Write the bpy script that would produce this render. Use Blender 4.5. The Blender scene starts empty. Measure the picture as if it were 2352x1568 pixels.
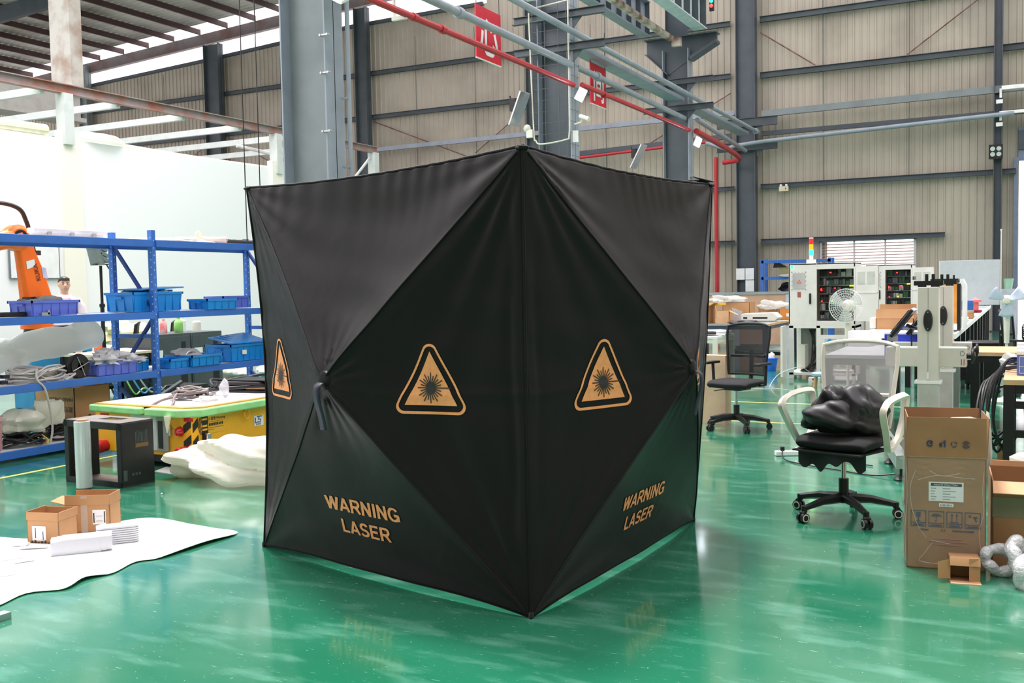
import bpy, bmesh, math, random
from math import sin, cos, pi, sqrt, exp, atan2, radians
from mathutils import Vector, Matrix, Euler
random.seed(7)
S = bpy.context.scene
C = S.collection
# ---------------------------------------------------------------- camera
cam = bpy.data.cameras.new('camera'); co = bpy.data.objects.new('camera', cam); C.objects.link(co)
cam.sensor_width = 36; cam.lens = 36*2293.9/2352; cam.clip_end = 300
PITCH, ROLL, YAW = .0541, -.0189, -.47515
F = Vector((sin(YAW)*cos(PITCH), cos(YAW)*cos(PITCH), -sin(PITCH)))
R0 = Vector((cos(YAW), -sin(YAW), 0)); U0 = R0.cross(F)
RR = cos(ROLL)*R0+sin(ROLL)*U0; UU = -sin(ROLL)*R0+cos(ROLL)*U0
m = Matrix((RR, UU, -F)).transposed().to_4x4(); m.translation = Vector((0, 0, 1.45)); co.matrix_world = m
S.camera = co
# ---------------------------------------------------------------- sky and exposure
w = bpy.data.worlds.new('sky'); S.world = w; w.use_nodes = True
nt = w.node_tree; bg = nt.nodes['Background']
tc = nt.nodes.new('ShaderNodeTexCoord'); sx = nt.nodes.new('ShaderNodeSeparateXYZ'); cr = nt.nodes.new('ShaderNodeValToRGB')
nt.links.new(tc.outputs['Generated'], sx.inputs[0]); nt.links.new(sx.outputs['Z'], cr.inputs[0]); nt.links.new(cr.outputs[0], bg.inputs[0])
cr.color_ramp.elements[0].position = 0; cr.color_ramp.elements[0].color = (1, .925, .955, 1)
cr.color_ramp.elements[1].position = 1; cr.color_ramp.elements[1].color = (1, .935, .965, 1)
bg.inputs[1].default_value = 1.2
S.view_settings.view_transform = 'Standard'; S.view_settings.look = 'None'; S.view_settings.gamma = 1
S.view_settings.use_curve_mapping = False; S.view_settings.exposure = .80
def sun(rot, e, ang, col):
    l = bpy.data.lights.new('daylight', 'SUN'); l.energy = e; l.angle = radians(ang); l.color = col
    o = bpy.data.objects.new('daylight', l); C.objects.link(o); o.rotation_euler = Vector(rot).to_track_quat('-Z', 'Y').to_euler(); return o
sun((.236, -.236, -.943), 2.3, 11, (1, .97, .965))
def area(loc, rot, sx_, sy_, e, col=(1, .97, .97)):
    l = bpy.data.lights.new('left_fill_light', 'AREA'); l.shape = 'RECTANGLE'; l.size = sx_; l.size_y = sy_; l.energy = e; l.color = col
    o = bpy.data.objects.new('left_fill_light', l); C.objects.link(o); o.location = loc; o.rotation_euler = Euler([radians(a) for a in rot]); return o
area((-11.5, 8, 9.5), (0, 0, 0), 4, 10, 480)  # added fill lamp, brightens the rack and white wall on the left
# ---------------------------------------------------------------- materials
def lin(c): return tuple(((v/255)/12.92 if v/255 <= .04045 else ((v/255+.055)/1.055)**2.4) for v in c)
MATS = {}
def mat(name, rgb, rough=.5, metal=0, noise=.05, scale=6, bump=0, bscale=60, emit=0, alpha=1, coat=0, spec=.5, lucent=0, col2=None, sheen=0, trans=0, stretch=None):
    if name in MATS: return MATS[name]
    M_ = bpy.data.materials.new(name); M_.use_nodes = True; t = M_.node_tree; b = t.nodes['Principled BSDF']
    c = lin(rgb)
    b.inputs['Base Color'].default_value = (*c, 1); b.inputs['Roughness'].default_value = rough; b.inputs['Metallic'].default_value = metal
    b.inputs['Specular IOR Level'].default_value = spec
    if coat: b.inputs['Coat Weight'].default_value = coat; b.inputs['Coat Roughness'].default_value = .15
    if sheen: b.inputs['Sheen Weight'].default_value = sheen
    if trans: b.inputs['Transmission Weight'].default_value = trans
    if emit: b.inputs['Emission Color'].default_value = (*c, 1); b.inputs['Emission Strength'].default_value = emit
    if noise or bump:
        tco = t.nodes.new('ShaderNodeTexCoord'); src = tco.outputs['Object']
        if stretch:
            mp = t.nodes.new('ShaderNodeMapping'); mp.inputs['Scale'].default_value = stretch; t.links.new(src, mp.inputs[0]); src = mp.outputs[0]
    if noise:
        n = t.nodes.new('ShaderNodeTexNoise'); n.inputs['Scale'].default_value = scale; n.inputs['Detail'].default_value = 4; t.links.new(src, n.inputs['Vector'])
        mx = t.nodes.new('ShaderNodeMix'); mx.data_type = 'RGBA'
        c2 = lin(col2) if col2 else tuple(v*(1-noise*3) for v in c)
        mx.inputs[6].default_value = (*(tuple(min(1, v*(1+noise)) for v in c)), 1); mx.inputs[7].default_value = (*c2, 1)
        cr_ = t.nodes.new('ShaderNodeValToRGB'); cr_.color_ramp.elements[0].position = .42; cr_.color_ramp.elements[1].position = .72
        t.links.new(n.outputs[0], cr_.inputs[0]); t.links.new(cr_.outputs[0], mx.inputs[0]); t.links.new(mx.outputs[2], b.inputs['Base Color'])
    if bump:
        n2 = t.nodes.new('ShaderNodeTexNoise'); n2.inputs['Scale'].default_value = bscale; t.links.new(src, n2.inputs['Vector'])
        bp = t.nodes.new('ShaderNodeBump'); bp.inputs['Strength'].default_value = bump; bp.inputs['Distance'].default_value = .01
        t.links.new(n2.outputs[0], bp.inputs['Height']); t.links.new(bp.outputs[0], b.inputs['Normal'])
    if lucent:
        tl = t.nodes.new('ShaderNodeBsdfTranslucent'); tl.inputs[0].default_value = (*c, 1); ms = t.nodes.new('ShaderNodeMixShader'); ms.inputs[0].default_value = lucent
        out = t.nodes['Material Output']; t.links.new(b.outputs[0], ms.inputs[1]); t.links.new(tl.outputs[0], ms.inputs[2]); t.links.new(ms.outputs[0], out.inputs[0])
    if alpha < 1:
        tr = t.nodes.new('ShaderNodeBsdfTransparent'); ms = t.nodes.new('ShaderNodeMixShader'); ms.inputs[0].default_value = alpha
        out = t.nodes['Material Output']; t.links.new(tr.outputs[0], ms.inputs[1]); t.links.new(b.outputs[0], ms.inputs[2]); t.links.new(ms.outputs[0], out.inputs[0])
    MATS[name] = M_; return M_
steel = mat('painted_dark_steel', (74, 83, 92), .45, 0, .06, 2)
steel2 = mat('painted_grey_steel', (128, 138, 140), .45, 0, .05, 2)
steelb = mat('blue_grey_and_lit_steel', (148, 158, 170), .4, 0, .05, 3)  # own colour of pipes and trays; on column flanges a coloured-in lit side
steeld = mat('shop_primer_steel', (70, 80, 86), .5, 0, .08, 2)
whitep = mat('white_powder_coat', (244, 244, 242), .4, 0, .02)
cream = mat('cream_powder_coat', (226, 226, 215), .4, 0, .02)
beige = mat('beige_enamel', (222, 215, 204), .4, 0, .02)
blackp = mat('black_plastic', (22, 23, 25), .45, 0, .03)
blackm = mat('black_metal', (30, 31, 33), .4, .2, .05)
dgrey = mat('charcoal_metal', (72, 80, 84), .5, 0, .04)
chrome = mat('chrome', (200, 200, 205), .18, 1, 0)
alum = mat('aluminium', (196, 198, 200), .35, .8, .03)
red = mat('red_paint', (190, 42, 52), .35, 0, .05, 3)
rust = mat('rusty_white_paint', (206, 190, 180), .6, 0, .1, 3, col2=(122, 70, 48))
rustred = mat('oxide_red_primer', (128, 92, 88), .6, 0, .1, 5, col2=(84, 50, 42))
orange = mat('orange_paint', (246, 112, 28), .38, 0, .03)
orprint = mat('orange_print', (246, 164, 104), .6, 0, .03, 40)
blue = mat('shelf_blue', (54, 112, 200), .38, 0, .03)
bluedk = mat('shelf_blue_deep', (28, 62, 140), .4, 0, .03)
binb = mat('bin_blue', (20, 138, 222), .35, 0, .03)
binv = mat('bin_violet_blue', (98, 118, 218), .35, 0, .03)
kraft = mat('kraft_board', (190, 144, 100), .8, 0, .05, 5)
kraftd = mat('kraft_board_dark', (160, 120, 82), .8, 0, .05, 5)
kraftl = mat('kraft_board_inside', (220, 176, 134), .8, 0, .05, 5)
paper = mat('white_paper', (238, 240, 242), .7, 0, .02)
ink = mat('black_ink', (40, 38, 38), .7, 0, 0)
inkb = mat('blue_ink', (46, 60, 98), .7, 0, 0)
inkg = mat('grey_ink', (130, 130, 130), .7, 0, 0)
film = mat('clear_film', (235, 238, 238), .12, 0, .02, alpha=.28, coat=1)
tape = mat('clear_tape', (225, 215, 200), .15, 0, .02, alpha=.45, coat=1)
plasw = mat('white_plastic_sheeting', (240, 240, 236), .35, 0, 0, 4, bump=.4, bscale=9, lucent=.55)
milky = mat('milky_bag', (244, 242, 232), .28, 0, .03, 6, bump=.7, bscale=9, lucent=.4)
yellow = mat('agv_yellow', (244, 178, 34), .38, 0, .04, 3)
green_t = mat('green_rubber_bumper', (158, 228, 152), .35, 0, .04, 10)
ledw = mat('led_white', (235, 245, 255), .3, 0, 0, emit=9)
ledr = mat('led_red', (255, 40, 40), .3, 0, 0, emit=4)
ledg = mat('led_green', (30, 255, 160), .3, 0, 0, emit=4)
ledy = mat('led_yellow', (225, 255, 40), .3, 0, 0, emit=3)
wood = mat('bench_wood', (206, 170, 128), .5, 0, .06, 4, stretch=(1, 12, 1))
cable = mat('black_cable', (32, 32, 34), .5, 0, .05)
cableg = mat('grey_cable', (150, 140, 134), .5, 0, .05)
cablel = mat('light_grey_cable', (198, 194, 192), .5, 0, .04)
redlens = mat('red_lens', (186, 26, 34), .15, 0, .05, 20, coat=.5)
skin = mat('skin', (226, 182, 158), .5, 0, .04, 10)
# ---------------------------------------------------------------- mesh helpers
def smoothpts(p, n=6, closed=False):
    p = [Vector(q) for q in p]; N = len(p); out = []
    rng = range(N) if closed else range(N-1)
    for i in rng:
        a = p[(i-1) % N] if closed or i > 0 else p[0]; b = p[i]; c = p[(i+1) % N]
        d = p[(i+2) % N] if closed or i+2 < N else p[-1]
        for k in range(n):
            t = k/n
            out.append(.5*((2*b)+(-a+c)*t+(2*a-5*b+4*c-d)*t*t+(-a+3*b-3*c+d)*t**3))
    if not closed: out.append(p[-1])
    return out
class MB:
    def __init__(s): s.bm = bmesh.new(); s.mats = []
    def mi(s, m):
        if m is None: return 0
        if m not in s.mats: s.mats.append(m)
        return s.mats.index(m)
    def box(s, c, d, rot=None, m=None, taper=None):
        i = s.mi(m); vs = []
        R_ = Euler([radians(a) for a in rot]).to_matrix() if rot else None
        for z in (-.5, .5):
            k = (taper if (taper and z < 0) else 1)
            for x, y in ((-.5, -.5), (.5, -.5), (.5, .5), (-.5, .5)):
                v = Vector((x*d[0]*k, y*d[1]*k, z*d[2]))
                if R_: v = R_ @ v
                vs.append(s.bm.verts.new(v+Vector(c)))
        for f in ((3, 2, 1, 0), (4, 5, 6, 7), (0, 1, 5, 4), (1, 2, 6, 5), (2, 3, 7, 6), (3, 0, 4, 7)):
            s.bm.faces.new([vs[k] for k in f]).material_index = i
        return s
    def b2(s, a, b, m=None):
        return s.box([(a[i]+b[i])/2 for i in range(3)], [abs(b[i]-a[i]) for i in range(3)], None, m)
    def tube(s, pts, r, n=8, m=None, closed=False, r2=None, flat=1):
        i = s.mi(m); P = [Vector(p) for p in pts]; N = len(P); rings = []; up = None
        for k in range(N):
            if closed: d = P[(k+1) % N]-P[k-1]
            else: d = P[min(k+1, N-1)]-P[max(k-1, 0)]
            if d.length < 1e-9: d = Vector((0, 0, 1))
            d.normalize()
            if up is None:
                up = Vector((0, 0, 1)) if abs(d.z) < .9 else Vector((0, 1, 0))
            a = d.cross(up)
            if a.length < 1e-4: a = d.cross(Vector((1, .3, .2)))
            a.normalize(); b = a.cross(d).normalized(); up = b
            rr = r[k] if isinstance(r, (list, tuple)) else (r if r2 is None else r+(r2-r)*k/(N-1))
            rings.append([s.bm.verts.new(P[k]+a*rr*cos(2*pi*j/n+pi/n)+b*rr*flat*sin(2*pi*j/n+pi/n)) for j in range(n)])
        for k in range(N if closed else N-1):
            q, q2 = rings[k], rings[(k+1) % N]
            for j in range(n): s.bm.faces.new((q[j], q[(j+1) % n], q2[(j+1) % n], q2[j])).material_index = i
        if not closed:
            s.bm.faces.new(rings[0][::-1]).material_index = i; s.bm.faces.new(rings[-1]).material_index = i
        return s
    def cyl(s, a, b, r, r2=None, n=16, m=None): return s.tube([a, b], r, n, m, False, r2)
    def lathe(s, prof, c=(0, 0, 0), n=24, m=None, axis='z', sy=1):
        i = s.mi(m); rings = []
        for r, z in prof:
            ring = []
            for j in range(n):
                x, y = r*cos(2*pi*j/n), r*sin(2*pi*j/n)*sy
                v = {'z': (x, y, z), 'y': (x, z, y), 'x': (z, x, y)}[axis]
                ring.append(s.bm.verts.new(Vector(v)+Vector(c)))
            rings.append(ring)
        for k in range(len(rings)-1):
            for j in range(n): s.bm.faces.new((rings[k][j], rings[k][(j+1) % n], rings[k+1][(j+1) % n], rings[k+1][j])).material_index = i
        for q, rv in ((rings[0], 1), (rings[-1], 0)):
            s.bm.faces.new(q[::-1] if rv else q).material_index = i
        return s
    def poly(s, pts, d, m=None):
        i = s.mi(m); d = Vector(d); a = [s.bm.verts.new(Vector(p)) for p in pts]; b = [s.bm.verts.new(Vector(p)+d) for p in pts]; n = len(a)
        s.bm.faces.new(a[::-1]).material_index = i; s.bm.faces.new(b).material_index = i
        for k in range(n): s.bm.faces.new((a[k], a[(k+1) % n], b[(k+1) % n], b[k])).material_index = i
        return s
    def grid(s, f, nu, nv, m=None, wrap=False):
        i = s.mi(m); V = [[s.bm.verts.new(Vector(f(a/nu, b/nv))) for a in range(nu if wrap else nu+1)] for b in range(nv+1)]
        W = nu if wrap else nu+1
        for b in range(nv):
            for a in range(nu): s.bm.faces.new((V[b][a], V[b][(a+1) % W], V[b+1][(a+1) % W], V[b+1][a])).material_index = i
        return s
    def blob(s, c, r, seed=0, amp=.15, n=24, m=None, flatb=None, fr=3):
        rnd = random.Random(seed); ph = [rnd.uniform(0, 6.28) for _ in range(9)]
        i = s.mi(m); res = bmesh.ops.create_uvsphere(s.bm, u_segments=n, v_segments=n//2+2, radius=1)
        for v in res['verts']:
            p = v.co.copy()
            k = 1+amp*(sin(p.x*fr+ph[0])*sin(p.y*fr*1.3+ph[1])+sin(p.z*fr*1.7+ph[2]+p.x*fr)*.6+sin(p.y*fr*2.3+ph[3]+p.z*2)*.4+.35*sin(p.x*fr*3.1+ph[4]+p.y*fr*2.6)+.3*abs(sin(p.x*fr*2+p.z*fr*3+ph[5])))
            q = Vector((p.x*r[0]*k, p.y*r[1]*k, p.z*r[2]*k))+Vector(c)
            if flatb is not None and q.z < flatb: q.z = flatb+(q.z-flatb)*.03
            v.co = q
        for f in {f for v in res['verts'] for f in v.link_faces}: f.material_index = i
        return s
    def text(s, t, o, u, v, size, m=None, n=None, align='l', bold=0, off=.001):
        V_, F_ = textmesh(t, bold); o = Vector(o); u = Vector(u).normalized(); v = Vector(v).normalized(); nn = u.cross(v)
        x0 = min(p[0] for p in V_); x1 = max(p[0] for p in V_); dx = {'l': -x0, 'c': -(x0+x1)/2, 'r': -x1}[align]
        i = s.mi(m); vs = [s.bm.verts.new(o+u*(p[0]+dx)*size+v*p[1]*size+nn*off) for p in V_]
        for f in F_:
            try: s.bm.faces.new([vs[k] for k in f]).material_index = i
            except ValueError: pass
        return s
    def xf(s, M_): bmesh.ops.transform(s.bm, matrix=M_, verts=s.bm.verts); return s
    def build(s, name, m=None, parent=None, smooth=35, bevel=0, loc=None, label=None, fixn=True):
        if fixn: bmesh.ops.recalc_face_normals(s.bm, faces=s.bm.faces)
        me = bpy.data.meshes.new(name); s.bm.to_mesh(me); s.bm.free()
        ms = s.mats if s.mats else [m]
        for q in ms: me.materials.append(q if q is not None else m)
        o = bpy.data.objects.new(name, me); C.objects.link(o)
        if smooth:
            me.shade_smooth(); me.set_sharp_from_angle(angle=radians(smooth))
        if bevel:
            b = o.modifiers.new('b', 'BEVEL'); b.width = bevel; b.segments = 2; b.limit_method = 'ANGLE'; b.angle_limit = radians(40)
        if parent: o.parent = parent
        if loc: o.location = loc
        if label: o['label'] = label
        return o
TXT = {}
def textmesh(t, bold=0):
    if (t, bold) not in TXT:
        cu = bpy.data.curves.new('t', 'FONT'); cu.body = t; cu.size = 1; cu.offset = bold; cu.resolution_u = 3
        o = bpy.data.objects.new('t', cu); C.objects.link(o); bpy.context.view_layer.update()
        me = bpy.data.meshes.new_from_object(o.evaluated_get(bpy.context.evaluated_depsgraph_get()))
        TXT[(t, bold)] = ([tuple(v.co) for v in me.vertices], [tuple(p.vertices) for p in me.polygons])
        bpy.data.objects.remove(o); bpy.data.curves.remove(cu); bpy.data.meshes.remove(me)
    return TXT[(t, bold)]
def tag(o, label, cat=None, group=None, kind=None):
    o['label'] = label
    if cat: o['category'] = cat
    if group: o['group'] = group
    if kind: o['kind'] = kind
    return o
def thing(name, label, cat, loc=(0, 0, 0), rz=0, group=None):
    o = bpy.data.objects.new(name, None); o.empty_display_size = .1; C.objects.link(o); o.location = loc; o.rotation_euler = (0, 0, radians(rz))
    return tag(o, label, cat, group)
def struct(mb, name, m, label, smooth=30, **k): return tag(mb.build(name, m, smooth=smooth, **k), label, 'structure', kind='structure')
def dup(root, loc, rz, label, group=None):
    r = root.copy(); C.objects.link(r); r.location = loc; r.rotation_euler = (0, 0, radians(rz)); r['label'] = label
    if group: r['group'] = group
    for ch in root.children:
        c = ch.copy(); C.objects.link(c); c.parent = r
        for g in ch.children:
            d = g.copy(); C.objects.link(d); d.parent = c
    return r
# ================================================================ FLOOR
def floor_mat():
    M_ = bpy.data.materials.new('green_epoxy'); M_.use_nodes = True; t = M_.node_tree; b = t.nodes['Principled BSDF']; N = t.nodes; L = t.links
    tc = N.new('ShaderNodeTexCoord')
    def nz(sc, det, st=None, rot=0):
        src = tc.outputs['Object']
        if st:
            mp = N.new('ShaderNodeMapping'); mp.inputs['Scale'].default_value = st; mp.inputs['Rotation'].default_value = (0, 0, rot); L.new(src, mp.inputs[0]); src = mp.outputs[0]
        n = N.new('ShaderNodeTexNoise'); n.inputs['Scale'].default_value = sc; n.inputs['Detail'].default_value = det; L.new(src, n.inputs['Vector']); return n.outputs[0]
    def ramp(x, a, b_):
        r = N.new('ShaderNodeMapRange'); r.inputs[1].default_value = a; r.inputs[2].default_value = b_; L.new(x, r.inputs[0]); return r.outputs[0]
    def mix(f, a, b_):
        m_ = N.new('ShaderNodeMix'); m_.data_type = 'RGBA'
        if isinstance(f, float): m_.inputs[0].default_value = f
        else: L.new(f, m_.inputs[0])
        for k, v in ((6, a), (7, b_)):
            if isinstance(v, tuple): m_.inputs[k].default_value = (*v, 1)
            else: L.new(v, m_.inputs[k])
        return m_.outputs[2]
    c = mix(ramp(nz(.5, 5), .35, .7), lin((28, 114, 82)), lin((56, 136, 106)))
    c = mix(ramp(nz(2.2, 6, (1, 3.2, 1), .5), .52, .80), c, lin((104, 166, 144)))
    c = mix(ramp(nz(14, 5, (1, 5, 1), .9), .66, .78), c, lin((150, 196, 178)))
    c = mix(ramp(nz(90, 2), .73, .76), c, lin((190, 215, 200)))
    L.new(c, b.inputs['Base Color'])
    r = N.new('ShaderNodeMapRange'); L.new(nz(1.6, 6, (1, 2.5, 1), .5), r.inputs[0]); r.inputs[1].default_value = .3; r.inputs[2].default_value = .75; r.inputs[3].default_value = .10; r.inputs[4].default_value = .30
    L.new(r.outputs[0], b.inputs['Roughness'])
    bp = N.new('ShaderNodeBump'); bp.inputs['Strength'].default_value = .12; bp.inputs['Distance'].default_value = .006; L.new(nz(5, 3), bp.inputs['Height']); L.new(bp.outputs[0], b.inputs['Normal'])
    b.inputs['Specular IOR Level'].default_value = .5; b.inputs['Coat Weight'].default_value = .8; b.inputs['Coat Roughness'].default_value = .09; b.inputs['Coat IOR'].default_value = 1.55
    return M_
mb = MB(); mb.b2((-45, -14, -.2), (22, 30.75, 0)); struct(mb, 'floor', floor_mat(), 'glossy green epoxy workshop floor', 0)
mb = MB(); mb.b2((-46, 10, 0), (-14.02, 30.4, .02)); struct(mb, 'floor', mat('neutral_grey_floor', (150, 148, 144), .8), 'unseen grey floor added under the lean-to roof to cut green bounce', 0)  # out of sight; added so less green bounces onto the lean-to roof
mb = MB(); mb.b2((-60, 30.8, -.25), (30, 75, -.02)); struct(mb, 'floor', mat('outside_concrete', (215, 215, 212), .8), 'pale concrete yard outside the big door', 0)
yl = mat('yellow_line_paint', (206, 196, 110), .5)
def line(a, b_, lab):
    a, b_ = Vector((*a, .0)), Vector((*b_, .0)); d = (b_-a).normalized(); n = Vector((-d.y, d.x, 0))*.022
    mb = MB(); mb.poly([a-n, b_-n, b_+n, a+n], (0, 0, .0015)); tag(mb.build('floor_line', yl), lab, 'floor marking')
line((-7.3, 4.2), (-7.3, 14), 'yellow floor line running past the blue shelving')
line((-4.6, 12.05), (-1.0, 12.12), 'far yellow floor line behind the black office chair')
line((-4.0, 10.37), (-1.2, 10.37), 'near yellow floor line beside the black office chair base')
# ================================================================ WALLS
def corr_mat(name, a, b_):
    M_ = mat(name, a, .55, 0, .06, .6, col2=b_); return M_
clad = corr_mat('beige_cladding', (178, 170, 156), (158, 150, 137))
def ribbed(x0, x1, y, zt, mb, zb=0., p=.2):
    # vertical ribbed cladding, ribs toward the room (-Y); zt(x) gives the top
    xs = [x0]; x = x0
    prof = [(0, 0), (.115, 0), (.135, .03), (.165, .03), (.185, 0)]
    pts = []
    while x < x1:
        for dx, dy in prof: pts.append((x+dx*p/.2, y-dy))
        x += p
    pts.append((min(x, x1+p), y))
    lo = [mb.bm.verts.new((a, b_, zb)) for a, b_ in pts]; hi = [mb.bm.verts.new((a, b_, zt(a))) for a, b_ in pts]
    for k in range(len(pts)-1): mb.bm.faces.new((lo[k], lo[k+1], hi[k+1], hi[k]))
def ztop(x):
    if x > -16.4: return 13.5
    P = [(-46, 10.0), (-35.7, 10.41), (-29, 10.73), (-25.6, 10.88), (-22, 11.12), (-16.4, 11.14)]
    for (a, za), (b_, zb_) in zip(P, P[1:]):
        if x <= b_: return za+(zb_-za)*max(0, (x-a)/(b_-a))
    return 11.14
WY = 30.5
mb = MB()
ribbed(-46, -5.3, WY, ztop, mb); ribbed(-5.4, -2.7, WY+.008, lambda x: 1.15, mb); ribbed(-5.4, -2.7, WY+.008, lambda x: 13.5, mb, 2.66)
ribbed(-2.78, -.2, WY, lambda x: 13.5, mb); ribbed(-.25, 4.2, WY+.008, lambda x: 13.5, mb, 4.7); ribbed(4.2, 14, WY, lambda x: 13.5, mb)
struct(mb, 'wall_back', clad, 'tall beige ribbed metal wall at the back of the hall', 0, fixn=False)
mb = MB(); mb.b2((-16, -12.2, 0), (16, -12, 13.5)); struct(mb, 'wall_front', clad, 'unseen beige metal wall added behind the viewer', 0)  # out of sight; added to darken the lower tent facets
mb = MB(); mb.b2((16, -12, 0), (16.2, 30.5, 13.5)); struct(mb, 'wall_right', clad, 'beige metal wall added on the right out of view', 0)  # likewise added, keeps low side light off the tent
mb = MB(); mb.b2((-16, -12, 12.5), (16, -7, 12.6)); struct(mb, 'ceiling', mat('added_roof_strip', (150, 150, 146), .7), 'unseen roof strip added behind the viewer', 0)  # unseen partial roof, added to hold back sky light from behind
# window with bright louvres
mb = MB()
for x0, x1 in ((-5.4, -5.33), (-4.45, -4.41), (-3.6, -3.56), (-2.82, -2.75)): mb.b2((x0, WY-.08, 1.15), (x1, WY+.04, 2.66))
mb.b2((-5.4, WY-.08, 2.6), (-2.75, WY+.04, 2.68)); mb.b2((-5.4, WY-.08, 1.12), (-2.75, WY+.04, 1.18))
wf = struct(mb, 'window_1', mat('window_frame', (200, 200, 205), .4), 'low louvred window in the back wall')
mb = MB(); z = 1.25
while z < 2.6:
    mb.box((-4.07, WY-.02, z), (2.6, .05, .018), (14, 0, 0)); z += .085
mb.build('louvre', mat('louvre_slat', (176, 140, 124), .5), wf, label='slanted white louvre blades')
# girts and columns along the back wall
def girt(x0, x1, z, h=.14, m=steeld, y=WY-.1, d=.12, lab='dark steel girt'):
    mb = MB(); mb.b2((x0, y-d, z-h/2), (x1, y, z-h/2+.012)); mb.b2((x0, y-d, z+h/2-.012), (x1, y, z+h/2)); mb.b2((x0, y-d/2-.006, z-h/2), (x1, y-d/2+.006, z+h/2))
    return struct(mb, 'trim_1', m, lab)
for z in (7.63, 9.27, 10.75): girt(-7.1, 14, z, .17, lab='dark horizontal girt high on the right of the back wall')
for z in (4.33, 2.69): girt(-7.1, -.25 if z > 3 else -2.0, z, .14, steel, lab='grey horizontal girt low on the right of the back wall')
for z in (7.71, 9.27): girt(-36, -8, z, .15, lab='dark horizontal girt on the left of the back wall')
for z in (4.33, 2.69): girt(-14, -7.9, z, .12, steel, lab='grey horizontal girt behind the black tent')
mb = MB()
for a, b_ in (((-36, 10.45), (-29, 10.75)), ((-29, 10.75), (-22, 11.12)), ((-22, 11.12), (-16.5, 11.16))):
    mb.tube([(a[0], WY-.12, a[1]-.05), (b_[0], WY-.12, b_[1]-.05)], .08, 4)
struct(mb, 'trim_1', steeld, 'dark edge rail along the top of the left back wall')
for x0, z0, x1, z1 in ((-7.1, 8.9, -5.5, 7.75), (-3.0, 7.75, -1.0, 9.15), (-21.1, 7.55, -17.1, 5.95), (-16.9, 6.1, -14.8, 7.5), (-8.0, 7.2, -11.0, 5.7), (-28, 7.55, -25.5, 6.2), (-29, 7.5, -31.2, 6.2)):
    mb = MB(); mb.cyl((x0, WY-.14, z0), (x1, WY-.14, z1), .018, n=6); struct(mb, 'trim_1', rustred, 'thin diagonal bracing rod on the back wall')
for x in (-5.3, -2.95, -19.3, -16.9, -25.4, -31.5, -9.9, -12.1):
    mb = MB(); mb.cyl((x, WY-.06, 4.3), (x, WY-.06, 10.8 if x > -16 else 10.4), .008, n=6); struct(mb, 'trim_1', steeld, 'thin vertical sag rod on the back wall')
def hcol(x0, x1, y, dep, z1, lab, m=steel, mside=None, t=.02, z0=0):
    # H column: web faces the camera, flanges at both X ends; mside colours in their lit look
    r = thing('steel_column', lab, 'column', ((x0+x1)/2, y, z0)); w = (x1-x0)/2; h = z1-z0
    mb = MB(); mb.b2((-w, -.006, 0), (w, .006, h)); mb.build('web', m, r)
    mb = MB(); mb.b2((w-t, -dep/2, 0), (w, dep/2, h)); mb.build('flange', mside or m, r)
    mb = MB(); mb.b2((-w, -dep/2, 0), (-w+t, dep/2, h)); mb.build('flange', mside or m, r)
    mb = MB(); mb.b2((-w-.08, -dep/2-.08, 0), (w+.08, dep/2+.08, .025)); mb.build('base_plate', steeld, r)
    return r
XC = -7.5
col1 = hcol(-7.88, -7.22, 9.62, .34, 12.5, 'nearest big grey steel column rising behind the left of the black tent', steel2, steelb)
col2 = hcol(-7.79, -7.14, 16.5, .34, 12.5, 'grey steel column wrapped in a wire cage behind the tent apex', steel, steelb)
col3 = hcol(-7.74, -7.10, 23.3, .34, 7.0, 'steel column with flared crane corbel behind the right tent corner', steel, steelb)
col4 = hcol(-7.74, -7.17, 30.1, .34, 13.4, 'dark steel column against the back wall right of the tent', steel)
for x, lab in ((-14.5, 'steel wall column hidden mostly behind the caged column'), (-21.38, 'dark steel wall column in the middle of the left back wall'), (-28.5, 'dark steel wall column under the sloping roof beam'), (-35.8, 'pale steel wall column at the far left end of the back wall')):
    hw_ = .38 if x == -28.5 else .25; hcol(x-hw_, x+hw_, 30.15, .3, 11.2 if x < -25 else 11.6, lab, steel2 if x < -35 else steeld)
hcol(-.79, -.58, 30.1, .3, 13.4, 'narrow blue grey post left of the bright doorway', steel)
# corbel of column 3 as a part
mb = MB()
for a, b_ in (((-.45, 6.45), (.45, 6.45)),):
    mb.poly([(-.60, -.02, 7.28), (-.60, -.02, 6.98), (-.05, -.02, 6.45), (.55, -.02, 6.80), (1.12, -.02, 7.12), (1.12, -.02, 7.30)], (0, .04, 0))
mb.poly([(-.6, -.17, 6.98), (-.05, -.17, 6.45), (-.05, -.17, 6.42), (-.6, -.17, 6.95)], (0, .34, 0))
mb.poly([(.50, -.17, 6.80), (1.14, -.17, 7.12), (1.14, -.17, 7.06), (.50, -.17, 6.72)], (0, .34, 0))
mb.b2((-.62, -.17, 7.28), (1.14, .17, 7.31))
mb.build('corbel', steel, col3, loc=(-.15, 0, 0))
mb = MB(); mb.b2((-.3, -.16, 7.0), (.3, .16, 12.5)); 
mb = MB(); mb.b2((-.26, -.1, 7.31), (-.24, .1, 12.5)); mb.b2((-.26, -.006, 7.31), (.26, .006, 12.5)); mb.build('upper_web', steel, col3, loc=(0, 0, 0))
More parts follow.
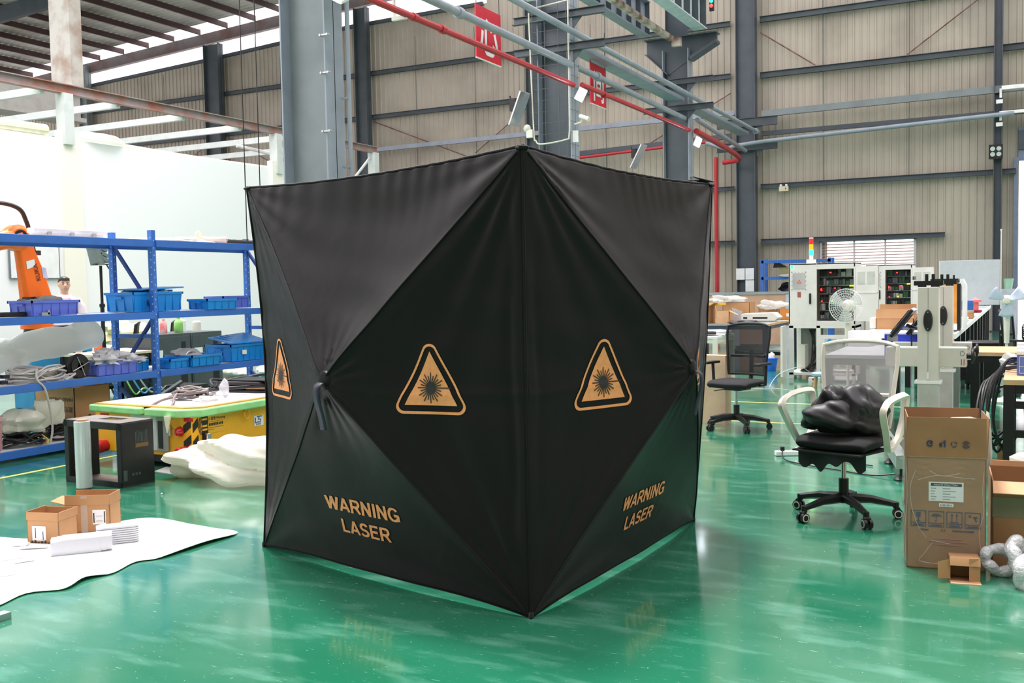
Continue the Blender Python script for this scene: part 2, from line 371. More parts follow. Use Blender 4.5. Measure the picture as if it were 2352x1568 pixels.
# pipe brackets (channel arms) as parts of columns
def arm(root, x0, x1, y, z, h=.14, m=steeld):
    rx, ry = root.location.x, root.location.y
    mb = MB(); mb.b2((x0-rx, y-ry-.01, z-h/2), (x1-rx, y-ry, z+h/2)); mb.b2((x0-rx, y-ry-.10, z-h/2), (x1-rx, y-ry, z-h/2+.012)); mb.b2((x0-rx, y-ry-.06, z+h/2-.01), (x1-rx, y-ry, z+h/2)); mb.build('bracket_arm', m, root)
    mb = MB(); mb.poly([(x1-rx-.6, y-ry-.03, z-h/2), (x1-rx-.42, y-ry-.03, z-h/2), (x1-rx-.6, y-ry-.03, z-h/2-.2)], (0, .02, 0)); mb.build('gusset', m, root)
for z in (6.2, 5.63): arm(col2, -8.22, -6.47, 16.3, z)
for z in (6.22, 5.60): arm(col3, -8.19, -6.49, 23.1, z)
for z in (6.2, 5.5): arm(col4, -8.3, -6.5, 29.9, z, .26)
# wire cage round column 2
mb = MB()
for k in range(14):
    z = 3.75+k*.2; mb.tube([(-.42, -.28, z), (.32, -.28, z), (.36, -.2, z), (.36, .1, z), (-.42, .1, z)], .004, 4, closed=True)
for x in (-.36, -.12, .14, .3): mb.cyl((x, -.285, 2.2), (x, -.285, 6.5), .006, n=4)
mb.build('wire_cage', mat('cage_wire', (84, 90, 92), .5), col2)
mb = MB(); mb.tube(smoothpts([(.34, -.3, 6.42), (.34, -.3, 4.6), (.33, -.3, 4.1), (.26, -.3, 4.02), (-.2, -.3, 3.98), (-.32, -.3, 4.05), (-.36, -.3, 4.3), (-.42, -.3, 6.3)], 5), .014, 6)
mb.tube([(.34, -.3, 6.42), (-.42, -.3, 6.36)], .014, 6)
tag(mb.build('conduit', mat('cream_conduit', (214, 212, 196), .5), loc=(-7.46, 16.5, 0)), 'cream plastic conduit looped down the caged column', 'conduit')
# small clamps + pipe on column 1
mb = MB()
mb.cyl((-7.08, 9.7, 0), (-7.08, 9.7, 9), .028, n=10)
for z in (3.7, 2.9, 5.2): mb.box((-7.12, 9.68, z), (.1, .05, .02))
tag(mb.build('drain_pipe', steelb), 'thin grey pipe running up beside the nearest column', 'pipe')
for z in (2.35, 3.97, 4.4, 3.3):
    mb = MB(); mb.box((0, 0, 0), (.14, .02, .018)); mb.cyl((.05, -.02, 0), (.05, .03, 0), .014, n=8); mb.cyl((-.05, -.02, 0), (-.05, .03, 0), .014, n=8)
    mb.build('clamp', alum, col1, loc=(.33, -.18, z))
# ================================================================ pipes along the column row
def pipe(name, pts, r, m, lab, cat='pipe', fl=()):
    mb = MB(); mb.tube(pts, r, 12)
    for (p, w_) in fl: mb.tube([Vector(p)-Vector((0, .05, 0)), Vector(p)+Vector((0, .05, 0))], r*w_, 14)
    return tag(mb.build(name, m, smooth=50), lab, cat)
pipe('sprinkler_pipe', [(-7.1, 3, 4.965), (-7.1, 16.35, 4.985)], .045, red, 'red sprinkler pipe running from top left down to the caged column', fl=(((-7.1, 11.9, 4.98), 1.35), ((-7.1, 11.2, 4.98), 1.2)))
pipe('sprinkler_pipe', [(-7.0, 16.5, 5.0), (-7.1, 23.15, 5.08)], .045, red, 'red sprinkler pipe between the caged column and the corbel column', fl=(((-7.02, 17.6, 5.0), 1.3),))
pipe('sprinkler_pipe', smoothpts([(-7.0, 23.4, 5.08), (-7.1, 26, 5.05), (-7.25, 28.2, 5.03), (-7.5, 29.2, 5.03), (-8.0, 29.5, 5.03)], 4), .07, red, 'bent red sprinkler pipe ending at the dark back wall column')
pipe('sprinkler_pipe', [(-8.23, 29.5, 5.2), (-8.23, 29.5, .0)], .06, red, 'vertical red pipe dropping down the back wall right of the tent')
pipe('fire_pipe', [(-8.35, 28.5, 0), (-8.35, 28.5, 1.75)], .07, red, 'short red standpipe end beside the vertical red pipe')
pipe('air_pipe', [(-7.12, 3, 5.30), (-7.12, 16.3, 5.33)], .06, steelb, 'grey blue air pipe above the red pipe before the caged column', fl=(((-7.12, 12.4, 5.32), 1.35),))
pipe('air_pipe', [(-7.2, 16.7, 5.38), (-7.2, 23.2, 5.36)], .06, steelb, 'grey air pipe between the caged column and the corbel column', fl=(((-7.2, 17.7, 5.38), 1.4),))
pipe('air_pipe', [(-7.0, 23.5, 5.36), (-7.3, 29.3, 5.3)], .06, steelb, 'short grey air pipe beyond the corbel column')
pipe('air_pipe', [(-6.99, 3, 5.84), (-6.99, 29.6, 5.84)], .055, steelb, 'topmost long grey pipe crossing in front of both rear columns', fl=(((-6.99, 29.3, 5.84), 1.5),))
mb = MB(); mb.b2((-7.50, 16.7, 5.74), (-7.16, 23.0, 5.76)); mb.b2((-7.50, 16.7, 5.76), (-7.49, 23.0, 5.82)); mb.b2((-7.17, 16.7, 5.76), (-7.16, 23.0, 5.82))
tag(mb.build('cable_tray', steelb), 'shallow grey cable tray between the caged and corbel columns', 'cable tray')
mb = MB(); mb.b2((-7.50, 23.5, 5.74), (-7.16, 29.2, 5.76)); mb.b2((-7.50, 23.5, 5.76), (-7.49, 29.2, 5.82)); mb.b2((-7.17, 23.5, 5.76), (-7.16, 29.2, 5.82))
tag(mb.build('cable_tray', steelb), 'shallow grey cable tray beyond the corbel column', 'cable tray')
mb = MB(); mb.b2((-7.9, 10.0, 6.5), (-7.6, 16.2, 6.52)); mb.b2((-7.9, 10.0, 6.52), (-7.88, 16.2, 6.62))
tag(mb.build('cable_tray', whitep), 'white cable tray at the top edge before the caged column', 'cable tray')
mb = MB(); mb.box((-7.2, 11.0, 4.94), (.22, .04, .05)); mb.cyl((-7.28, 11.0, 4.94), (-7.28, 11.0, 6.6), .02, n=4)
tag(mb.build('pipe_hanger', cream), 'cream hanger strap holding the near red pipe', 'hanger')
# beams parallel to the back wall
def rail(x0, x1, z0, z1, y, m, lab, h=.16):
    mb = MB(); n = 2
    mb.poly([(x0, y, z0-h/2), (x1, y, z1-h/2), (x1, y, z1+h/2), (x0, y, z0+h/2)], (0, .02, 0))
    mb.poly([(x0, y-.1, z0-h/2), (x1, y-.1, z1-h/2), (x1, y-.1, z1-h/2+.02), (x0, y-.1, z0-h/2+.02)], (0, .12, 0))
    return tag(mb.build('runway_beam', m), lab, 'beam')
rail(-21, -7.8, 6.48, 6.55, 30.05, steelb, 'light grey beam crossing the back wall left of the dark column')
rail(-7.0, 6, 6.44, 6.55, 30.05, steel2, 'upper grey beam crossing the right part of the back wall', .2)
rail(-7.0, 6, 5.86, 5.86, 30.05, steeld, 'lower dark beam crossing the right part of the back wall', .14)
pipe('air_pipe', [(-8.6, 29.75, 5.68), (-8.0, 29.75, 5.45), (-7.7, 29.7, 5.52), (-6.9, 29.7, 5.58), (-.3, 29.7, 5.78)], .06, steelb, 'long grey pipe crossing the right part of the back wall')
rail(-21, -7.9, 5.5, 5.86, 30.0, steel, 'lower dark beam behind the tent apex', .16)
pipe('sprinkler_pipe', [(-21, 29.8, 5.25), (-8.6, 29.8, 5.72)], .045, red, 'thin red pipe under the beam behind the tent apex')
mb = MB(); mb.b2((-20.9, 5, 5.75), (-20.6, 17.2, 6.35)); mb.b2((-21.1, 5, 5.65), (-20.4, 17.2, 5.75)); tag(mb.build('crane_beam', mat('pale_girder', (170, 170, 164), .6)), 'pale crane beam at the far left under the peeling column', 'beam')
# crane runway girders from the corbel
def girder(x, y0, y1, z, w_=.26, h=.9, m=whitep, lab=''):
    r = thing('crane_girder', lab, 'crane girder', (x, y0, z)); L = y1-y0
    mb = MB(); mb.b2((-w_/2, 0, 0), (w_/2, L, .025)); mb.build('bottom_flange', m, r)
    mb = MB(); mb.b2((-w_/2, 0, h), (w_/2, L, h+.025)); mb.build('top_flange', m, r)
    mb = MB(); mb.b2((-.006, 0, .025), (.006, L, h)); mb.build('web', m, r)
    k = L-.05
    while k > 0:
        mb = MB(); mb.b2((-w_/2+.01, k, .025), (w_/2-.01, k+.012, h)); mb.build('stiffener', steeld, r); k -= .62
    return r
girder(-8.1, 17.5, 23.0, 7.33, .26, .8, steelb, 'left crane runway girder resting on the corbel')
girder(-6.76, 17.5, 23.0, 7.33, .32, .8, mat('pale_grey_girder', (205, 214, 216), .5), 'right pale crane runway girder resting on the corbel')
mb = MB(); mb.b2((-7.5, 17.5, 7.14), (-7.36, 22.9, 7.24)); mb.box((-7.3, 22.9, 7.1), (.22, .1, .2)); tag(mb.build('rusty_beam', rust), 'rusty white beam running between the two crane girders', 'beam')
sg = thing('signal_light', 'small red and green signal light hanging off the crane girder', 'signal light', (-5.93, 21, 7.22))
mb = MB(); mb.box((0, .03, .1), (.09, .06, .26)); mb.tube([(0, .03, .2), (-.5, .1, .7)], .02, 6); mb.build('housing', blackp, sg)
mb = MB(); mb.blob((0, -.01, .17), (.038, .03, .038), 0, 0, 12); mb.build('green_lamp', ledg, sg)
mb = MB(); mb.blob((0, -.01, .07), (.038, .03, .038), 0, 0, 12); mb.build('red_lamp', ledr, sg)
# hanging red signs
def sign(y0, y1, x, z0, z1, ch, lab):
    r = thing('hanging_sign', lab, 'sign', (x, y0, z0)); L = y1-y0; H = z1-z0
    mb = MB(); mb.b2((0, 0, 0), (.02, L, H)); mb.build('board', mat('sign_red', (214, 26, 52), .45), r)
    mb = MB(); mb.text(ch, (.022, L/2, H*.16), (0, 1, 0), (0, 0, 1), H*.78, mat('sign_white', (235, 240, 240), .5), align='c', bold=.02, off=.002); mb.build('character', None, r, smooth=0)
    mb = MB(); 
    for y in (.03, L-.03): mb.cyl((.01, y, H), (.01, y, H+.7), .006, n=5)
    mb.build('hanging_cord', blackp, r)
    mb = MB(); mb.b2((-.004, 0, -.012), (.024, L, 0)); mb.build('bottom_edge', whitep, r)
sign(13.36, 14.16, -7.4, 4.93, 5.72, '心', 'red hanging sign left of the caged column crossed by the red pipe')
sign(17.82, 18.6, -7.4, 4.93, 5.70, '间', 'red hanging sign right of the caged column')
# flood lights on columns
def flood(loc, rz, tilt, lab, sz=(.16, .30), on=True, par=None):
    r = thing('flood_light', lab, 'flood light', loc, rz); mb = MB(); mb.box((0, 0, 0), (sz[0], .05, sz[1]), (tilt, 28, 0)); mb.build('housing', whitep, r, bevel=.01)
    mb = MB(); mb.box((0, -.035, -.012), (sz[0]-.02, .02, sz[1]-.03), (tilt, 28, 0)); mb.build('lamp_panel', ledw if on else mat('lens_off', (200, 205, 210), .2), r)
    mb = MB(); mb.tube([(0, .02, 0), (0, .16, .05)], .015, 6); mb.build('bracket', blackm, r)
    return r
flood((-6.92, 16.25, 4.78), 30, -35, 'lit white floodlight on the right side of the caged column')
flood((-6.88, 23.1, 4.78), 30, -35, 'lit white floodlight on the corbel column, farther one')
flood((-6.98, 9.35, 4.80), 25, -60, 'glaring floodlight at the top edge on the nearest column', (.3, .3))
for (p, lab, t_) in (((-8.05, 16.1, 4.62), 'unlit flat light panel left of the caged column', 25), ((-8.35, 23.1, 4.55), 'unlit flat light panel left of the corbel column', 30)):
    r = thing('wall_light', lab, 'light', p, 82)
    mb = MB(); mb.box((0, 0, 0), (.3, .03, .62), (t_, 0, 0)); mb.build('panel', alum, r)
    mb = MB(); mb.box((.0, .1, .08), (.14, .12, .22)); mb.tube([(0, .1, 0), (0, .2, .25)], .015, 5); mb.build('driver_box', blackm, r)
r = thing('security_camera', 'white security camera on the right side of the caged column', 'camera', (-6.96, 16.3, 4.3), 20)
mb = MB(); mb.cyl((0, 0, .12), (.16, -.12, .04), .04, n=12); mb.build('camera_body', cream, r)
mb = MB(); mb.tube([(-.1, .1, 0), (.02, .03, .02), (.05, 0, .09)], .02, 6); mb.build('mount', cream, r)
mb = MB(); mb.box((-.09, .05, -.22), (.1, .04, .2)); mb.build('junction_box', whitep, r)
r = thing('round_sensor', 'round cream sensor on the left side of the caged column', 'camera', (-7.95, 16.2, 4.28))
mb = MB(); mb.blob((0, 0, 0), (.07, .06, .07), 1, 0, 16); mb.build('dome', cream, r); mb = MB(); mb.box((.06, 0, -.1), (.12, .08, .14)); mb.build('mount', cream, r)
r = thing('emergency_light', 'small cream twin head emergency light on the back wall', 'emergency light', (-6.4, 30.25, 4.22))
mb = MB(); mb.box((0, 0, 0), (.27, .06, .14)); mb.build('box', mat('emergency_cream', (228, 218, 190), .5), r)
for x in (-.08, .08): mb = MB(); mb.cyl((x, -.04, .1), (x, .02, .1), .035, n=10); mb.build('lamp_head', whitep, r)
mb = MB(); mb.box((.06, -.032, 0), (.03, .004, .05)); mb.build('indicator', mat('green_indicator', (40, 120, 60)), r)
r = thing('quad_flood_light', 'black four lens floodlight high on the narrow post', 'flood light', (-.73, 29.85, 4.82))
mb = MB(); mb.box((0, 0, 0), (.34, .06, .38)); mb.build('housing', blackm, r)
for x in (-.075, .075):
    for z in (-.07, .075): mb = MB(); mb.cyl((x, -.05, z), (x, -.02, z), .06, n=16); mb.build('lens', mat('lens_grey', (190, 205, 200), .2), r)
r = thing('track_hoist', 'small white pulley blocks on the narrow post', 'bracket', (-.62, 29.9, 6.35))
for z, n_ in ((0, 'upper_block'), (-.6, 'lower_block')): mb = MB(); mb.box((0, -.05, z), (.06, .1, .24)); mb.box((-.03, -.08, z-.22), (.16, .06, .1)); mb.build('block', whitep, r)
mb = MB(); mb.b2((-.6, 29.7, 6.42), (5, 29.76, 6.52)); mb.b2((-.6, 29.7, 5.78), (5, 29.76, 5.86)); tag(mb.build('guide_rail', whitep), 'pair of white rails above the bright doorway', 'rail')
# doorway at far right
mb = MB(); mb.b2((-.3, WY-.1, 0), (-.2, WY+.05, 4.7)); mb.b2((-.2, WY-.1, 4.6), (4.2, WY+.05, 5.5)); mb.b2((4.2, WY-.1, 0), (4.3, WY+.05, 5.5))
d1 = struct(mb, 'door_1', mat('door_frame_blue', (120, 132, 156), .4), 'tall open roller doorway full of daylight at the far right')
mb = MB(); mb.b2((-.2, WY-.16, 4.9), (4.2, WY-.12, 5.4)); mb.build('roller_housing', steel, d1)
mb = MB()
for k in range(5): mb.box((.1+k*.5, WY-.2, 5.52), (.32, .1, .12))
mb.build('louvre', whitep, d1)
mb = MB(); mb.b2((-.56, 29.3, 0), (-.2, 29.9, 1.16)); tag(mb.build('ledge_cabinet', mat('bluish_white_block', (196, 204, 220), .5)), 'pale block under the green bucket beside the doorway', 'block')
mb = MB(); mb.lathe([(.09, 0), (.125, .28), (.13, .28), (.115, .27), (.08, .01)], (0, 0, 0), 20); tag(mb.build('bucket', mat('pale_green_plastic', (168, 212, 186), .5), loc=(-.40, 29.6, 1.16)), 'pale green bucket on the block beside the doorway', 'bucket')
mb = MB(); mb.box((0, 0, 0), (.27, .012, .36)); mb.box((.42*0+.28*0, 0, 0), (.01, .01, .01))
for k, (x, z) in enumerate(((-7.62, 1.72), (-7.34, 1.72), (-7.34, 1.36))):
    mb = MB(); mb.box((0, 0, 0), (.26, .01, .34)); tag(mb.build('notice_sheet', paper, loc=(x, 29.9, z)), ['left upper paper notice on the dark back column', 'right upper paper notice on the dark back column', 'lowest paper notice on the dark back column'][k], 'paper')
# ================================================================ WHITE ROOM and steel frame on the left
panel = mat('white_wall_panel', (246, 248, 250), .45, 0, 0)
mb = MB(); mb.b2((-14.0, -4, 0), (-13.9, 19.0, 4.0)); wl = struct(mb, 'wall_left', panel, 'white insulated panel wall of the room on the left', 0)
mb = MB(); mb.b2((-13.98, 11.15, 0), (-13.86, 11.55, 4.12)); mb.build('pillar_cover', mat('warm_white_cover', (246, 243, 232), .5, 0, 0), wl)
mb = MB(); mb.b2((-13.98, 16.25, 0), (-13.84, 16.7, 4.16)); mb.build('pillar_cover', mat('warm_white_cover', (246, 243, 232), .5, 0, 0), wl)
framew = mat('frame_pale_grey', (206, 212, 210), .5, 0, .03)
fr = thing('roof_frame', 'steel frame with rusty beam and white purlins above the white room', 'steel frame', (-13.9, 10, 0))
mb = MB(); mb.b2((-.06, -14, 4.72), (.06, 10.1, 4.735)); mb.b2((-.06, -14, 4.86), (.06, 10.1, 4.875)); mb.b2((-.005, -14, 4.735), (.005, 10.1, 4.86)); mb.build('beam', rustred if 0 else mat('rusty_grey_beam', (150, 138, 138), .6, 0, .1, 3, col2=(160, 92, 62)), fr, label='rusty main beam')
for y in (1.3, 6.45, 9.95): mb = MB(); mb.b2((-.1, y-.09, 3.9), (.1, y+.09, 4.72)); mb.build('post', framew, fr)
yy = [-3.6, -2.1, -.6, .9, 2.4, 3.9, 5.4, 6.9, 8.4]
for y in yy: mb = MB(); mb.b2((-16, y-.04, 4.66), (-.01, y+.04, 4.78)); mb.build('purlin', framew, fr)
mb = MB(); mb.cyl((-1.2, 6.6, 4.6), (-.6, 9.6, 4.3), .04, n=6); mb.cyl((-.02, 9.0, 3.9), (-.02, 9.9, 4.65), .03, n=4); mb.build('brace', framew, fr)
mb = MB(); mb.tube(smoothpts([(-14.0, 2, 4.10), (-14.0, 6, 4.11), (-14.0, 9, 4.10), (-14.0, 11, 4.11)], 5), .09, 10)
tag(mb.build('foam_roll', mat('pale_yellow_foam', (236, 232, 205), .8)), 'pale roll of foam lying on top of the white wall', 'roll')
mb = MB(); mb.tube(smoothpts([(-14.6, 12.5, 4.12), (-14.6, 15, 4.08), (-14.6, 18, 4.1)], 5), .08, 10); tag(mb.build('foam_roll', mat('pale_yellow_foam', (236, 232, 205), .8)), 'pale yellow strip behind the top of the white wall', 'roll')
mb = MB(); mb.blob((-14.0, 12.0, 4.08), (.22, .5, .1), 3, .1, 24, flatb=4.0); tag(mb.build('insulation_bag', plasw), 'crumpled white bag lying on top of the white wall', 'bag')
# long red-edged rack behind tent left
mb = MB(); mb.b2((-14, 20.5, 3.9), (-9, 20.7, 4.15), whitep); mb.b2((-14, 20.48, 3.84), (-9, 20.5, 3.9), red); tag(mb.build('gantry_beam', whitep), 'white gantry beam with a red stripe just above the tent edge', 'beam')
for x0, lab in ((-10.8, 'thin pole hanging beside the tent apex'),):
    pass


mb = MB(); mb.cyl((-7.45, 8.3, 2.0), (-7.45, 8.3, 9), .006, n=5); tag(mb.build('hanging_wire', blackp), 'left thin dark wire hanging in front of the white wall', 'wire')
mb = MB(); mb.cyl((-7.44, 8.52, 2.0), (-7.44, 8.52, 9), .006, n=5); tag(mb.build('hanging_wire', blackp), 'right thin dark wire hanging in front of the white wall', 'wire')
# ================================================================ LEAN-TO ROOF
roofm = mat('roof_sheet', (205, 205, 200), .6, 0, .1, .4, col2=(150, 145, 138))
def zr(x): return 11.9+.055*(x+29)
mb = MB()
prof = [(0, 0), (.11, 0), (.14, .04), (.19, .04), (.22, 0)]; pts = []; y = 13.
while y < 29.6:
    for a, b_ in prof: pts.append((y+a*1.1, b_))
    y += .27
lo = [mb.bm.verts.new((-44, a, zr(-44)+b_)) for a, b_ in pts]; hi = [mb.bm.verts.new((-17, a, zr(-17)+b_)) for a, b_ in pts]
for k in range(len(pts)-1): mb.bm.faces.new((lo[k], lo[k+1], hi[k+1], hi[k]))
rf = struct(mb, 'ceiling', roofm, 'corrugated lean-to roof with dark purlins at the top left', 0, fixn=False)
x = -42.
while x < -17.5:
    mb = MB(); mb.b2((x, 13, zr(x)-.22), (x+.07, 30.2, zr(x)-.02)); mb.build('purlin', mat('dark_oxide_purlin', (84, 62, 62), .6, 0, .08, 2), rf); x += 1.42
for y0, h in ((30.3, .38), (23.4, .5), (16.9, .5)):
    mb = MB(); mb.poly([(-44, y0-.1, zr(-44)-.25-h), (-17, y0-.1, zr(-17)-.25-h), (-17, y0-.1, zr(-17)-.22), (-44, y0-.1, zr(-44)-.22)], (0, .2, 0))
    mb.build('rafter', mat('rafter_grey', (98, 92, 92), .6, 0, .1, 2, col2=(96, 66, 58)) if y0 > 30 else steeld, rf)
mb = MB(); mb.b2((-21.15, 16.85, 6.35), (-20.45, 17.2, 11.8)); tag(mb.build('concrete_column', mat('peeling_white_paint', (208, 206, 198), .7, 0, .1, 2, col2=(170, 140, 120))), 'peeling white column holding up the lean-to roof', 'column')
# ================================================================ TENT
TC=[(-3.852,4.349),(-1.915,3.856),(-1.795,5.871),(-3.73,6.36)]   # tent corners: west, front, east, back
TH=[2.04,2.055,2.045,2.05]
TCX=sum(c[0] for c in TC)/4; TCY=sum(c[1] for c in TC)/4
def tent_corner(k,v):
    x,y=TC[k]; dx,dy=TCX-x,TCY-y; L=sqrt(dx*dx+dy*dy)
    e=(.055,.02,-.02,.03)[k]*sin(pi*min(max(v,0),1))
    lx,ly=((-.055,.014),(0,0),(.12,.03),(-.04,.08))[k]
    return x+dx/L*e+lx*v, y+dy/L*e+ly*v, TH[k]*v
def tent_pt(k,u,v,off=0.,wr=1.):
    a=tent_corner(k,v); b=tent_corner((k+1)%4,v)
    x=a[0]*(1-u)+b[0]*u; y=a[1]*(1-u)+b[1]*u; z=a[2]*(1-u)+b[2]*u
    ca,cb=TC[k],TC[(k+1)%4]; dx,dy=cb[0]-ca[0],cb[1]-ca[1]; L=sqrt(dx*dx+dy*dy); nx,ny=dy/L,-dx/L
    p,q=2*u-1,2*v-1; m=max(abs(p),abs(q)); s=1-m; t=(q/p if abs(p)>=abs(q) else p/q) if m>1e-9 else 0.
    D=(.365,.36,.3,.3)[k]
    h=D*(s if s<.9 else .9+(s-.9)*(1-(s-.9)*4.2))
    lat=(1-t*t)
    h-=.045*lat*(4*s*(1-s))*(1.2 if q>abs(p) else .6)
    if q<0 and abs(q)>=abs(p): h+=.05*lat*(1-s)**3
    z+=.040*(1-p**4)*max(0,1-v*2.2)**2
    z-=.030*(1-p*p)*max(0,v*3-2)**1.5
    if wr:
        w=0.
        for (cu,cv,ph) in ((0,0,.3),(1,0,1.1),(0,1,2.),(1,1,.7)):
            du,dv=u-cu,v-cv; r=sqrt(du*du+dv*dv); th=atan2(abs(dv),abs(du))
            w+=.0075*sin(th*(15+5*ph)+ph*5+3*r+1.6*sin(th*5+ph))*exp(-r*2.6)*min(1,r*7)*sin(th*2)**.5 if r>1e-6 else 0
        w+=.0035*sin(u*95+4*sin(u*9+k))*exp(-(1-v)*16)*(1-p**8)
        w+=.004*sin(u*17+v*31+k+2*sin(v*9))*sin(u*7-v*13+k*2)*lat
        w+=.006*sin(atan2(q,p)*19+k)*exp(-((1-s)*5.5)**2)*min(1,(1-s)*8)
        w+=.004*exp(-((v-.475-.006*sin(u*7))*95)**2)*abs(p)**.5*(1 if abs(p)>.25 else 0)
        w-=.006*exp(-((abs(p)-.93+.01*sin(v*14+k))*48)**2)*sin(pi*v)
        w+=.007*exp(-((abs(p)-abs(q)-.07)*26)**2)*min(1,s*3)*(1 if q<0 else .35)*min(1,(1-s)*3)
        h+=w*wr
    h+=off
    return x+nx*h, y+ny*h, z
def tent_mat():
    M_ = bpy.data.materials.new('black_nylon'); M_.use_nodes = True; t = M_.node_tree; b = t.nodes['Principled BSDF']; N = t.nodes; L = t.links
    tc = N.new('ShaderNodeTexCoord')
    b.inputs['Base Color'].default_value = (.0115, .0112, .0115, 1); b.inputs['Roughness'].default_value = .40; b.inputs['Specular IOR Level'].default_value = .14
    b.inputs['Sheen Weight'].default_value = .0; b.inputs['Sheen Roughness'].default_value = .4
    n = N.new('ShaderNodeTexNoise'); n.inputs['Scale'].default_value = 3.2; n.inputs['Detail'].default_value = 3; n.inputs['Distortion'].default_value = .3; L.new(tc.outputs['Object'], n.inputs['Vector'])
    n2 = N.new('ShaderNodeTexNoise'); n2.inputs['Scale'].default_value = 320; L.new(tc.outputs['Object'], n2.inputs['Vector'])
    b1 = N.new('ShaderNodeBump'); b1.inputs['Strength'].default_value = .22; b1.inputs['Distance'].default_value = .03; L.new(n.outputs[0], b1.inputs['Height'])
    b2 = N.new('ShaderNodeBump'); b2.inputs['Strength'].default_value = .08; b2.inputs['Distance'].default_value = .002; L.new(n2.outputs[0], b2.inputs['Height']); L.new(b1.outputs[0], b2.inputs['Normal'])
    L.new(b2.outputs[0], b.inputs['Normal'])
    return M_
nylon = tent_mat()
tent = thing('laser_safety_tent', 'big black pop-up laser safety tent with orange warning triangles', 'tent', (TCX, TCY, 0))
T0 = Vector((TCX, TCY, 0))
NG = 130
for k in range(4):
    mb = MB(); V = [[mb.bm.verts.new(Vector(tent_pt(k, a/NG, b_/NG))-T0) for a in range(NG+1)] for b_ in range(NG+1)]
    for b_ in range(NG):
        for a in range(NG):
            p, q, r_, s_ = V[b_][a], V[b_][a+1], V[b_+1][a+1], V[b_+1][a]
            if (a+.5-NG/2)*(b_+.5-NG/2) > 0: mb.bm.faces.new((p, q, r_)); mb.bm.faces.new((p, r_, s_))
            else: mb.bm.faces.new((p, q, s_)); mb.bm.faces.new((q, r_, s_))
    o = mb.build('side_panel', nylon, tent, smooth=28, fixn=False)
    so = o.modifiers.new('s', 'SOLIDIFY'); so.thickness = .002; so.offset = -1
# corner sleeves, pole sleeves along the diagonals, hems
for k in range(4):
    mb = MB(); mb.tube([Vector(tent_corner(k, v/30))-T0+Vector((0, 0, .005)) for v in range(31)], .007, 8); mb.build('corner_seam', nylon, tent)
    mb = MB(); c = Vector(tent_corner(k, 0))-T0; mb.lathe([(.008, 0), (.012, .004), (.012, .02), (.008, .03)], c, 10); mb.build('corner_foot', blackp, tent)
    mb = MB(); c = Vector(tent_corner(k, 1))-T0; d = Vector((c.x, c.y, 0)).normalized(); mb.blob(c-d*.01+Vector((0, 0, -.008)), (.028, .028, .014), k, .1, 14); mb.build('corner_cap', nylon, tent)
pip = mat('seam_piping', (44, 44, 46), .35)
for k in range(4):
    for (u0, v0) in ((0, 0), (1, 0), (1, 1), (0, 1)):
        mb = MB(); mb.tube([Vector(tent_pt(k, u0+(.5-u0)*s/40, v0+(.5-v0)*s/40, .001))-T0 for s in range(1, 40)], .0045, 6); mb.build('pole_sleeve', nylon, tent)
    mb = MB(); mb.tube([Vector(tent_pt(k, s/60, 1, -.002))-T0 for s in range(61)], .006, 6); mb.build('top_hem', nylon, tent)
    mb = MB(); mb.tube([Vector(tent_pt(k, s/60, 0, -.002))-T0 for s in range(61)], .004, 6); mb.build('bottom_hem', nylon, tent)
    # hub with pull strap
    h = Vector(tent_pt(k, .5, .5))-T0; ca, cb = Vector((*TC[k], 0)), Vector((*TC[(k+1) % 4], 0)); dd = (cb-ca).normalized(); nn = Vector((dd.y, -dd.x, 0))
    mb = MB(); mb.lathe([(.001, .004), (.03, .003), (.045, -.004), (.05, -.02)], (0, 0, 0), 20)
    mb.xf(Matrix.Translation(h) @ nn.to_track_quat('Z', 'Y').to_matrix().to_4x4()); hb = mb.build('hub', nylon, tent)
    mb = MB(); pp = [h+nn*.01+Vector((0, 0, -.01)), h+nn*.035+Vector((0, 0, -.03)), h+nn*.035+Vector((0, 0, -.09)), h+nn*.012+Vector((0, 0, -.17)), h+nn*.0+Vector((0, 0, -.235))]
    pp = smoothpts(pp, 5)
    for a, b_ in zip(pp, pp[1:]):
        vs = [mb.bm.verts.new(q) for q in (a-dd*.024, a+dd*.024, b_+dd*.024, b_-dd*.024)]; mb.bm.faces.new(vs)
    bmesh.ops.remove_doubles(mb.bm, verts=mb.bm.verts, dist=1e-5)
    st = mb.build('pull_strap', mat('navy_webbing', (34, 38, 58), .5), hb, fixn=False); so = st.modifiers.new('s', 'SOLIDIFY'); so.thickness = .003
def chop(bm, x0, x1, y0, y1, st):
    for ax, a, b_ in ((0, x0, x1), (1, y0, y1)):
        t = a+st
        while t < b_:
            g = bm.verts[:]+bm.edges[:]+bm.faces[:]; co_ = (t, 0, 0) if ax == 0 else (0, t, 0); no = (1, 0, 0) if ax == 0 else (0, 1, 0)
            bmesh.ops.bisect_plane(bm, geom=g, plane_co=co_, plane_no=no, dist=1e-6); t += st
def drape(mb, name, m, k, f, parent, off):
    bmesh.ops.triangulate(mb.bm, faces=mb.bm.faces)
    xs = [v.co.x for v in mb.bm.verts]; ys = [v.co.y for v in mb.bm.verts]
    n = max(max(xs)-min(xs), max(ys)-min(ys)); chop(mb.bm, min(xs), max(xs), min(ys), max(ys), n/26)
    for v in mb.bm.verts:
        u, w_ = f(v.co.x, v.co.y); v.co = Vector(tent_pt(k, u, w_, off))-T0
    o = mb.build(name, m, parent, smooth=0, fixn=False)
    return o
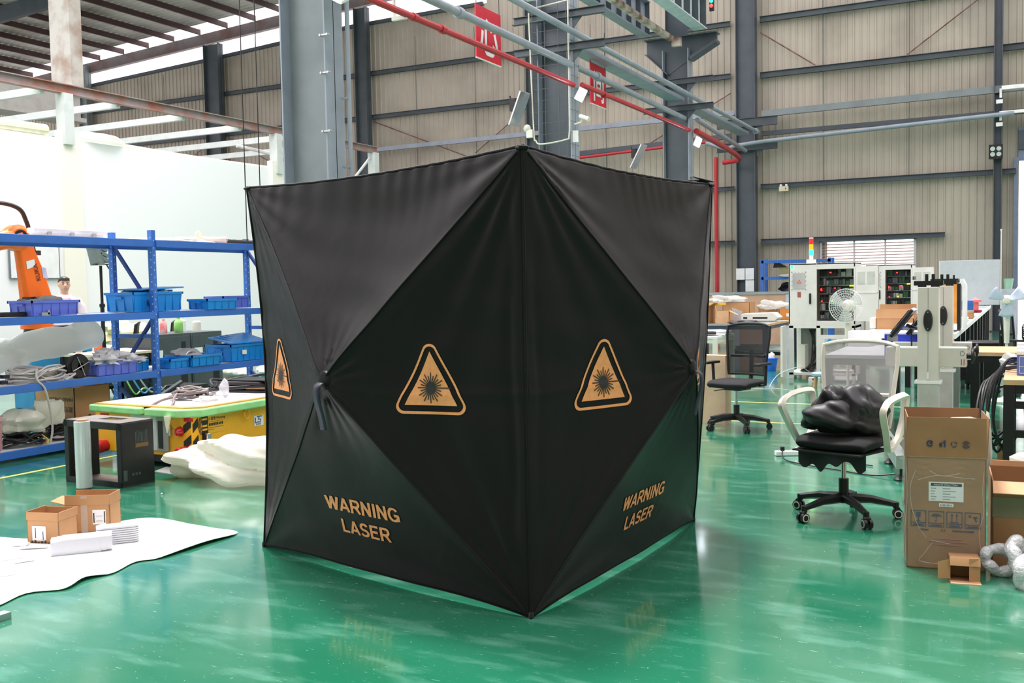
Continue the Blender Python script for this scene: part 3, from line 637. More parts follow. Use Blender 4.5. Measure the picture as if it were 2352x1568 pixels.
def rtri(hw, y0, y1, r, n=9):
    # rounded triangle outline: base y0, apex y1, half width hw
    P = [Vector((-hw, y0)), Vector((hw, y0)), Vector((0, y1))]; out = []
    for i in range(3):
        a, b_, c = P[i-1], P[i], P[(i+1) % 3]; d1, d2 = (a-b_).normalized(), (c-b_).normalized()
        ha = math.acos(max(-1, min(1, d1.dot(d2))))/2; bis = (d1+d2).normalized(); ce = b_+bis*(r/sin(ha)); t1 = b_+d1*(r/math.tan(ha)); t2 = b_+d2*(r/math.tan(ha))
        a1 = atan2(t1.y-ce.y, t1.x-ce.x); a2 = atan2(t2.y-ce.y, t2.x-ce.x)
        while a2 < a1: a2 += 2*pi
        for q in range(n+1): t = a1+(a2-a1)*q/n; out.append((ce.x+r*cos(t), ce.y+r*sin(t)))
    return out
def warning(k, f):
    # sign drawn in a unit frame: base at y 0, apex at y 1, half width .5
    s = mbs = MB(); O = rtri(.60, -.055, 1.20, .115); I = rtri(.545, -.012, 1.125, .09)
    vo = [s.bm.verts.new((x, y, 0)) for x, y in O]; vi = [s.bm.verts.new((x, y, 0)) for x, y in I]; n = len(O)
    for q in range(n): s.bm.faces.new((vo[q], vo[(q+1) % n], vi[(q+1) % n], vi[q]))
    s.bm.faces.new([s.bm.verts.new(p) for p in ((-.40, .085, 0), (.40, .085, 0), (0, .93, 0))])
    ring = drape(s, 'warning_triangle', orprint, k, f, tent, .0035)
    s = MB(); cx, cy = 0, .36
    s.bm.faces.new([s.bm.verts.new((cx+.078*cos(2*pi*q/28), cy+.096*sin(2*pi*q/28), 0)) for q in range(28)])
    for q in range(24):
        a = 2*pi*q/24; L = .205 if q % 2 == 0 else .165
        if q == 0: L = .31
        w_ = .0075; ca, sa = cos(a), sin(a); r0 = .055
        s.bm.faces.new([s.bm.verts.new((cx+x*ca-y*sa, cy+(x*sa+y*ca)*1.18, 0)) for x, y in ((r0, -w_), (L, -w_), (L, w_), (r0, w_))])
    drape(s, 'sunburst', mat('tent_print_black', (38, 40, 40), .6, 0, 0), k, f, ring, .006)
def sq(u0, v0, du, dv, ux=0.): return lambda x, y: (u0+x*du+ux*y, v0+y*dv)
for k, uc in ((0, .771), (0, .137), (1, .221), (1, .772), (2, .23), (2, .77), (3, .23), (3, .77)):
    warning(k, sq(uc, .437, .158, .142))
def stroke(P, w_, closed=False):
    P = [Vector((*q, 0)) for q in P]; out = []; n = len(P)
    for i in range(n):
        d1 = (P[i]-P[i-1]).normalized() if i else (P[1]-P[0]).normalized(); d2 = (P[i+1]-P[i]).normalized() if i < n-1 else d1
        t = (d1+d2).normalized(); nn_ = Vector((-t.y, t.x, 0)); k_ = w_/2/max(.35, nn_.dot(Vector((-d1.y, d1.x, 0)))); out.append((P[i]+nn_*k_, P[i]-nn_*k_))
    return [(out[i][0], out[i][1], out[i+1][1], out[i+1][0]) for i in range(n-1)]
def arc(cx, cy, rx, ry, a0, a1, n=12): return [(cx+rx*cos(radians(a0+(a1-a0)*i/n)), cy+ry*sin(radians(a0+(a1-a0)*i/n))) for i in range(n+1)]
SW = .178
GL = {'W': (.98, [[(.06, 1), (.27, 0)], [(.27, 0), (.49, .98)], [(.49, .98), (.71, 0)], [(.71, 0), (.92, 1)]]),
 'A': (.76, [[(.08, 0), (.38, 1)], [(.38, 1), (.68, 0)], [(.19, .29), (.57, .29)]]),
 'R': (.74, [[(.12, 0), (.12, 1)], [(.12, .93), (.42, .93)]+arc(.42, .70, .20, .23, 90, -90, 10)+[(.12, .47)], [(.36, .47), (.48, .36), (.68, 0)]]),
 'N': (.74, [[(.12, 0), (.12, 1)], [(.12, .95), (.60, .05)], [(.60, 0), (.60, 1)]]),
 'I': (.28, [[(.14, 0), (.14, 1)]]),
 'G': (.80, [arc(.40, .5, .31, .435, 38, 330, 22)+[(.69, .12)], [(.69, .06), (.69, .45)], [(.42, .45), (.76, .45)]]),
 'L': (.62, [[(.12, 0), (.12, 1)], [(.12, .07), (.58, .07)]]),
 'S': (.70, [arc(.34, .715, .225, .215, 20, 240, 14)+arc(.34, .285, .25, .215, 62, -160, 14)]),
 'E': (.68, [[(.12, 0), (.12, 1)], [(.12, .93), (.62, .93)], [(.12, .52), (.58, .52)], [(.12, .07), (.64, .07)]])}
def blockword(t):
    x = 0; Q = []
    for ch in t:
        w_, st_ = GL[ch]
        for P in st_:
            for q in stroke(P, SW*(1.12 if ch in 'W' else 1)): Q.append([(v.x+x, min(1.0, max(0.0, v.y))) for v in q])
        x += w_+.035
    return Q, x-.035
def words(k, uc, vt, du, dv):
    for t, sc, vb in (('WARNING', 1, vt), ('LASER', .667, vt-dv*1.6)):
        Q, wd = blockword(t); s = MB()
        for q in Q: s.bm.faces.new([s.bm.verts.new((x-wd/2, y, 0)) for x, y in q])
        dx = du*sc/wd
        drape(s, 'lettering', orprint, k, lambda x, y: (uc+x*dx, vb+y*dv), tent, .0035)
words(0, .497, .156, .285, .037); words(1, .474, .156, .252, .037); words(2, .5, .15, .28, .038); words(3, .5, .15, .28, .038)
# folded cord and poles lying over the east corner
mb = MB(); e = Vector(tent_pt(1, .93, 1))-T0; 
for q in range(7): mb.tube(smoothpts([e+Vector((-.05+.012*q, -.13, .005)), e+Vector((-.05, -.03*q*.3, .02+.003*q)), e+Vector((-.02+.01*q, .11, .015))], 4), .004, 5)
mb.build('bungee_cord', blackp, tent)
# ================================================================ LEFT: shelving
sh = thing('storage_rack', 'long blue boltless steel storage rack on the left', 'shelving', (-8.2, 7.4, 0))
def L(x, y, z): return (x+8.2, y-7.4, z)
Ys = [5.36, 7.42, 9.44]
for y in Ys:
    for x, m_ in ((-7.93, blue), (-8.5, blue)):
        mb = MB(); a = L(x, y, 0)
        mb.b2((a[0]-.03, a[1]-.025, 0), (a[0]+.03, a[1]-.02, 2.1)); mb.b2((a[0]-.03, a[1]+.02, 0), (a[0]+.03, a[1]+.025, 2.1)); mb.b2((a[0]+.025, a[1]-.02, 0), (a[0]+.03, a[1]+.02, 2.1))
        up = mb.build('upright', m_, sh)
        mb = MB()
        for k in range(26): z = .12+k*.075; mb.box((a[0]+.031, a[1], z), (.002, .008, .014)); mb.box((a[0]+.012, a[1]-.026, z+.03), (.012, .002, .012))
        mb.build('slot_holes', mat('slot_light', (196, 208, 226), .6, 0, 0), up)
    mb = MB(); mb.tube([L(-8.5, y, 1.98), L(-7.93, y, 1.28)], .022, 4); mb.tube([L(-7.93, y, 1.22), L(-8.5, y, .58)], .022, 4); mb.tube([L(-8.5, y, .5), L(-7.93, y, .1)], .022, 4); mb.build('diagonal_brace', bluedk, sh)
    for z in (1.02, .3): mb = MB(); mb.b2(L(-8.5, y-.01, z-.02), L(-7.93, y+.01, z+.02)); mb.build('cross_bar', blue, sh)
deck = mat('grey_deck_board', (206, 208, 212), .5)
for z in (2.0, 1.27, .67, .10):
    for y0, y1 in ((5.36, 7.40), (7.44, 9.42)):
        for x in (-7.895, -8.53):
            mb = MB(); mb.b2(L(x-.012, y0, z-.07), L(x+.012, y1, z)); mb.b2(L(x-.02 if x > -8 else x+.02, y0, z-.07), L(x, y1, z-.062)); mb.build('shelf_beam', blue, sh, bevel=.003)
        mb = MB(); mb.b2(L(-8.51, y0, z-.02), L(-7.91, y1, z-.004)); mb.build('deck', deck, sh)
# bins
def bin_(loc, rz, w_, d, h, m, lab, name='parts_bin', group=None):
    r = thing(name, lab, 'storage bin', loc, rz, group); t = .006
    mb = MB(); tp = .93
    def ringpts(s, z, ins): return [Vector((sx*(w_/2*s-ins), sy*(d/2*s-ins), z)) for sx, sy in ((-1, -1), (1, -1), (1, 1), (-1, 1))]
    rings = [ringpts(tp, 0, 0), ringpts(1, h, 0), ringpts(1, h, t), ringpts(tp, t, t)]
    vs = [[mb.bm.verts.new(p) for p in q] for q in rings]
    for a, b_ in zip(vs, vs[1:]):
        for k in range(4): mb.bm.faces.new((a[k], a[(k+1) % 4], b_[(k+1) % 4], b_[k]))
    mb.bm.faces.new(vs[0][::-1]); mb.bm.faces.new(vs[-1])
    rimb = MB(); body = mb; mb = rimb
    for sx, sy, ll, ax in ((0, -1, w_, 0), (0, 1, w_, 0), (-1, 0, d, 1), (1, 0, d, 1)):
        if ax == 0: mb.box((0, sy*(d/2+.003), h-.012), (w_+.018, .012, .024))
        else: mb.box((sx*(w_/2+.003), 0, h-.012), (.012, d+.018, .024))
    mb.build('rim', m, r)
    mb = body; n = max(3, int(w_/.1))
    for k in range(n+1):
        x = -w_/2*.93+k*w_*.93/n
        for sy in (-1, 1): mb.box((x, sy*d/2*.965, h/2), (.008, .014, h*.9))
    for k in range(4):
        y = -d/2*.9+k*d*.9/3
        for sx in (-1, 1): mb.box((sx*w_/2*.965, y, h/2), (.014, .008, h*.9))
    mb.build('body', m, r)
    for sx in (-1, 1): mb = MB(); mb.box((sx*(w_/2+.008), 0, h*.72), (.02, min(.1, d*.4), .02)); mb.build('handle', m, r)
    return r
bin_((-8.1, 6.27, 1.272), 90, .50, .32, .14, binv, 'violet blue parts bin on the middle shelf in front of the person')
bin_((-8.2, 7.55, 1.272), 90, .66, .40, .20, binb, 'deep bright blue crate with a loose lid on the middle shelf')
bin_((-8.0, 8.33, 1.272), 90, .46, .28, .115, binb, 'shallow bright blue bin at the right of the middle shelf')
bin_((-8.28, 8.85, 1.272), 90, .42, .28, .14, binv, 'violet blue bin partly behind the shallow bright blue bin')
bin_((-8.05, 6.93, .672), 90, .50, .26, .125, binv, 'violet blue bin full of plastic bags on the lower shelf')
bin_((-8.15, 7.28, .672), 90, .22, .3, .115, binb, 'small bright blue bin just left of the front rack post')
bin_((-8.02, 7.70, .672), 90, .26, .26, .10, binb, 'bright blue bin just right of the front rack post')
bin_((-8.05, 8.06, .672), 90, .44, .40, .12, binb, 'bright blue bin holding a grey bag and a round part')
lb = bin_((-8.12, 8.82, .672), 90, .62, .38, .19, binb, 'lidded bright blue crate at the right end of the lower shelf')
mb = MB(); mb.poly([(-.34, -.21, .20), (.30, -.21, .20), (.34, .2, .29), (-.26, .2, .26)], (0, 0, .012)); 
for k in range(5): mb.box((-.2+k*.1, 0, .25), (.012, .34, .01), (11, 0, 0))
mb.build('lid', binb, lb, label='tilted ribbed blue lid')
mb = MB(); mb.box((-.1, -.198, .1), (.07, .003, .05), m=paper); mb.build('sticker', None, lb)
mb = MB(); mb.box((0, 0, .0), (.30, .64, .014), (2, 1, 4)); mb.box((.05, .12, -.025), (.08, .25, .02), (0, 0, 20))
tag(mb.build('crate_lid', binb, loc=(-8.15, 7.6, 1.51)), 'loose blue lid lying above the deep blue crate', 'lid')
mb = MB()
for k in range(3): mb.blob((.05*k-.05, -.15+.14*k, 0), (.1, .09, .028), k, .2, 14)
tag(mb.build('cable_bundle', cableg, loc=(-8.15, 7.52, 1.475)), 'grey cables bulging from the deep blue crate', 'cables')
mb = MB(); mb.blob((0, 0, 0), (.12, .16, .045), 4, .2, 20); mb.tube([(0, .1, 0), (0, .3, 0)], .01, 5); tag(mb.build('grey_cloth', mat('grey_cloth', (134, 134, 130), .8), loc=(-8.1, 6.3, 1.40)), 'grey cloth heap sticking out of the violet blue bin', 'cloth')
r = thing('tube_light_fixture', 'long white waterproof light fixture lying on the rack top', 'light fixture', (-8.1, 6.56, 2.0))
mb = MB(); mb.box((0, 0, .055), (.12, .80, .05)); mb.box((0, 0, .03), (.10, .76, .035), m=None); mb.build('housing', mat('fixture_grey_white', (222, 220, 226), .4), r, bevel=.012)
for y in (-.25, 0, .25): mb = MB(); mb.box((.065, y, .03), (.012, .04, .03)); mb.build('clip', alum, r)
mb = MB(); mb.cyl((0, .40, .05), (0, .44, .05), .015, n=8); mb.build('cable_gland', alum, r)
mb = MB(); mb.tube([(0, 0, 0), (-.35, -.42, 0)], .045, 14, flat=.8); 
for q in range(3): mb.tube([(.004*q+.004, 0.004*q+.004, 0), (.006+.004*q, .006+.004*q, 0)], .04-.012*q, 12)
tag(mb.build('fabric_roll', mat('pink_beige_fabric', (214, 196, 188), .8), loc=(-8.05, 8.62, 2.045)), 'pinkish rolled fabric near the right end of the rack top', 'fabric roll')
mb = MB(); mb.blob((0, 0, .02), (.22, .55, .03), 8, .15, 24, flatb=0.0); tag(mb.build('cream_sheets', mat('cream_foam', (238, 226, 212), .8), loc=(-8.2, 8.0, 2.0)), 'flat cream sheets on the rack top right of the front post', 'sheets')
mb = MB(); mb.lathe([(.045, -.012), (.055, 0), (.045, .012)], (0, 0, 0), 20, axis='x'); tag(mb.build('tape_roll', mat('masking_tape', (244, 226, 206), .7), loc=(-8.2, 8.35, 2.09)), 'pale roll of tape standing on the rack top', 'tape roll')
pts = [(0, t*.05, 0) for t in range(14)]
mb = MB(); mb.tube(pts, [.028+.003*(i % 2) for i in range(14)], 10); tag(mb.build('corrugated_hose', cable, loc=(-8.1, 8.66, 2.03)), 'black corrugated hose end on the rack top beside the tent', 'hose')
mb = MB(); mb.cyl((0, -.02, 0), (0, .02, 0), .035, n=14); mb.cyl((0, -.04, 0), (0, -.02, 0), .05, n=14)
# middle shelf left: black profile and cable end
mb = MB(); mb.tube([(0, 0, .02), (.1, .55, .02)], .022, 6); tag(mb.build('black_profile', blackm, loc=(-8.1, 5.75, 1.272)), 'black bar lying on the middle shelf left of the violet bin', 'bar')
mb = MB(); mb.box((0, 0, .015), (.05, .09, .03)); mb.box((0, .03, .03), (.05, .02, .04)); tag(mb.build('white_bracket', alum, loc=(-7.95, 6.15, 1.272)), 'small silver bracket on the middle shelf edge', 'bracket')
mb = MB()
for q in range(6): mb.tube(smoothpts([(0, -.4, .02+.008*q), (.02, -.2+.01*q, .04+.008*q), (0, 0, .02+.004*q), (-.1, .06, .02)], 4), .007, 5)
tag(mb.build('cable_bundle', cablel, loc=(-8.05, 5.75, 1.272)), 'pale cable bundle at the far left of the middle shelf', 'cables')
# lower shelf: wrapped roll, cable coil, reel
mb = MB()
pts = smoothpts([(0, -.75, .06), (0, -.55, .16), (.0, -.2, .24), (0, .15, .27), (0, .45, .32)], 6); n = len(pts)
mb.tube(pts, [(.05+.13*min(1, k/10))*(1+.07*sin(k*.55)+.03*sin(k*1.3)) for k in range(n)], 20, flat=.8)
for q in range(5): mb.blob(pts[4+q*4], (.13, .2, .12), q, .2, 20)
o = mb.build('wrapped_bundle', mat('bright_sheeting', (253, 253, 252), .6, 0, 0, bump=.6, bscale=7, lucent=.7), loc=(-8.45, 6.62, .74)); o.rotation_euler = (0, 0, 0); tag(o, 'bulky bundle wrapped in white sheeting on the lower shelf', 'bundle')
def coil(name, loc, R_, r, n, m, lab, sq_=1., h=.1, seed=1, turns=None, cat='cable coil'):
    rnd = random.Random(seed); mb = MB(); P = []
    for t in range(n):
        a0, b0, zz = R_*rnd.uniform(.8, 1.08), R_*sq_*rnd.uniform(.8, 1.08), rnd.uniform(0, h)
        ox, oy, ph = rnd.uniform(-.03, .03), rnd.uniform(-.03, .03), rnd.uniform(0, 6.3)
        for k in range(14): a = k/14*2*pi; P.append((a0*cos(a)+ox, b0*sin(a)+oy, r+zz+.02*sin(a*2+ph)*min(1, h*10)))
    mb.tube(smoothpts(P, 2), r, 6, m)
    return tag(mb.build(name, m, loc=loc, smooth=60), lab, cat)
coil('cable_coil', (-8.08, 6.12, .672), .15, .0085, 16, cablel, 'thick coil of light grey cable on the lower shelf', 1.75, .12, 5)
mb = MB(); mb.tube(smoothpts([(-7.92, 6.02, .80), (-7.89, 6.0, .70), (-7.875, 6.06, .62), (-7.87, 6.10, .45), (-7.87, 6.12, .25), (-7.88, 6.1, .12)], 6), .010, 6)
tag(mb.build('hanging_cable', cablel), 'light grey cable end hanging down from the lower shelf', 'cable')
mb = MB(); mb.tube(smoothpts([(-8.0, 6.33, .70), (-7.95, 6.45, .72), (-7.93, 6.38, .69), (-7.9, 6.3, .675)], 6), .010, 6); tag(mb.build('hanging_cable', cablel), 'light grey cable end lying at the shelf edge below the fan', 'cable')
r = thing('round_fan', 'round black fan leaning on the grey cable coil', 'fan', (-7.98, 6.52, .78), 0)
mb = MB(); mb.tube([(0, .10*cos(a*pi/14), .10*sin(a*pi/14)) for a in range(28)], .022, 6, closed=True); mb.lathe([(.098, -.05), (.103, -.05), (.103, .05), (.098, .05)], (-.02, 0, 0), 28, axis='x'); mb.build('housing', blackm, r)
mb = MB(); mb.lathe([(.035, -.03), (.035, .03)], (0, 0, 0), 14, axis='x')
for q in range(7): a = q*2*pi/7; mb.box((0, .06*cos(a), .06*sin(a)), (.01, .07, .03), (a*57.3, 0, 0))
mb.build('impeller', mat('impeller_dark', (52, 54, 52), .4), r)
mb = MB()
for q in range(4): a = q*2*pi/4+.4; mb.tube([(.04, 0, 0), (.035, .1*cos(a), .1*sin(a))], .004, 5)
mb.build('guard', alum, r)
mb = MB(); mb.tube(smoothpts([(0, 0, 0), (.06, .1, 0), (.05, .25, 0), (0, .3, .01)], 5), .006, 5); mb.box((0, .32, .01), (.03, .06, .03)); tag(mb.build('plug_lead', cable, loc=(-8.0, 6.58, .68)), 'black lead with plug on the lower shelf beside the fan', 'cable')
for k, (x, y, z, rr, lab) in enumerate(((-8.0, 6.82, .82, (.11, .13, .05), 'crumpled clear bag at the left of the violet bin on the lower shelf'), (-8.08, 6.96, .84, (.1, .12, .07), 'crumpled clear bag with dark parts in the violet bin'), (-7.98, 7.14, .80, (.07, .13, .035), 'flat clear bag draped over the violet bin edge'))):
    mb = MB(); mb.blob((0, 0, 0), rr, k+3, .45, 22, fr=5); tag(mb.build('plastic_bag', mat('bag_translucent', (222, 224, 228), .2, 0, .04, alpha=.75, coat=.6), loc=(x, y, z)), lab, 'plastic bag')
mb = MB(); mb.blob((0, 0, 0), (.12, .17, .055), 9, .2, 20); tag(mb.build('grey_bag', mat('grey_poly_bag', (160, 160, 162), .4), loc=(-8.1, 8.0, .80)), 'grey plastic bag in the right blue bin on the lower shelf', 'plastic bag')
mb = MB(); mb.tube([(.0, .08*cos(a*pi/10), .06*sin(a*pi/10)) for a in range(11)], .012, 8); tag(mb.build('round_part', alum, loc=(-8.0, 7.98, .77)), 'curved grey metal part in front of the grey bag', 'part')
# profiles at left end
for k in range(2):
    mb = MB(); mb.box((0, 0, 0), (.05, .06, .03)); mb.tube([(0, 0, 0), (-.2, -.3, .05)], .018, 4); tag(mb.build('perforated_bracket', blackm, loc=(-7.97, 5.72+.02*k, .70+.05*k)), ['lower perforated dark bracket at the left end of the lower shelf', 'upper perforated dark bracket at the left end of the lower shelf'][k], 'bracket')
# bottom shelf
def carton(name, loc, rz, w_, d, h, lab, flaps=(), m=kraft, t=.006, cat='carton', mi=kraftl, group=None, fm=None):
    r = thing(name, lab, cat, loc, rz, group); mb = MB()
    mb.b2((-w_/2, -d/2, 0), (w_/2, d/2, t))
    mb.b2((-w_/2, -d/2, 0), (-w_/2+t, d/2, h)); mb.b2((w_/2-t, -d/2, 0), (w_/2, d/2, h)); mb.b2((-w_/2, -d/2, 0), (w_/2, -d/2+t, h)); mb.b2((-w_/2, d/2-t, 0), (w_/2, d/2, h))
    mb.build('body', m, r)
    for side, ln, ang in flaps:   # side: f b l r ; ang degrees from vertical-up outward
        a = radians(ang); mb = MB(); dx, dz = sin(a)*ln, cos(a)*ln
        if side == 'f': P = [(-w_/2, -d/2, h), (w_/2, -d/2, h), (w_/2, -d/2-dx, h+dz), (-w_/2, -d/2-dx, h+dz)]
        if side == 'b': P = [(-w_/2, d/2, h), (w_/2, d/2, h), (w_/2, d/2+dx, h+dz), (-w_/2, d/2+dx, h+dz)]
        if side == 'l': P = [(-w_/2, -d/2, h), (-w_/2, d/2, h), (-w_/2-dx, d/2, h+dz), (-w_/2-dx, -d/2, h+dz)]
        if side == 'r': P = [(w_/2, -d/2, h), (w_/2, d/2, h), (w_/2+dx, d/2, h+dz), (w_/2+dx, -d/2, h+dz)]
        n = (Vector(P[1])-Vector(P[0])).cross(Vector(P[2])-Vector(P[1])).normalized()*t*.7
        mb.poly(P, n); mb.build('flap', fm or m, r)
    return r
cb = carton('carton', (-8.39, 6.77, .105), 0, .56, .42, .46, 'large kraft carton printed upside down on the bottom shelf', (), kraft)
mb = MB()
T_ = Vector((0, -.213, 0))
mb.text('HANLI CHILLER', (-.04+.30, -.212, .36), (-1, 0, 0), (0, 0, -1), .05, ink)
mb.text('激光冷水机', (-.04+.30, -.212, .27), (-1, 0, 0), (0, 0, -1), .06, ink)
mb.text('Dual', (-.04+.28, -.212, .13), (-1, 0, 0), (0, 0, -1), .04, inkb)
mb.build('printing', None, cb, smooth=0)
mb = MB(); mb.blob((0, 0, 0), (.13, .24, .10), 12, .2, 30, flatb=-.12); tag(mb.build('plastic_bag', milky, loc=(-8.06, 5.98, .33)), 'milky foam bag on the bottom shelf behind the pink tank', 'plastic bag')
mb = MB(); mb.blob((0, 0, 0), (.03, .14, .12), 13, .2, 20); tag(mb.build('foam_flap', milky, loc=(-7.98, 6.18, .38)), 'pale foam sheet curling up in front of the printed carton', 'foam sheet')
mb = MB(); mb.blob((0, 0, 0), (.10, .12, .12), 15, .2, 18); tag(mb.build('plastic_bag', plasw, loc=(-8.25, 5.62, .46)), 'white bag at the far left above the pink tank', 'plastic bag')
mb = MB(); mb.lathe([(.02, 0), (.10, .01), (.11, .04), (.11, .27), (.105, .31), (.08, .35), (.03, .36)], (0, 0, 0), 28)
r = mb.build('pink_tank', mat('pink_plastic', (206, 142, 152), .3, 0, .02, coat=.4), loc=(-7.98, 5.56, .105)); tag(r, 'glossy pink container at the left end of the bottom shelf', 'container')
mb = MB(); mb.lathe([(.112, .25), (.113, .26), (.112, .27)], (0, 0, 0), 28); mb.build('band', mat('pink_band', (186, 120, 132), .4), r)
coil('cable_heap', (-8.1, 6.0, .105), .13, .010, 12, cable, 'tangle of black cable on the bottom shelf right of the pink tank', 1.5, .14, 8)
coil('cable_heap', (-8.1, 6.5, .105), .13, .010, 16, cable, 'tall heap of black cable in front of the printed carton', 1.9, .2, 9)
mb = MB()
for q, c_ in enumerate((ledr, mat('wire_green', (90, 190, 90)), mat('wire_yellow', (230, 220, 70)))): mb.tube(smoothpts([(0, 0, .08), (.03, .02+.012*q, .03), (.05, .01*q, 0)], 4), .004, 5, m=mat('wire_red', (220, 60, 50)) if q == 0 else c_)
tag(mb.build('stripped_wires', None, loc=(-7.93, 6.05, .12)), 'red green and yellow wire ends on the bottom shelf edge', 'wires')
# ================================================================ AGV cart
ag = thing('transport_cart', 'yellow low transport cart with green rubber edge and cluttered white top', 'cart', (-6.6, 6.97, 0))
def A(x, y, z): return (x+6.6, y-6.97, z)
mb = MB(); mb.b2(A(-7.16, 6.0, .11), A(-6.04, 7.95, .46)); mb.build('body', yellow, ag, bevel=.008)
mb = MB(); mb.b2(A(-7.06, 6.15, .02), A(-6.14, 7.8, .12)); mb.build('chassis', blackm, ag)
for y in (6.4, 7.5):
    for x in (-6.95, -6.2): mb = MB(); mb.cyl(A(x-.03, y, .07), A(x+.03, y, .07), .07); mb.build('wheel', blackp, ag)
mb = MB(); mb.poly([A(-7.22, 6.0, .445), A(-6.56, 5.93, .445), A(-6.56, 6.0, .445), A(-7.2, 6.1, .445)], (0, 0, .06)); mb.b2(A(-7.24, 6.0, .445), A(-7.16, 7.97, .505)); mb.build('rubber_bumper', green_t, ag, bevel=.012)
mb = MB(); mb.poly([A(-6.5, 5.93, .44), A(-6.12, 5.93, .44), A(-5.97, 6.06, .44), A(-5.97, 7.97, .44), A(-6.06, 7.97, .44), A(-6.06, 6.1, .44), A(-6.14, 6.02, .44), A(-6.5, 6.02, .44)], (0, 0, .065)); mb.build('rubber_bumper', green_t, ag, bevel=.012)
mb = MB(); mb.poly([A(-7.18, 6.02, .505), A(-6.13, 6.0, .505), A(-6.01, 6.1, .505), A(-6.01, 7.95, .505), A(-7.18, 7.95, .505)], (0, 0, .012)); mb.build('deck_board', mat('orange_deck_edge', (238, 166, 84), .5), ag)
mb = MB(); mb.poly([A(-7.15, 6.06, .517), A(-6.14, 6.04, .517), A(-6.04, 6.13, .517), A(-6.04, 7.93, .517), A(-7.15, 7.93, .517)], (0, 0, .004)); mb.build('top_sheet', mat('cart_white_top', (236, 232, 234), .5, 0, .03), ag)
for x, lab in ((-6.07, 'right'), (-7.045, 'left')):
    mb = MB(); mb.lathe([(.045, -.13), (.055, -.12), (.055, -.09), (.048, -.085), (.055, -.08), (.055, -.05), (.048, -.045), (.05, 0)], A(x, 6.0, .155), 22, axis='y'); mb.build('buffer', mat('red_rubber', (196, 22, 34), .5, 0, .05, 20), ag)
    mb = MB(); mb.b2(A(x-.05, 5.995, .405), A(x+.05, 6.0, .435)); mb.build('reflector', mat('red_reflector', (190, 28, 34), .4), ag)
mb = MB(); mb.lathe([(.002, -.05), (.028, -.045), (.04, -.02), (.043, 0)], A(-6.165, 5.998, .32), 22, axis='y'); mb.build('tail_lamp', redlens, ag)
mb = MB(); mb.b2(A(-6.72, 5.988, .15), A(-6.42, 6.0, .44)); mb.build('hatch', mat('hatch_grey', (196, 204, 200), .5), ag)
mb = MB(); mb.b2(A(-6.42, 5.985, .15), A(-6.29, 6.0, .44)); mb.build('hatch_frame', mat('hatch_frame_grey', (158, 160, 150), .5), ag)
mb = MB(); mb.b2(A(-6.40, 5.980, .17), A(-6.35, 5.99, .40)); mb.build('hatch_gap', blackm, ag)
mb = MB(); mb.tube([A(-6.52, 5.98, .33), A(-6.52, 5.98, .26)], .012, 8); mb.b2(A(-6.28, 5.98, .28), A(-6.26, 6.0, .36)); mb.build('hatch_handle', chrome, ag)
mb = MB(); mb.lathe([(.028, 0), (.03, .012), (.004, .14)], (0, 0, 0), 12)
mb.xf(Matrix.Translation(A(-6.22, 5.92, .455)) @ Euler((radians(176), 0, 0)).to_matrix().to_4x4()); mb.build('paper_cone', mat('cream_tape_tail', (232, 232, 205), .6), ag)
bk = mat('decal_black', (30, 30, 28), .5, 0, 0)
mb = MB()   # hazard stripes on the corner
for z0 in (.17, .30): mb.poly([A(-6.13, 5.9985, z0), A(-6.045, 5.9985, z0+.06), A(-6.045, 5.9985, z0+.13), A(-6.13, 5.9985, z0+.07)], (0, -.002, 0))
for z0 in (.14, .28): mb.poly([A(-6.0385, 6.01, z0+.03), A(-6.0385, 6.07, z0+.08), A(-6.0385, 6.07, z0+.15), A(-6.0385, 6.01, z0+.10)], (.002, 0, 0))
mb.build('hazard_stripe', bk, ag)
X_ = -6.0385
pl = MB(); pl.b2(A(X_, 6.10, .285), A(X_+.0015, 6.37, .43)); pl_ = pl.build('warning_plate', mat('plate_yellow', (236, 178, 48), .5, 0, 0), ag)
mb = MB(); q = X_+.002
for a0, b0 in ((6.10, 6.18),): mb.b2(A(q, a0+.01, .285), A(q+.001, b0, .43), bk)
for s in range(3): mb.poly([A(q, 6.065+s*.014, .36), A(q, 6.09+s*.014, .43), A(q, 6.096+s*.014, .43), A(q, 6.071+s*.014, .36), A(q, 6.096+s*.014, .285), A(q, 6.09+s*.014, .285)], (.001, 0, 0), bk)
mb.text('Warning', A(q, 6.275, .395), (0, 1, 0), (0, 0, 1), .030, bk, bold=.01); mb.text('警告', A(q, 6.215, .395), (0, 1, 0), (0, 0, 1), .028, bk, bold=.02); mb.text('△', A(q, 6.183, .395), (0, 1, 0), (0, 0, 1), .03, bk)
mb.b2(A(q, 6.18, .378), A(q+.001, 6.36, .38), bk)
for s in range(9): mb.b2(A(q, 6.19+s*.019, .345), A(q+.001, 6.203+s*.019, .368), bk)
mb.b2(A(q, 6.185, .328), A(q+.001, 6.36, .331), bk); mb.b2(A(q, 6.185, .312), A(q+.001, 6.25, .315), bk)
for zz in (.40, .345, .315): mb.b2(A(q+.0012, 6.115, zz), A(q+.002, 6.17, zz+.016), mat('plate_yellow', (236, 178, 48)))
mb.build('plate_lettering', None, pl_, smooth=0)
mb = MB(); mb.box(A(-6.02, 6.13, .265), (.04, .035, .05)); mb.build('latch_base', blackm, ag); mb = MB(); mb.box(A(-6.0, 6.14, .27), (.03, .05, .05)); mb.build('latch', chrome, ag, bevel=.006)
mb = MB(); mb.box(A(-6.03, 6.62, .43), (.02, .05, .03)); mb.tube([A(-6.01, 6.62+.03*sin(a*pi/8), .395+.04*cos(a*pi/8)) for a in range(16)], .007, 6, closed=True); mb.build('lifting_ring', yellow, ag)
mb = MB(); mb.b2(A(X_, 6.74, .27), A(X_+.002, 6.86, .36)); lp = mb.build('logo_sticker', paper, ag)
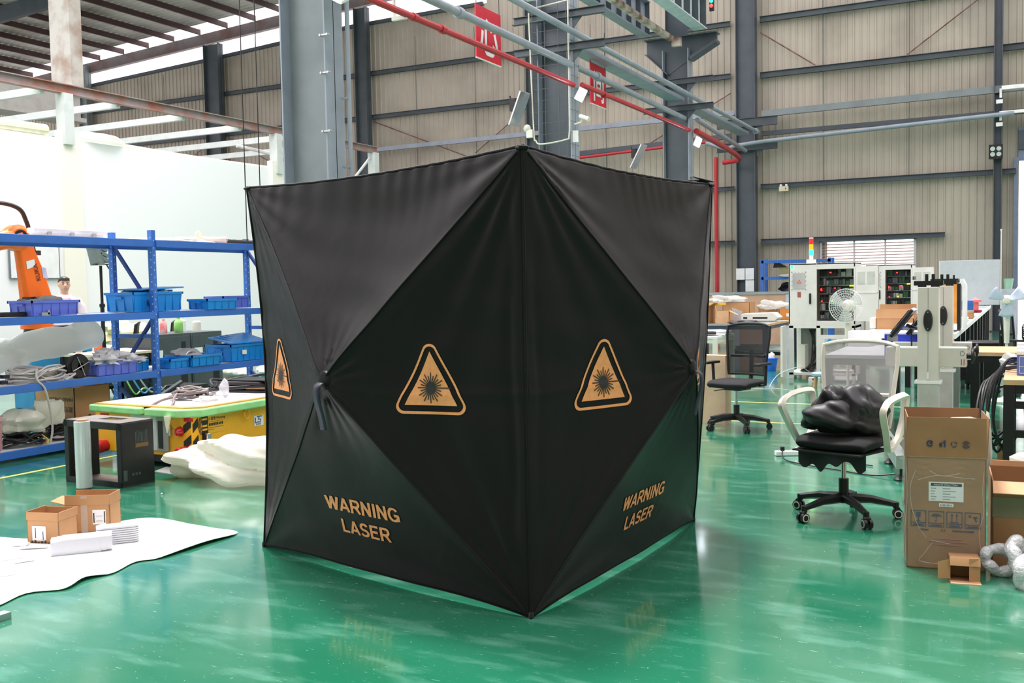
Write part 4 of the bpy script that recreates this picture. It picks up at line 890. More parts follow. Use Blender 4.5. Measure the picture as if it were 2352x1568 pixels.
mb = MB(); q = X_+.003; bl = mat('logo_blue', (36, 52, 140), .5, 0, 0)
for P in ([(6.755, .345), (6.75, .30), (6.79, .305)], [(6.775, .352), (6.80, .352), (6.84, .352)], [(6.80, .345), (6.79, .328), (6.825, .325), (6.815, .30), (6.79, .305)]): mb.tube([A(q, a, b_) for a, b_ in P], .005, 4, m=bl)
for s in range(3): mb.b2(A(q, 6.76+s*.022, .278), A(q+.001, 6.774+s*.022, .292), inkg)
mb.build('logo', None, lp, smooth=0)
# things on the cart
rnd = random.Random(3); P = []
for t in range(60):
    a = t*1.45+rnd.uniform(-.5, .5); rr = rnd.uniform(.04, .17); P.append((rr*cos(a)*1.25, rr*sin(a)*.9, .018+.11*max(0, 1-rr*4.5)*rnd.random()+.012*(t % 3)))
P += [(.08, -.28, .03), (.2, -.40, .01), (.16, -.475, -.09), (.05, -.47, -.10), (-.02, -.45, -.03), (0.02, -.36, .03), (0, -.2, .04)]
mb = MB(); mb.tube(smoothpts(P, 4), .0125, 7); tag(mb.build('grey_hose', mat('grey_brown_hose', (132, 122, 118), .5), loc=(-6.52, 6.48, .52), smooth=60), 'tangled grey hose with a loop hanging over the cart front', 'hose')
rnd = random.Random(4); P = [(.3*cos(t*.7)*rnd.uniform(.7, 1.2), .5*sin(t*.7)*rnd.uniform(.7, 1.1), .03+.09*rnd.random()) for t in range(26)]
mb = MB(); mb.tube(smoothpts(P, 5), .016, 7); tag(mb.build('black_hose', cable, loc=(-6.55, 7.3, .525), smooth=60), 'thick black hoses piled at the rear of the cart', 'hose')
r = thing('black_case', 'flat black open case at the rear right of the cart top', 'case', (-6.42, 7.22, .521), 10)
mb = MB(); mb.b2((-.22, -.15, 0), (.22, .15, .02)); mb.b2((-.22, .13, 0), (.22, .15, .12)); mb.b2((.2, -.15, 0), (.22, .15, .12)); mb.b2((-.22, -.15, 0), (-.2, .15, .12)); mb.b2((-.22, -.15, .11), (.22, .15, .12)); mb.build('shell', blackm, r, bevel=.004)
mb = MB(); mb.box((.05, -.06, .05), (.2, .1, .04)); mb.build('wood_block', kraftl, r)
mb = MB(); mb.blob((0, 0, .07), (.05, .03, .075), 4, .15, 14); tag(mb.build('zip_bag', mat('bag_translucent', (222, 224, 228)), loc=(-6.33, 6.7, .53)), 'small clear zip bag standing beside the grey hose', 'plastic bag')
mb = MB(); mb.blob((0, 0, .015), (.09, .11, .02), 6, .3, 14, flatb=0); tag(mb.build('zip_bag', plasw, loc=(-6.28, 6.42, .523)), 'flat white plastic scraps on the cart top by the corner', 'plastic bag')
# ================================================================ black rack frame
r = thing('server_frame', 'black perforated metal equipment frame standing on the floor', 'frame', (-6.33, 5.42, 0), -3)
W_, D_, H_ = .66, .30, .49
mb = MB(); mb.b2((W_/2-.012, -D_/2, 0), (W_/2, D_/2, H_)); mb.build('side_plate', blackm, r)
mb = MB(); mb.b2((-W_/2, -D_/2, 0), (-W_/2+.012, D_/2, H_)); mb.build('side_plate', blackm, r)
mb = MB(); mb.b2((-W_/2, -D_/2, H_-.012), (-.08, D_/2, H_)); mb.b2((.14, -D_/2, H_-.012), (W_/2, D_/2, H_)); mb.b2((-.08, -D_/2, H_-.012), (.14, -.03, H_)); mb.b2((-.08, .09, H_-.012), (.14, D_/2, H_)); mb.build('top_plate', mat('grey_top_plate', (120, 114, 108), .6, 0, .08), r)  # top plate in a paler grey than the black sides
mb = MB(); mb.b2((-W_/2, -D_/2, .0), (W_/2, D_/2, .012)); mb.build('bottom_plate', mat('brown_grey_base', (96, 86, 78), .6), r)  # bottom plate in a brownish grey, paler than the sides
mb = MB()
for z0, z1 in ((0, .045), (H_-.055, H_)): mb.b2((-W_/2, -D_/2-.002, z0), (W_/2, -D_/2+.012, z1))
for x0, x1 in ((-W_/2, -W_/2+.05), (W_/2-.05, W_/2)): mb.b2((x0, -D_/2-.002, 0), (x1, -D_/2+.012, H_))
mb.build('front_frame', blackm, r, bevel=.004)
mb = MB()
for k in range(9): mb.b2((W_/2, -.02+k*.013, .33-.004*abs(k-4)), (W_/2+.0015, -.013+k*.013, .41+.01*sin(k)))
for k in range(3): mb.box((W_/2+.001, -.05+.03*k, .09), (.002, .018, .018), m=None)
mb.box((W_/2+.001, -.12, .09), (.002, .035, .08)); mb.build('vent_slots', mat('slot_grey', (74, 80, 80), .6), r)
mb = MB(); mb.b2((W_/2, -.02, .29), (W_/2+.0015, .1, .32)); mb.build('amber_marking', mat('amber_print', (120, 90, 40), .6), r)
mb = MB()
for k in range(18): mb.cyl((-W_/2+.06+.0*k, -.1+.012*k, .05), (-W_/2+.06, -.1+.012*k, .42), .0012, n=4)
for k in range(26): mb.cyl((-W_/2+.06, -.12, .05+k*.014), (-W_/2+.06, .12, .05+k*.014), .0012, n=4)
mb.build('mesh_guard', blackm, r)
coil('cable_heap', (-6.45, 5.78, 0), .10, .007, 6, cable, 'black cables on the floor behind the black frame', .8, .05, 11)
r = thing('stretch_film_roll', 'upright roll of clear stretch film before the black frame', 'film roll', (-6.27, 5.13, 0))
mb = MB(); mb.lathe([(.055, 0), (.058, .004), (.058, .498), (.055, .502), (.04, .502)], (0, 0, .012), 32); mb.build('film', mat('stretch_film', (214, 222, 222), .12, 0, .05, 2, coat=1, stretch=(12, 12, .3)), r)
mb = MB(); mb.lathe([(.038, 0), (.040, 0), (.040, .526), (.036, .526)], (0, 0, 0), 24); mb.build('core', kraft, r)
mb = MB(); mb.grid(lambda a, b_: (.058+.006*sin(b_*22)+.012*a, .006*sin(b_*9), .05+.38*b_), 2, 30); mb.build('loose_end', film, r, fixn=False)
mb = MB(); mb.poly([(0, 0, 0), (.26, -.04, 0), (.17, .17, 0), (-.07, .2, 0)], (0, 0, .004)); tag(mb.build('paper_sheet', mat('greyish_paper', (206, 206, 204), .7), loc=(-6.33, 5.86, .0)), 'grey white sheet on the floor beside the black frame', 'paper')
mb = MB(); mb.blob((0, 0, .15), (.56, .29, .16), 21, .20, 72, flatb=.0, fr=3.1); mb.blob((-.45, .10, .10), (.2, .2, .12), 5, .2, 30, flatb=0.0)
o = mb.build('plastic_bag', milky, loc=(-5.35, 5.88, 0)); o.rotation_euler = (0, 0, .2); tag(o, 'big crumpled milky white plastic bag on the floor by the cart', 'plastic bag')
# ================================================================ sheet with small cartons
P = [(-5.9, 3.3), (-5.7, 3.75), (-5.29, 3.9), (-5.23, 4.15), (-5.128, 4.433), (-4.964, 4.565), (-4.671, 4.573), (-4.432, 4.551), (-4.205, 4.52), (-4.20, 4.25), (-4.206, 3.919), (-4.27, 3.80), (-4.211, 3.599), (-4.25, 3.461), (-4.203, 3.301), (-4.32, 3.17), (-4.27, 2.9), (-4.5, 2.5), (-5.9, 2.6)]
mb = MB(); Q = smoothpts([(a, b_, 0) for a, b_ in P], 5, True); lift = []
for v in Q:
    lift.append(v)
c = Vector((-4.9, 3.6, .004)); N_ = len(Q); rings = []
for s in (1, .985, .9, .6, .3):
    rings.append([mb.bm.verts.new(c.lerp(v, s)+Vector((0, 0, (.006+.012*max(0, sin(k*.31)) * (1 if s > .95 else .5 if s > .8 else 0))))) for k, v in enumerate(Q)])
for a, b_ in zip(rings, rings[1:]):
    for k in range(N_): mb.bm.faces.new((a[k], a[(k+1) % N_], b_[(k+1) % N_], b_[k]))
mb.bm.faces.new(rings[-1])
o = mb.build('white_sheet', mat('white_foam_sheet', (250, 250, 250), .7, 0, 0), smooth=60); so = o.modifiers.new('s', 'SOLIDIFY'); so.thickness = .003
tag(o, 'big white packing sheet with a wavy edge on the floor at the left', 'sheet')
b1 = carton('carton', (-5.105, 3.94, .012), 15, .21, .17, .135, 'smaller open kraft carton on the white sheet', (('f', .045, -3), ('l', .05, 0), ('r', .05, 5), ('b', .045, 0)))
mb = MB(); mb.b2((-.07, -.087, .015), (.02, -.0855, .10), paper); mb.b2((-.05, -.088, .03), (-.046, -.087, .09), ink); mb.b2((.0, -.088, .02), (.004, -.087, .07), ink)
for s in range(9): mb.b2((-.1+.022*s, -.0875, .0), (-.09+.022*s, -.086, .006+.006*(s % 3)), ink)
mb.build('label_print', None, b1, smooth=0)
b2 = carton('carton', (-5.09, 4.22, .012), 28, .27, .17, .17, 'larger open kraft carton with shipping labels on the white sheet', (('f', .06, -4), ('l', .09, 75), ('b', .06, 0), ('r', .06, -3)))
mb = MB(); mb.b2((.03, -.087, .05), (.11, -.0855, .14), paper); mb.b2((.035, -.0885, .06), (.042, -.087, .12), ink); mb.b2((.10, -.0885, .06), (.106, -.087, .13), ink); mb.b2((.052, -.0885, .07), (.09, -.087, .072), inkg); mb.b2((.052, -.0885, .10), (.09, -.087, .102), inkg)
mb.build('shipping_label', None, b2, smooth=0); mb = MB(); mb.b2((-.1365, -.06, .06), (-.135, .04, .15), paper); mb.b2((-.138, -.05, .12), (-.1365, -.02, .145), inkg); mb.build('shipping_label', None, b2, smooth=0)
mb = MB(); mb.b2((-.04, -.0865, 0), (.0, -.0853, .225)); mb.build('tape', tape, b2)
def tray_stack(loc, rz, n, w_, d, t, lab, dx=0, dy=0):
    for k in range(n):
        mb = MB(); c_ = .02; x0, x1, y0, y1 = -w_/2, w_/2, -d/2, d/2
        mb.poly([(x0+c_, y0, 0), (x1-c_, y0, 0), (x1, y0+c_, 0), (x1, y1-c_, 0), (x1-c_, y1, 0), (x0+c_, y1, 0), (x0, y1-c_, 0), (x0, y0+c_, 0)], (0, 0, t*.82)); 
        o = mb.build('plastic_cover', mat('cover_white', (214, 216, 220), .4, 0, 0), loc=(loc[0]+dx*k, loc[1]+dy*k, loc[2]+k*t), bevel=.002); o.rotation_euler = (0, 0, radians(rz))
        tag(o, lab+(', topmost' if k == n-1 else ', lowest' if k == 0 else ', within the stack'), 'plastic cover', 'white covers stacked on the sheet')
tray_stack((-4.70, 4.06, .014), 50, 8, .23, .11, .0125, 'thin white plastic cover in the neat stack')
for k in range(3):
    mb = MB(); sec = [(-.05, 0), (.05, 0), (.055, .03), (.045, .075), (.025, .09), (-.025, .09), (-.045, .075), (-.055, .03)]
    mb.poly([(-.13, y, z*(1-.0)) for y, z in sec], (.26, 0, 0)); o = mb.build('light_housing', mat('housing_white', (206, 208, 214), .4, 0, 0), loc=(-4.73+.018*k, 3.80+.022*k, .012+.004*k), bevel=.004); o.rotation_euler = (0, 0, radians(48))
    mb = MB(); mb.cyl((-.133, 0, .045), (-.13, 0, .045), .012, n=12); 
    for yy, zz in ((.03, .02), (-.03, .02), (.03, .065), (-.03, .065)): mb.cyl((-.132, yy, zz), (-.13, yy, zz), .003, n=8)
    mb.build('end_holes', inkg, o); tag(o, ['nearest ', 'middle ', 'rearmost '][k]+'white light housing end in the nested group on the sheet', 'light housing', 'nested white light housings')
for k, (x, y, rz, L_, lab) in enumerate(((-5.18, 3.80, 20, .09, 'small perforated white plate at the left on the sheet'), (-5.05, 3.78, 35, .16, 'flat leaflet beside the smaller carton'), (-4.86, 3.56, 60, .10, 'white connector lying alone at the left of the sheet'), (-4.98, 3.52, 65, .22, 'long white strip pieces at the left picture edge'), (-4.72, 3.3, 60, .20, 'faint white strips nearest the front of the sheet'))):
    mb = MB()
    for s in range(1 if k < 3 else 4): mb.box((0, s*.02-.03, .008), (L_, .05 if k < 3 else .012, .01 if k != 1 else .003))
    if k in (0, 2): mb.box((L_*.4, -.02, .014), (.02, .02, .004), m=None)
    o = mb.build('loose_part', whitep if k != 1 else mat('leaflet', (232, 226, 226), .6), loc=(x, y, .012)); o.rotation_euler = (0, 0, radians(rz)); tag(o, lab, 'loose part')
mb = MB(); mb.box((0, 0, .015), (.05, .09, .03)); tag(mb.build('loose_part', alum, loc=(-4.09, 2.86, 0)), 'small grey block on the bare floor at the left edge', 'loose part')
mb = MB(); mb.box((0, 0, .003), (.06, .02, .006), (0, 0, 30)); tag(mb.build('scrap', paper, loc=(-4.42, 5.06, 0)), 'small white paper scrap on the floor left of the tent', 'scrap')
mb = MB(); mb.blob((0, 0, .006), (.008, .008, .008), 1, 0, 8); tag(mb.build('scrap', paper, loc=(-5.55, 5.2, 0)), 'tiny white pellet on the floor near the black frame', 'scrap')
# ================================================================ behind the rack: robot, person, lamp, desks
rb = thing('robot_arm', 'orange industrial robot arm on a blue stand against the white wall', 'robot arm', (-11.5, 8.8, 0))
rbo = mat('robot_orange', (255, 112, 24), .35, 0, .02)
mb = MB(); mb.b2((-.3, -.35, .5), (.3, .5, .79)); mb.b2((-.34, -.4, .70), (.34, .55, .76)); mb.b2((-.2, -.25, 0), (.2, .4, .5)); mb.build('pedestal', mat('pedestal_blue', (62, 150, 204), .45), rb, bevel=.01)
mb = MB(); mb.lathe([(.26, .79), (.25, .84), (.17, .98), (.16, 1.02)], (0, -.02, 0), 24); mb.build('base', mat('robot_base_dark', (62, 60, 62), .45), rb)
mb = MB(); mb.b2((-.05, .12, .80), (.15, .45, 1.06)); mb.build('connector_box', blackm, rb, bevel=.01)
for k, z in enumerate((.92, 1.0)): mb = MB(); mb.tube(smoothpts([(.16, .22, z), (.22, .30, z), (.24, .36, z-.05+.0), (.22, .40, .75)], 5), .018, 8); mb.build('connector_cable', alum if k else mat('green_lead', (90, 200, 110)), rb)
mb = MB(); mb.b2((.262, -.16, .83), (.265, -.04, .92)); mb.build('sticker', mat('sticker_yellow', (250, 200, 40)), rb)
mb = MB(); mb.b2((.262, .0, .84), (.265, .07, .91)); mb.build('sticker', paper, rb)
mb = MB(); mb.lathe([(.16, 1.02), (.20, 1.03), (.20, 1.08), (.15, 1.09), (.14, 1.16)], (0, -.02, 0), 24); mb.blob((0, -.04, 1.24), (.18, .22, .16), 2, .06, 20); mb.build('shoulder', rbo, rb)
mb = MB(); mb.cyl((.05, -.28, 1.34), (.22, -.28, 1.34), .085, n=16); mb.box((.12, -.12, 1.38), (.16, .26, .13)); mb.tube(smoothpts([(.2, -.2, 1.44), (.26, -.1, 1.36), (.24, -.04, 1.2), (.2, .05, 1.1)], 5), .022, 8); mb.build('motor', blackm, rb)
mb = MB(); mb.cyl((.18, -.30, 1.35), (.225, -.30, 1.35), .02, n=3, m=mat('sticker_yellow', (250, 200, 40))); mb.build('hazard_sticker', None, rb)
mb = MB()
secs = [(.02, .24, 1.18, .10), (-.02, .21, 1.45, .09), (-.09, .17, 1.8, .075), (-.16, .125, 2.05, .07), (-.20, .13, 2.2, .07)]
rings = []
for yc, hw, z, hx in secs:
    rings.append([mb.bm.verts.new((hx*a, yc+hw*b_, z+.0)) for a, b_ in ((-1, -.8), (-.5, -1), (.5, -1), (1, -.8), (1, .8), (.5, 1), (-.5, 1), (-1, .8))])
for a, b_ in zip(rings, rings[1:]):
    for k in range(8): mb.bm.faces.new((a[k], a[(k+1) % 8], b_[(k+1) % 8], b_[k]))
mb.bm.faces.new(rings[0][::-1]); mb.bm.faces.new(rings[-1]); la = mb.build('lower_arm', rbo, rb, bevel=.01)
mb = MB(); Mr = Euler((0, 0, 0)).to_matrix(); mb.text('KUKA', (.083, .0, 1.66), (0, -.22, .97), (0, -.97, -.22), .085, mat('robot_letter', (96, 40, 20), .5), bold=.02, off=.004); mb.build('lettering', None, la, smooth=0)
mb = MB(); mb.poly([(.079, -.20, 1.90), (.079, -.08, 1.93), (.079, -.07, 1.84), (.079, -.19, 1.80)], (.003, 0, 0)); mb.build('sticker', paper, la)
mb = MB(); mb.poly([(.082, .02, 1.83), (.082, .08, 1.82), (.082, .11, 1.68), (.082, .04, 1.69)], (.003, 0, 0)); mb.build('sticker', mat('lilac_label', (206, 206, 236), .5), la)
mb = MB(); mb.lathe([(.05, -.12), (.15, -.11), (.17, -.05), (.17, .06), (.12, .1)], (0, -.27, 2.2), 24, axis='x'); mb.tube([(0, -.25, 2.22), (0, -.9, 2.05)], [.13, .10], 12); mb.build('elbow', rbo, rb)
mb = MB(); mb.cyl((.06, -.28, 2.2), (.115, -.28, 2.2), .10, n=18); mb.build('joint_cover', blackm, rb)
mb = MB(); mb.tube(smoothpts([(-.1, .12, 1.55), (-.1, .08, 1.9), (-.08, .0, 2.25), (-.04, -.08, 2.42), (0, -.2, 2.57), (0, -.42, 2.63), (0, -.65, 2.6), (0, -.9, 2.4)], 6), .028, 8); mb.box((-.05, .14, 1.75), (.05, .05, .05)); mb.box((-.05, .08, 2.02), (.05, .05, .06)); mb.build('hose', mat('robot_hose', (58, 44, 44), .45), rb)
# poster on wall
r = thing('framed_notice', 'white framed notice with lines of writing on the wall behind the robot', 'poster', (-13.86, 10.6, 1.72))
mb = MB(); mb.b2((-.02, -.45, 0), (0, .45, .62)); mb.build('frame', mat('frame_grey_blue', (110, 120, 130), .5), r); mb = MB(); mb.b2((0, -.43, .02), (.004, .43, .60)); mb.build('sheet', paper, r)
mb = MB()
for c_ in range(2):
    for k in range(8): mb.b2((.004, -.32+c_*.16, .12+k*.055), (.006, -.29+c_*.16, .15+k*.055))
mb.build('writing', inkg, r)
# floodlight on stand
r = thing('work_light', 'finned work light on a slim black stand behind the blue rack', 'work light', (-11.5, 9.83, 0))
mb = MB(); mb.cyl((0, 0, 0), (0, 0, 1.3), .028, n=10); mb.cyl((0, 0, 1.3), (0, 0, 1.86), .02, n=10); mb.lathe([(.035, 1.28), (.04, 1.30), (.035, 1.33)], (0, 0, 0), 12)
for a in range(3): mb.tube([(0, 0, .35), (.35*cos(a*2.1), .35*sin(a*2.1), .01)], .014, 6)
mb.build('stand', blackm, r)
mb = MB(); mb.box((0, 0, 1.88), (.05, .24, .012)); mb.tube([(0, .1, 1.88), (0, .14, 1.82)], .01, 6); mb.build('bracket', blackm, r)
mb = MB()
for k in range(5): mb.box((0, .0-.025*k, 1.94+.075*k), (.26, .15, .05), (-20, 0, 0))
mb.box((0, -.10, 2.07), (.26, .03, .42), (14, 0, 0)); mb.build('lamp_head', mat('finned_grey', (126, 138, 138), .4, .3), r, bevel=.006)
# yellow bag
mb = MB(); mb.blob((0, 0, .12), (.2, .35, .16), 14, .3, 26); tag(mb.build('yellow_bag', mat('yellow_white_bag', (244, 226, 150), .4, 0, .2, 6, col2=(246, 244, 232)), loc=(-12.75, 11.3, .72)), 'crumpled yellow and white bag behind the work light', 'bag')
r = thing('side_table', 'low side table under the yellow bag', 'table', (-12.75, 11.3, 0))
mb = MB(); mb.b2((-.3, -.36, .69), (.3, .36, .72)); mb.build('top', cream, r)
for x in (-.26, .26):
    for y in (-.33, .33): mb = MB(); mb.b2((x-.02, y-.02, 0), (x+.02, y+.02, .69)); mb.build('leg', blackm, r)
def table(name, lab, loc, x0, x1, y0, y1, z, topm, legm, lw=.03, t=.03, cat='table', mid=False):
    r = thing(name, lab, cat, loc); mb = MB(); mb.b2((x0, y0, z-t), (x1, y1, z)); mb.build('top', topm, r)
    for x in (x0+lw, x1-lw):
        for y in (y0+lw, y1-lw): mb = MB(); mb.b2((x-lw, y-lw, 0), (x+lw, y+lw, z-t)); mb.build('leg', legm, r)
    mb = MB(); mb.b2((x0+lw, y0+.01, z-t-.06), (x1-lw, y0+.04, z-t)); mb.b2((x0+lw, y1-.04, z-t-.06), (x1-lw, y1-.01, z-t)); mb.b2((x0+.01, y0+lw, z-t-.06), (x0+.04, y1-lw, z-t)); mb.b2((x1-.04, y0+lw, z-t-.06), (x1-.01, y1-lw, z-t)); mb.b2((x0+.02, y0+lw, .18), (x0+.05, y1-lw, .22)); mb.build('frame', legm, r)
    return r
table('desk', 'cream topped desk with black frame behind the left blue rack', (-10.75, 9.25, 0), -.3, .35, -.5, .45, .70, mat('pale_wood_top', (222, 206, 176), .5), blackm)
for k, (x, y, s, m_, lab) in enumerate(((-10.75, 9.1, (.07, .07, .12), mat('orange_pot', (244, 96, 48)), 'orange pot on the cream desk'), (-10.7, 9.3, (.08, .14, .09), whitep, 'small white box on the cream desk'), (-11.0, 9.0, (.06, .06, .16), mat('pinkish_white', (240, 220, 216)), 'pinkish carton on the cream desk'), (-10.75, 9.5, (.14, .18, .03), paper, 'stack of white papers on the cream desk'))):
    mb = MB(); mb.box((0, 0, s[2]/2), s); mb.box((0, 0, s[2]), (s[0]*.7, s[1]*.7, .01)); tag(mb.build('desk_item', m_, loc=(x, y, .70), bevel=.006), lab, 'desk item')
for y0, y1, lab in ((9.75, 10.47, 'dark grey control cabinet, nearer of the two behind the rack'), (10.49, 11.09, 'dark grey control cabinet, farther of the two behind the rack')):
    r = thing('control_cabinet', lab, 'cabinet', (-10.8, (y0+y1)/2, 0)); h = (y1-y0)/2
    mb = MB(); mb.b2((-.3, -h, .1), (.3, h, .90)); mb.build('body', dgrey, r, bevel=.008)
    mb = MB(); mb.b2((-.26, -h+.05, 0), (.26, h-.05, .1)); mb.build('plinth', blackm, r)
    mb = MB(); mb.b2((.3, -h+.02, .14), (.306, h-.02, .86)); mb.build('door', dgrey, r, bevel=.003)
    mb = MB(); mb.b2((.306, h-.18, .62), (.31, h-.1, .78)); mb.build('vent', blackm, r); mb = MB(); mb.b2((.306, h-.2, .2), (.31, h-.08, .32)); mb.build('vent', blackm, r)
    mb = MB(); mb.b2((.307, -h+.04, .58), (.309, -h+.2, .68)); mb.build('label_plate', paper, r)
    mb = MB(); mb.text('△', (.3095, -h+.05, .60), (0, 1, 0), (0, 0, 1), .07, mat('plate_yellow', (236, 178, 48)), bold=.05); mb.build('warning_mark', None, r, smooth=0)
def bottle(loc, prof, m, lab, n=16):
    mb = MB(); mb.lathe(prof, (0, 0, 0), n); return tag(mb.build('bottle', m, loc=loc), lab, 'bottle')
bottle((-10.7, 10.45, .90), [(.055, 0), (.062, .01), (.062, .13), (.055, .16), (.024, .19), (.022, .21), (.024, .215), (.024, .24)], mat('green_bottle', (150, 220, 120), .2, 0, .1), 'green bottle on the dark grey cabinets')
bottle((-10.75, 10.22, .90), [(.045, 0), (.05, .01), (.05, .12), (.042, .15), (.018, .17), (.018, .2)], mat('red_white_bottle', (232, 120, 120), .3, 0, .3, 10, col2=(240, 235, 235)), 'red and white bottle left of the green bottle')
bottle((-10.8, 10.62, .90), [(.05, 0), (.05, .16), (.025, .18), (.025, .21)], whitep, 'white bottle with dark cap right of the green bottle')
bottle((-10.75, 10.85, .90), [(.06, 0), (.06, .13), (.04, .15)], cream, 'cream jar at the right end of the dark grey cabinets')
mb = MB(); mb.blob((0, 0, .12), (.3, .32, .15), 17, .2, 24, flatb=0); tag(mb.build('pink_bag', mat('pink_striped_bag', (240, 214, 212), .5, 0, .1, 12), loc=(-12.0, 12.9, 0)), 'pale pink woven bag on the floor beyond the rack', 'bag')
mb = MB(); mb.blob((0, 0, .1), (.25, .3, .12), 18, .2, 24, flatb=0); tag(mb.build('small_bag', mat('white_green_bag', (226, 236, 222), .5), loc=(-11.8, 13.7, 0)), 'white bag beside the pale pink woven bag', 'bag')
mb = MB()
for k, (m_) in enumerate((mat('lime_wire', (150, 210, 110)), mat('sky_wire', (90, 170, 220)), cablel, cable)):
    mb.tube(smoothpts([(0, -.4+.1*k, .45), (.05, -.3+.12*k, .25), (.02*k, -.1+.1*k, .3), (.05, .15+.05*k, .12)], 5), .01, 5, m=m_)
tag(mb.build('loose_wires', None, loc=(-9.6, 8.9, 0)), 'loose green blue and grey wires hanging behind the rack', 'wires')
r = thing('drive_unit', 'low dark machine base on the floor behind the cart', 'machine', (-9.5, 9.1, 0))
mb = MB(); mb.b2((-.3, -.5, .02), (.3, .5, .12)); mb.b2((-.2, .1, .12), (.2, .45, .3)); mb.build('base', blackm, r, bevel=.01)
mb = MB(); mb.tube([(0, -.4, .1), (.1, .1, .35)], .025, 8); mb.build('lever', dgrey, r)
# ------------------------------------------------------------ person
pe = thing('person', 'person in a pale pink short sleeved shirt and dark trousers by the white wall', 'person', (-12.6, 10.1, 0), 62)
def loft(mb, secs, n=20):
    rings = []
    for (cx, cy, z, rx, ry) in secs: rings.append([mb.bm.verts.new((cx+rx*cos(2*pi*j/n), cy+ry*sin(2*pi*j/n), z)) for j in range(n)])
    for a, b_ in zip(rings, rings[1:]):
        for j in range(n): mb.bm.faces.new((a[j], a[(j+1) % n], b_[(j+1) % n], b_[j]))
    mb.bm.faces.new(rings[0][::-1]); mb.bm.faces.new(rings[-1])
# local: facing -Y, x to the side
def limb(mb, P, R_): mb.tube(P, R_, 14)
mb = MB()
loft(mb, [(0, 0, .86, .15, .10), (0, 0, .95, .16, .105), (0, 0, 1.1, .145, .10), (0, 0, 1.25, .17, .11), (0, .0, 1.37, .18, .10), (0, .01, 1.43, .12, .08), (0, .01, 1.47, .055, .055), (0, 0, 1.53, .052, .055), (0, -.01, 1.55, .055, .065)])
loft(mb, [(0, -.025, 1.505, .03, .03), (0, -.025, 1.52, .05, .06), (0, -.02, 1.56, .068, .082), (0, -.01, 1.61, .076, .092), (0, 0, 1.65, .077, .095), (0, 0, 1.69, .068, .085), (0, .005, 1.715, .04, .05), (0, .005, 1.722, .01, .012)])
mb.blob((0, -.108, 1.595), (.014, .018, .022), 0, 0, 10)
for s in (-1, 1): mb.blob((s*.078, 0, 1.61), (.010, .018, .032), 0, 0, 10)
limb(mb, [(.17, 0, 1.37), (.215, .01, 1.25), (.235, 0, 1.10), (.245, -.03, .97), (.25, -.05, .85)], [.055, .048, .042, .035, .026])
limb(mb, [(-.17, 0, 1.37), (-.215, .01, 1.25), (-.235, 0, 1.10), (-.235, -.06, .97), (-.22, -.10, .86)], [.055, .048, .042, .035, .026])
for s, bx, by in ((1, .25, -.052), (-1, -.22, -.102)):
    mb.blob((bx, by-.005, .805), (.022, .038, .045), 0, 0, 14)
    for k in range(4):
        yy = by-.033+.019*k; L_ = (.062, .074, .070, .055)[k]
        mb.tube([(bx, yy, .785), (bx-s*.004, yy-.002, .785-L_*.45), (bx-s*.014, yy-.004, .785-L_*.9)], [.0095, .0085, .007], 8)
    mb.tube([(bx-s*.005, by-.035, .815), (bx-s*.015, by-.055, .79), (bx-s*.02, by-.058, .765)], [.010, .009, .008], 8)
for s in (-1, 1): limb(mb, [(s*.085, 0, .90), (s*.095, 0, .70), (s*.10, -.005, .48), (s*.10, .01, .28), (s*.10, .01, .08)], [.085, .078, .055, .052, .038])
bo = mb.build('body', skin, pe, smooth=80)
rm = bo.modifiers.new('r', 'REMESH'); rm.mode = 'VOXEL'; rm.voxel_size = .007; rm.use_smooth_shade = True
sm = bo.modifiers.new('sm', 'SMOOTH'); sm.iterations = 4
shirt = mat('pale_pink_shirt', (246, 232, 244), .7, 0, .02)
mb = MB()
loft(mb, [(0, 0, .84, .19, .125), (0, 0, .95, .185, .125), (0, 0, 1.1, .175, .12), (0, 0, 1.25, .195, .13), (0, .0, 1.37, .205, .12), (0, .01, 1.43, .15, .095), (0, .01, 1.465, .075, .07)])
for s in (-1, 1): mb.tube([(s*.15, 0, 1.385), (s*.215, .01, 1.28), (s*.245, .005, 1.14)], [.072, .072, .07], 14)
o = mb.build('shirt', shirt, pe, smooth=80); rm = o.modifiers.new('r', 'REMESH'); rm.mode = 'VOXEL'; rm.voxel_size = .011; rm.use_smooth_shade = True; o.modifiers.new('sm', 'SMOOTH').iterations = 4
mb = MB(); mb.poly([(-.07, -.07, 1.475), (-.005, -.115, 1.44), (-.05, -.125, 1.41), (-.09, -.09, 1.44)], (0, -.006, .004)); mb.poly([(.07, -.07, 1.475), (.005, -.115, 1.44), (.05, -.125, 1.41), (.09, -.09, 1.44)], (0, -.006, .004)); mb.box((0, -.128, 1.25), (.022, .004, .34)); mb.build('collar', shirt, pe)
mb = MB()
loft(mb, [(0, 0, .80, .165, .115), (0, 0, .88, .165, .115), (0, 0, .93, .16, .11)])
for s in (-1, 1): mb.tube([(s*.085, 0, .86), (s*.095, 0, .70), (s*.10, -.005, .48), (s*.10, .01, .28), (s*.10, .01, .06)], [.098, .092, .075, .07, .068], 14)
o = mb.build('trousers', mat('dark_navy_trousers', (40, 38, 52), .8), pe, smooth=80); rm = o.modifiers.new('r', 'REMESH'); rm.mode = 'VOXEL'; rm.voxel_size = .012; rm.use_smooth_shade = True
for s in (-1, 1): mb = MB(); mb.blob((s*.10, -.05, .035), (.045, .13, .05), 0, 0, 16, flatb=0); mb.build('shoe', blackp, pe)
mb = MB(); loft(mb, [(0, .035, 1.59, .072, .062), (0, .022, 1.63, .080, .080), (0, .010, 1.665, .081, .094), (0, .002, 1.695, .075, .094), (0, .003, 1.72, .055, .070), (0, .005, 1.736, .026, .034), (0, .005, 1.738, .006, .006)]); 
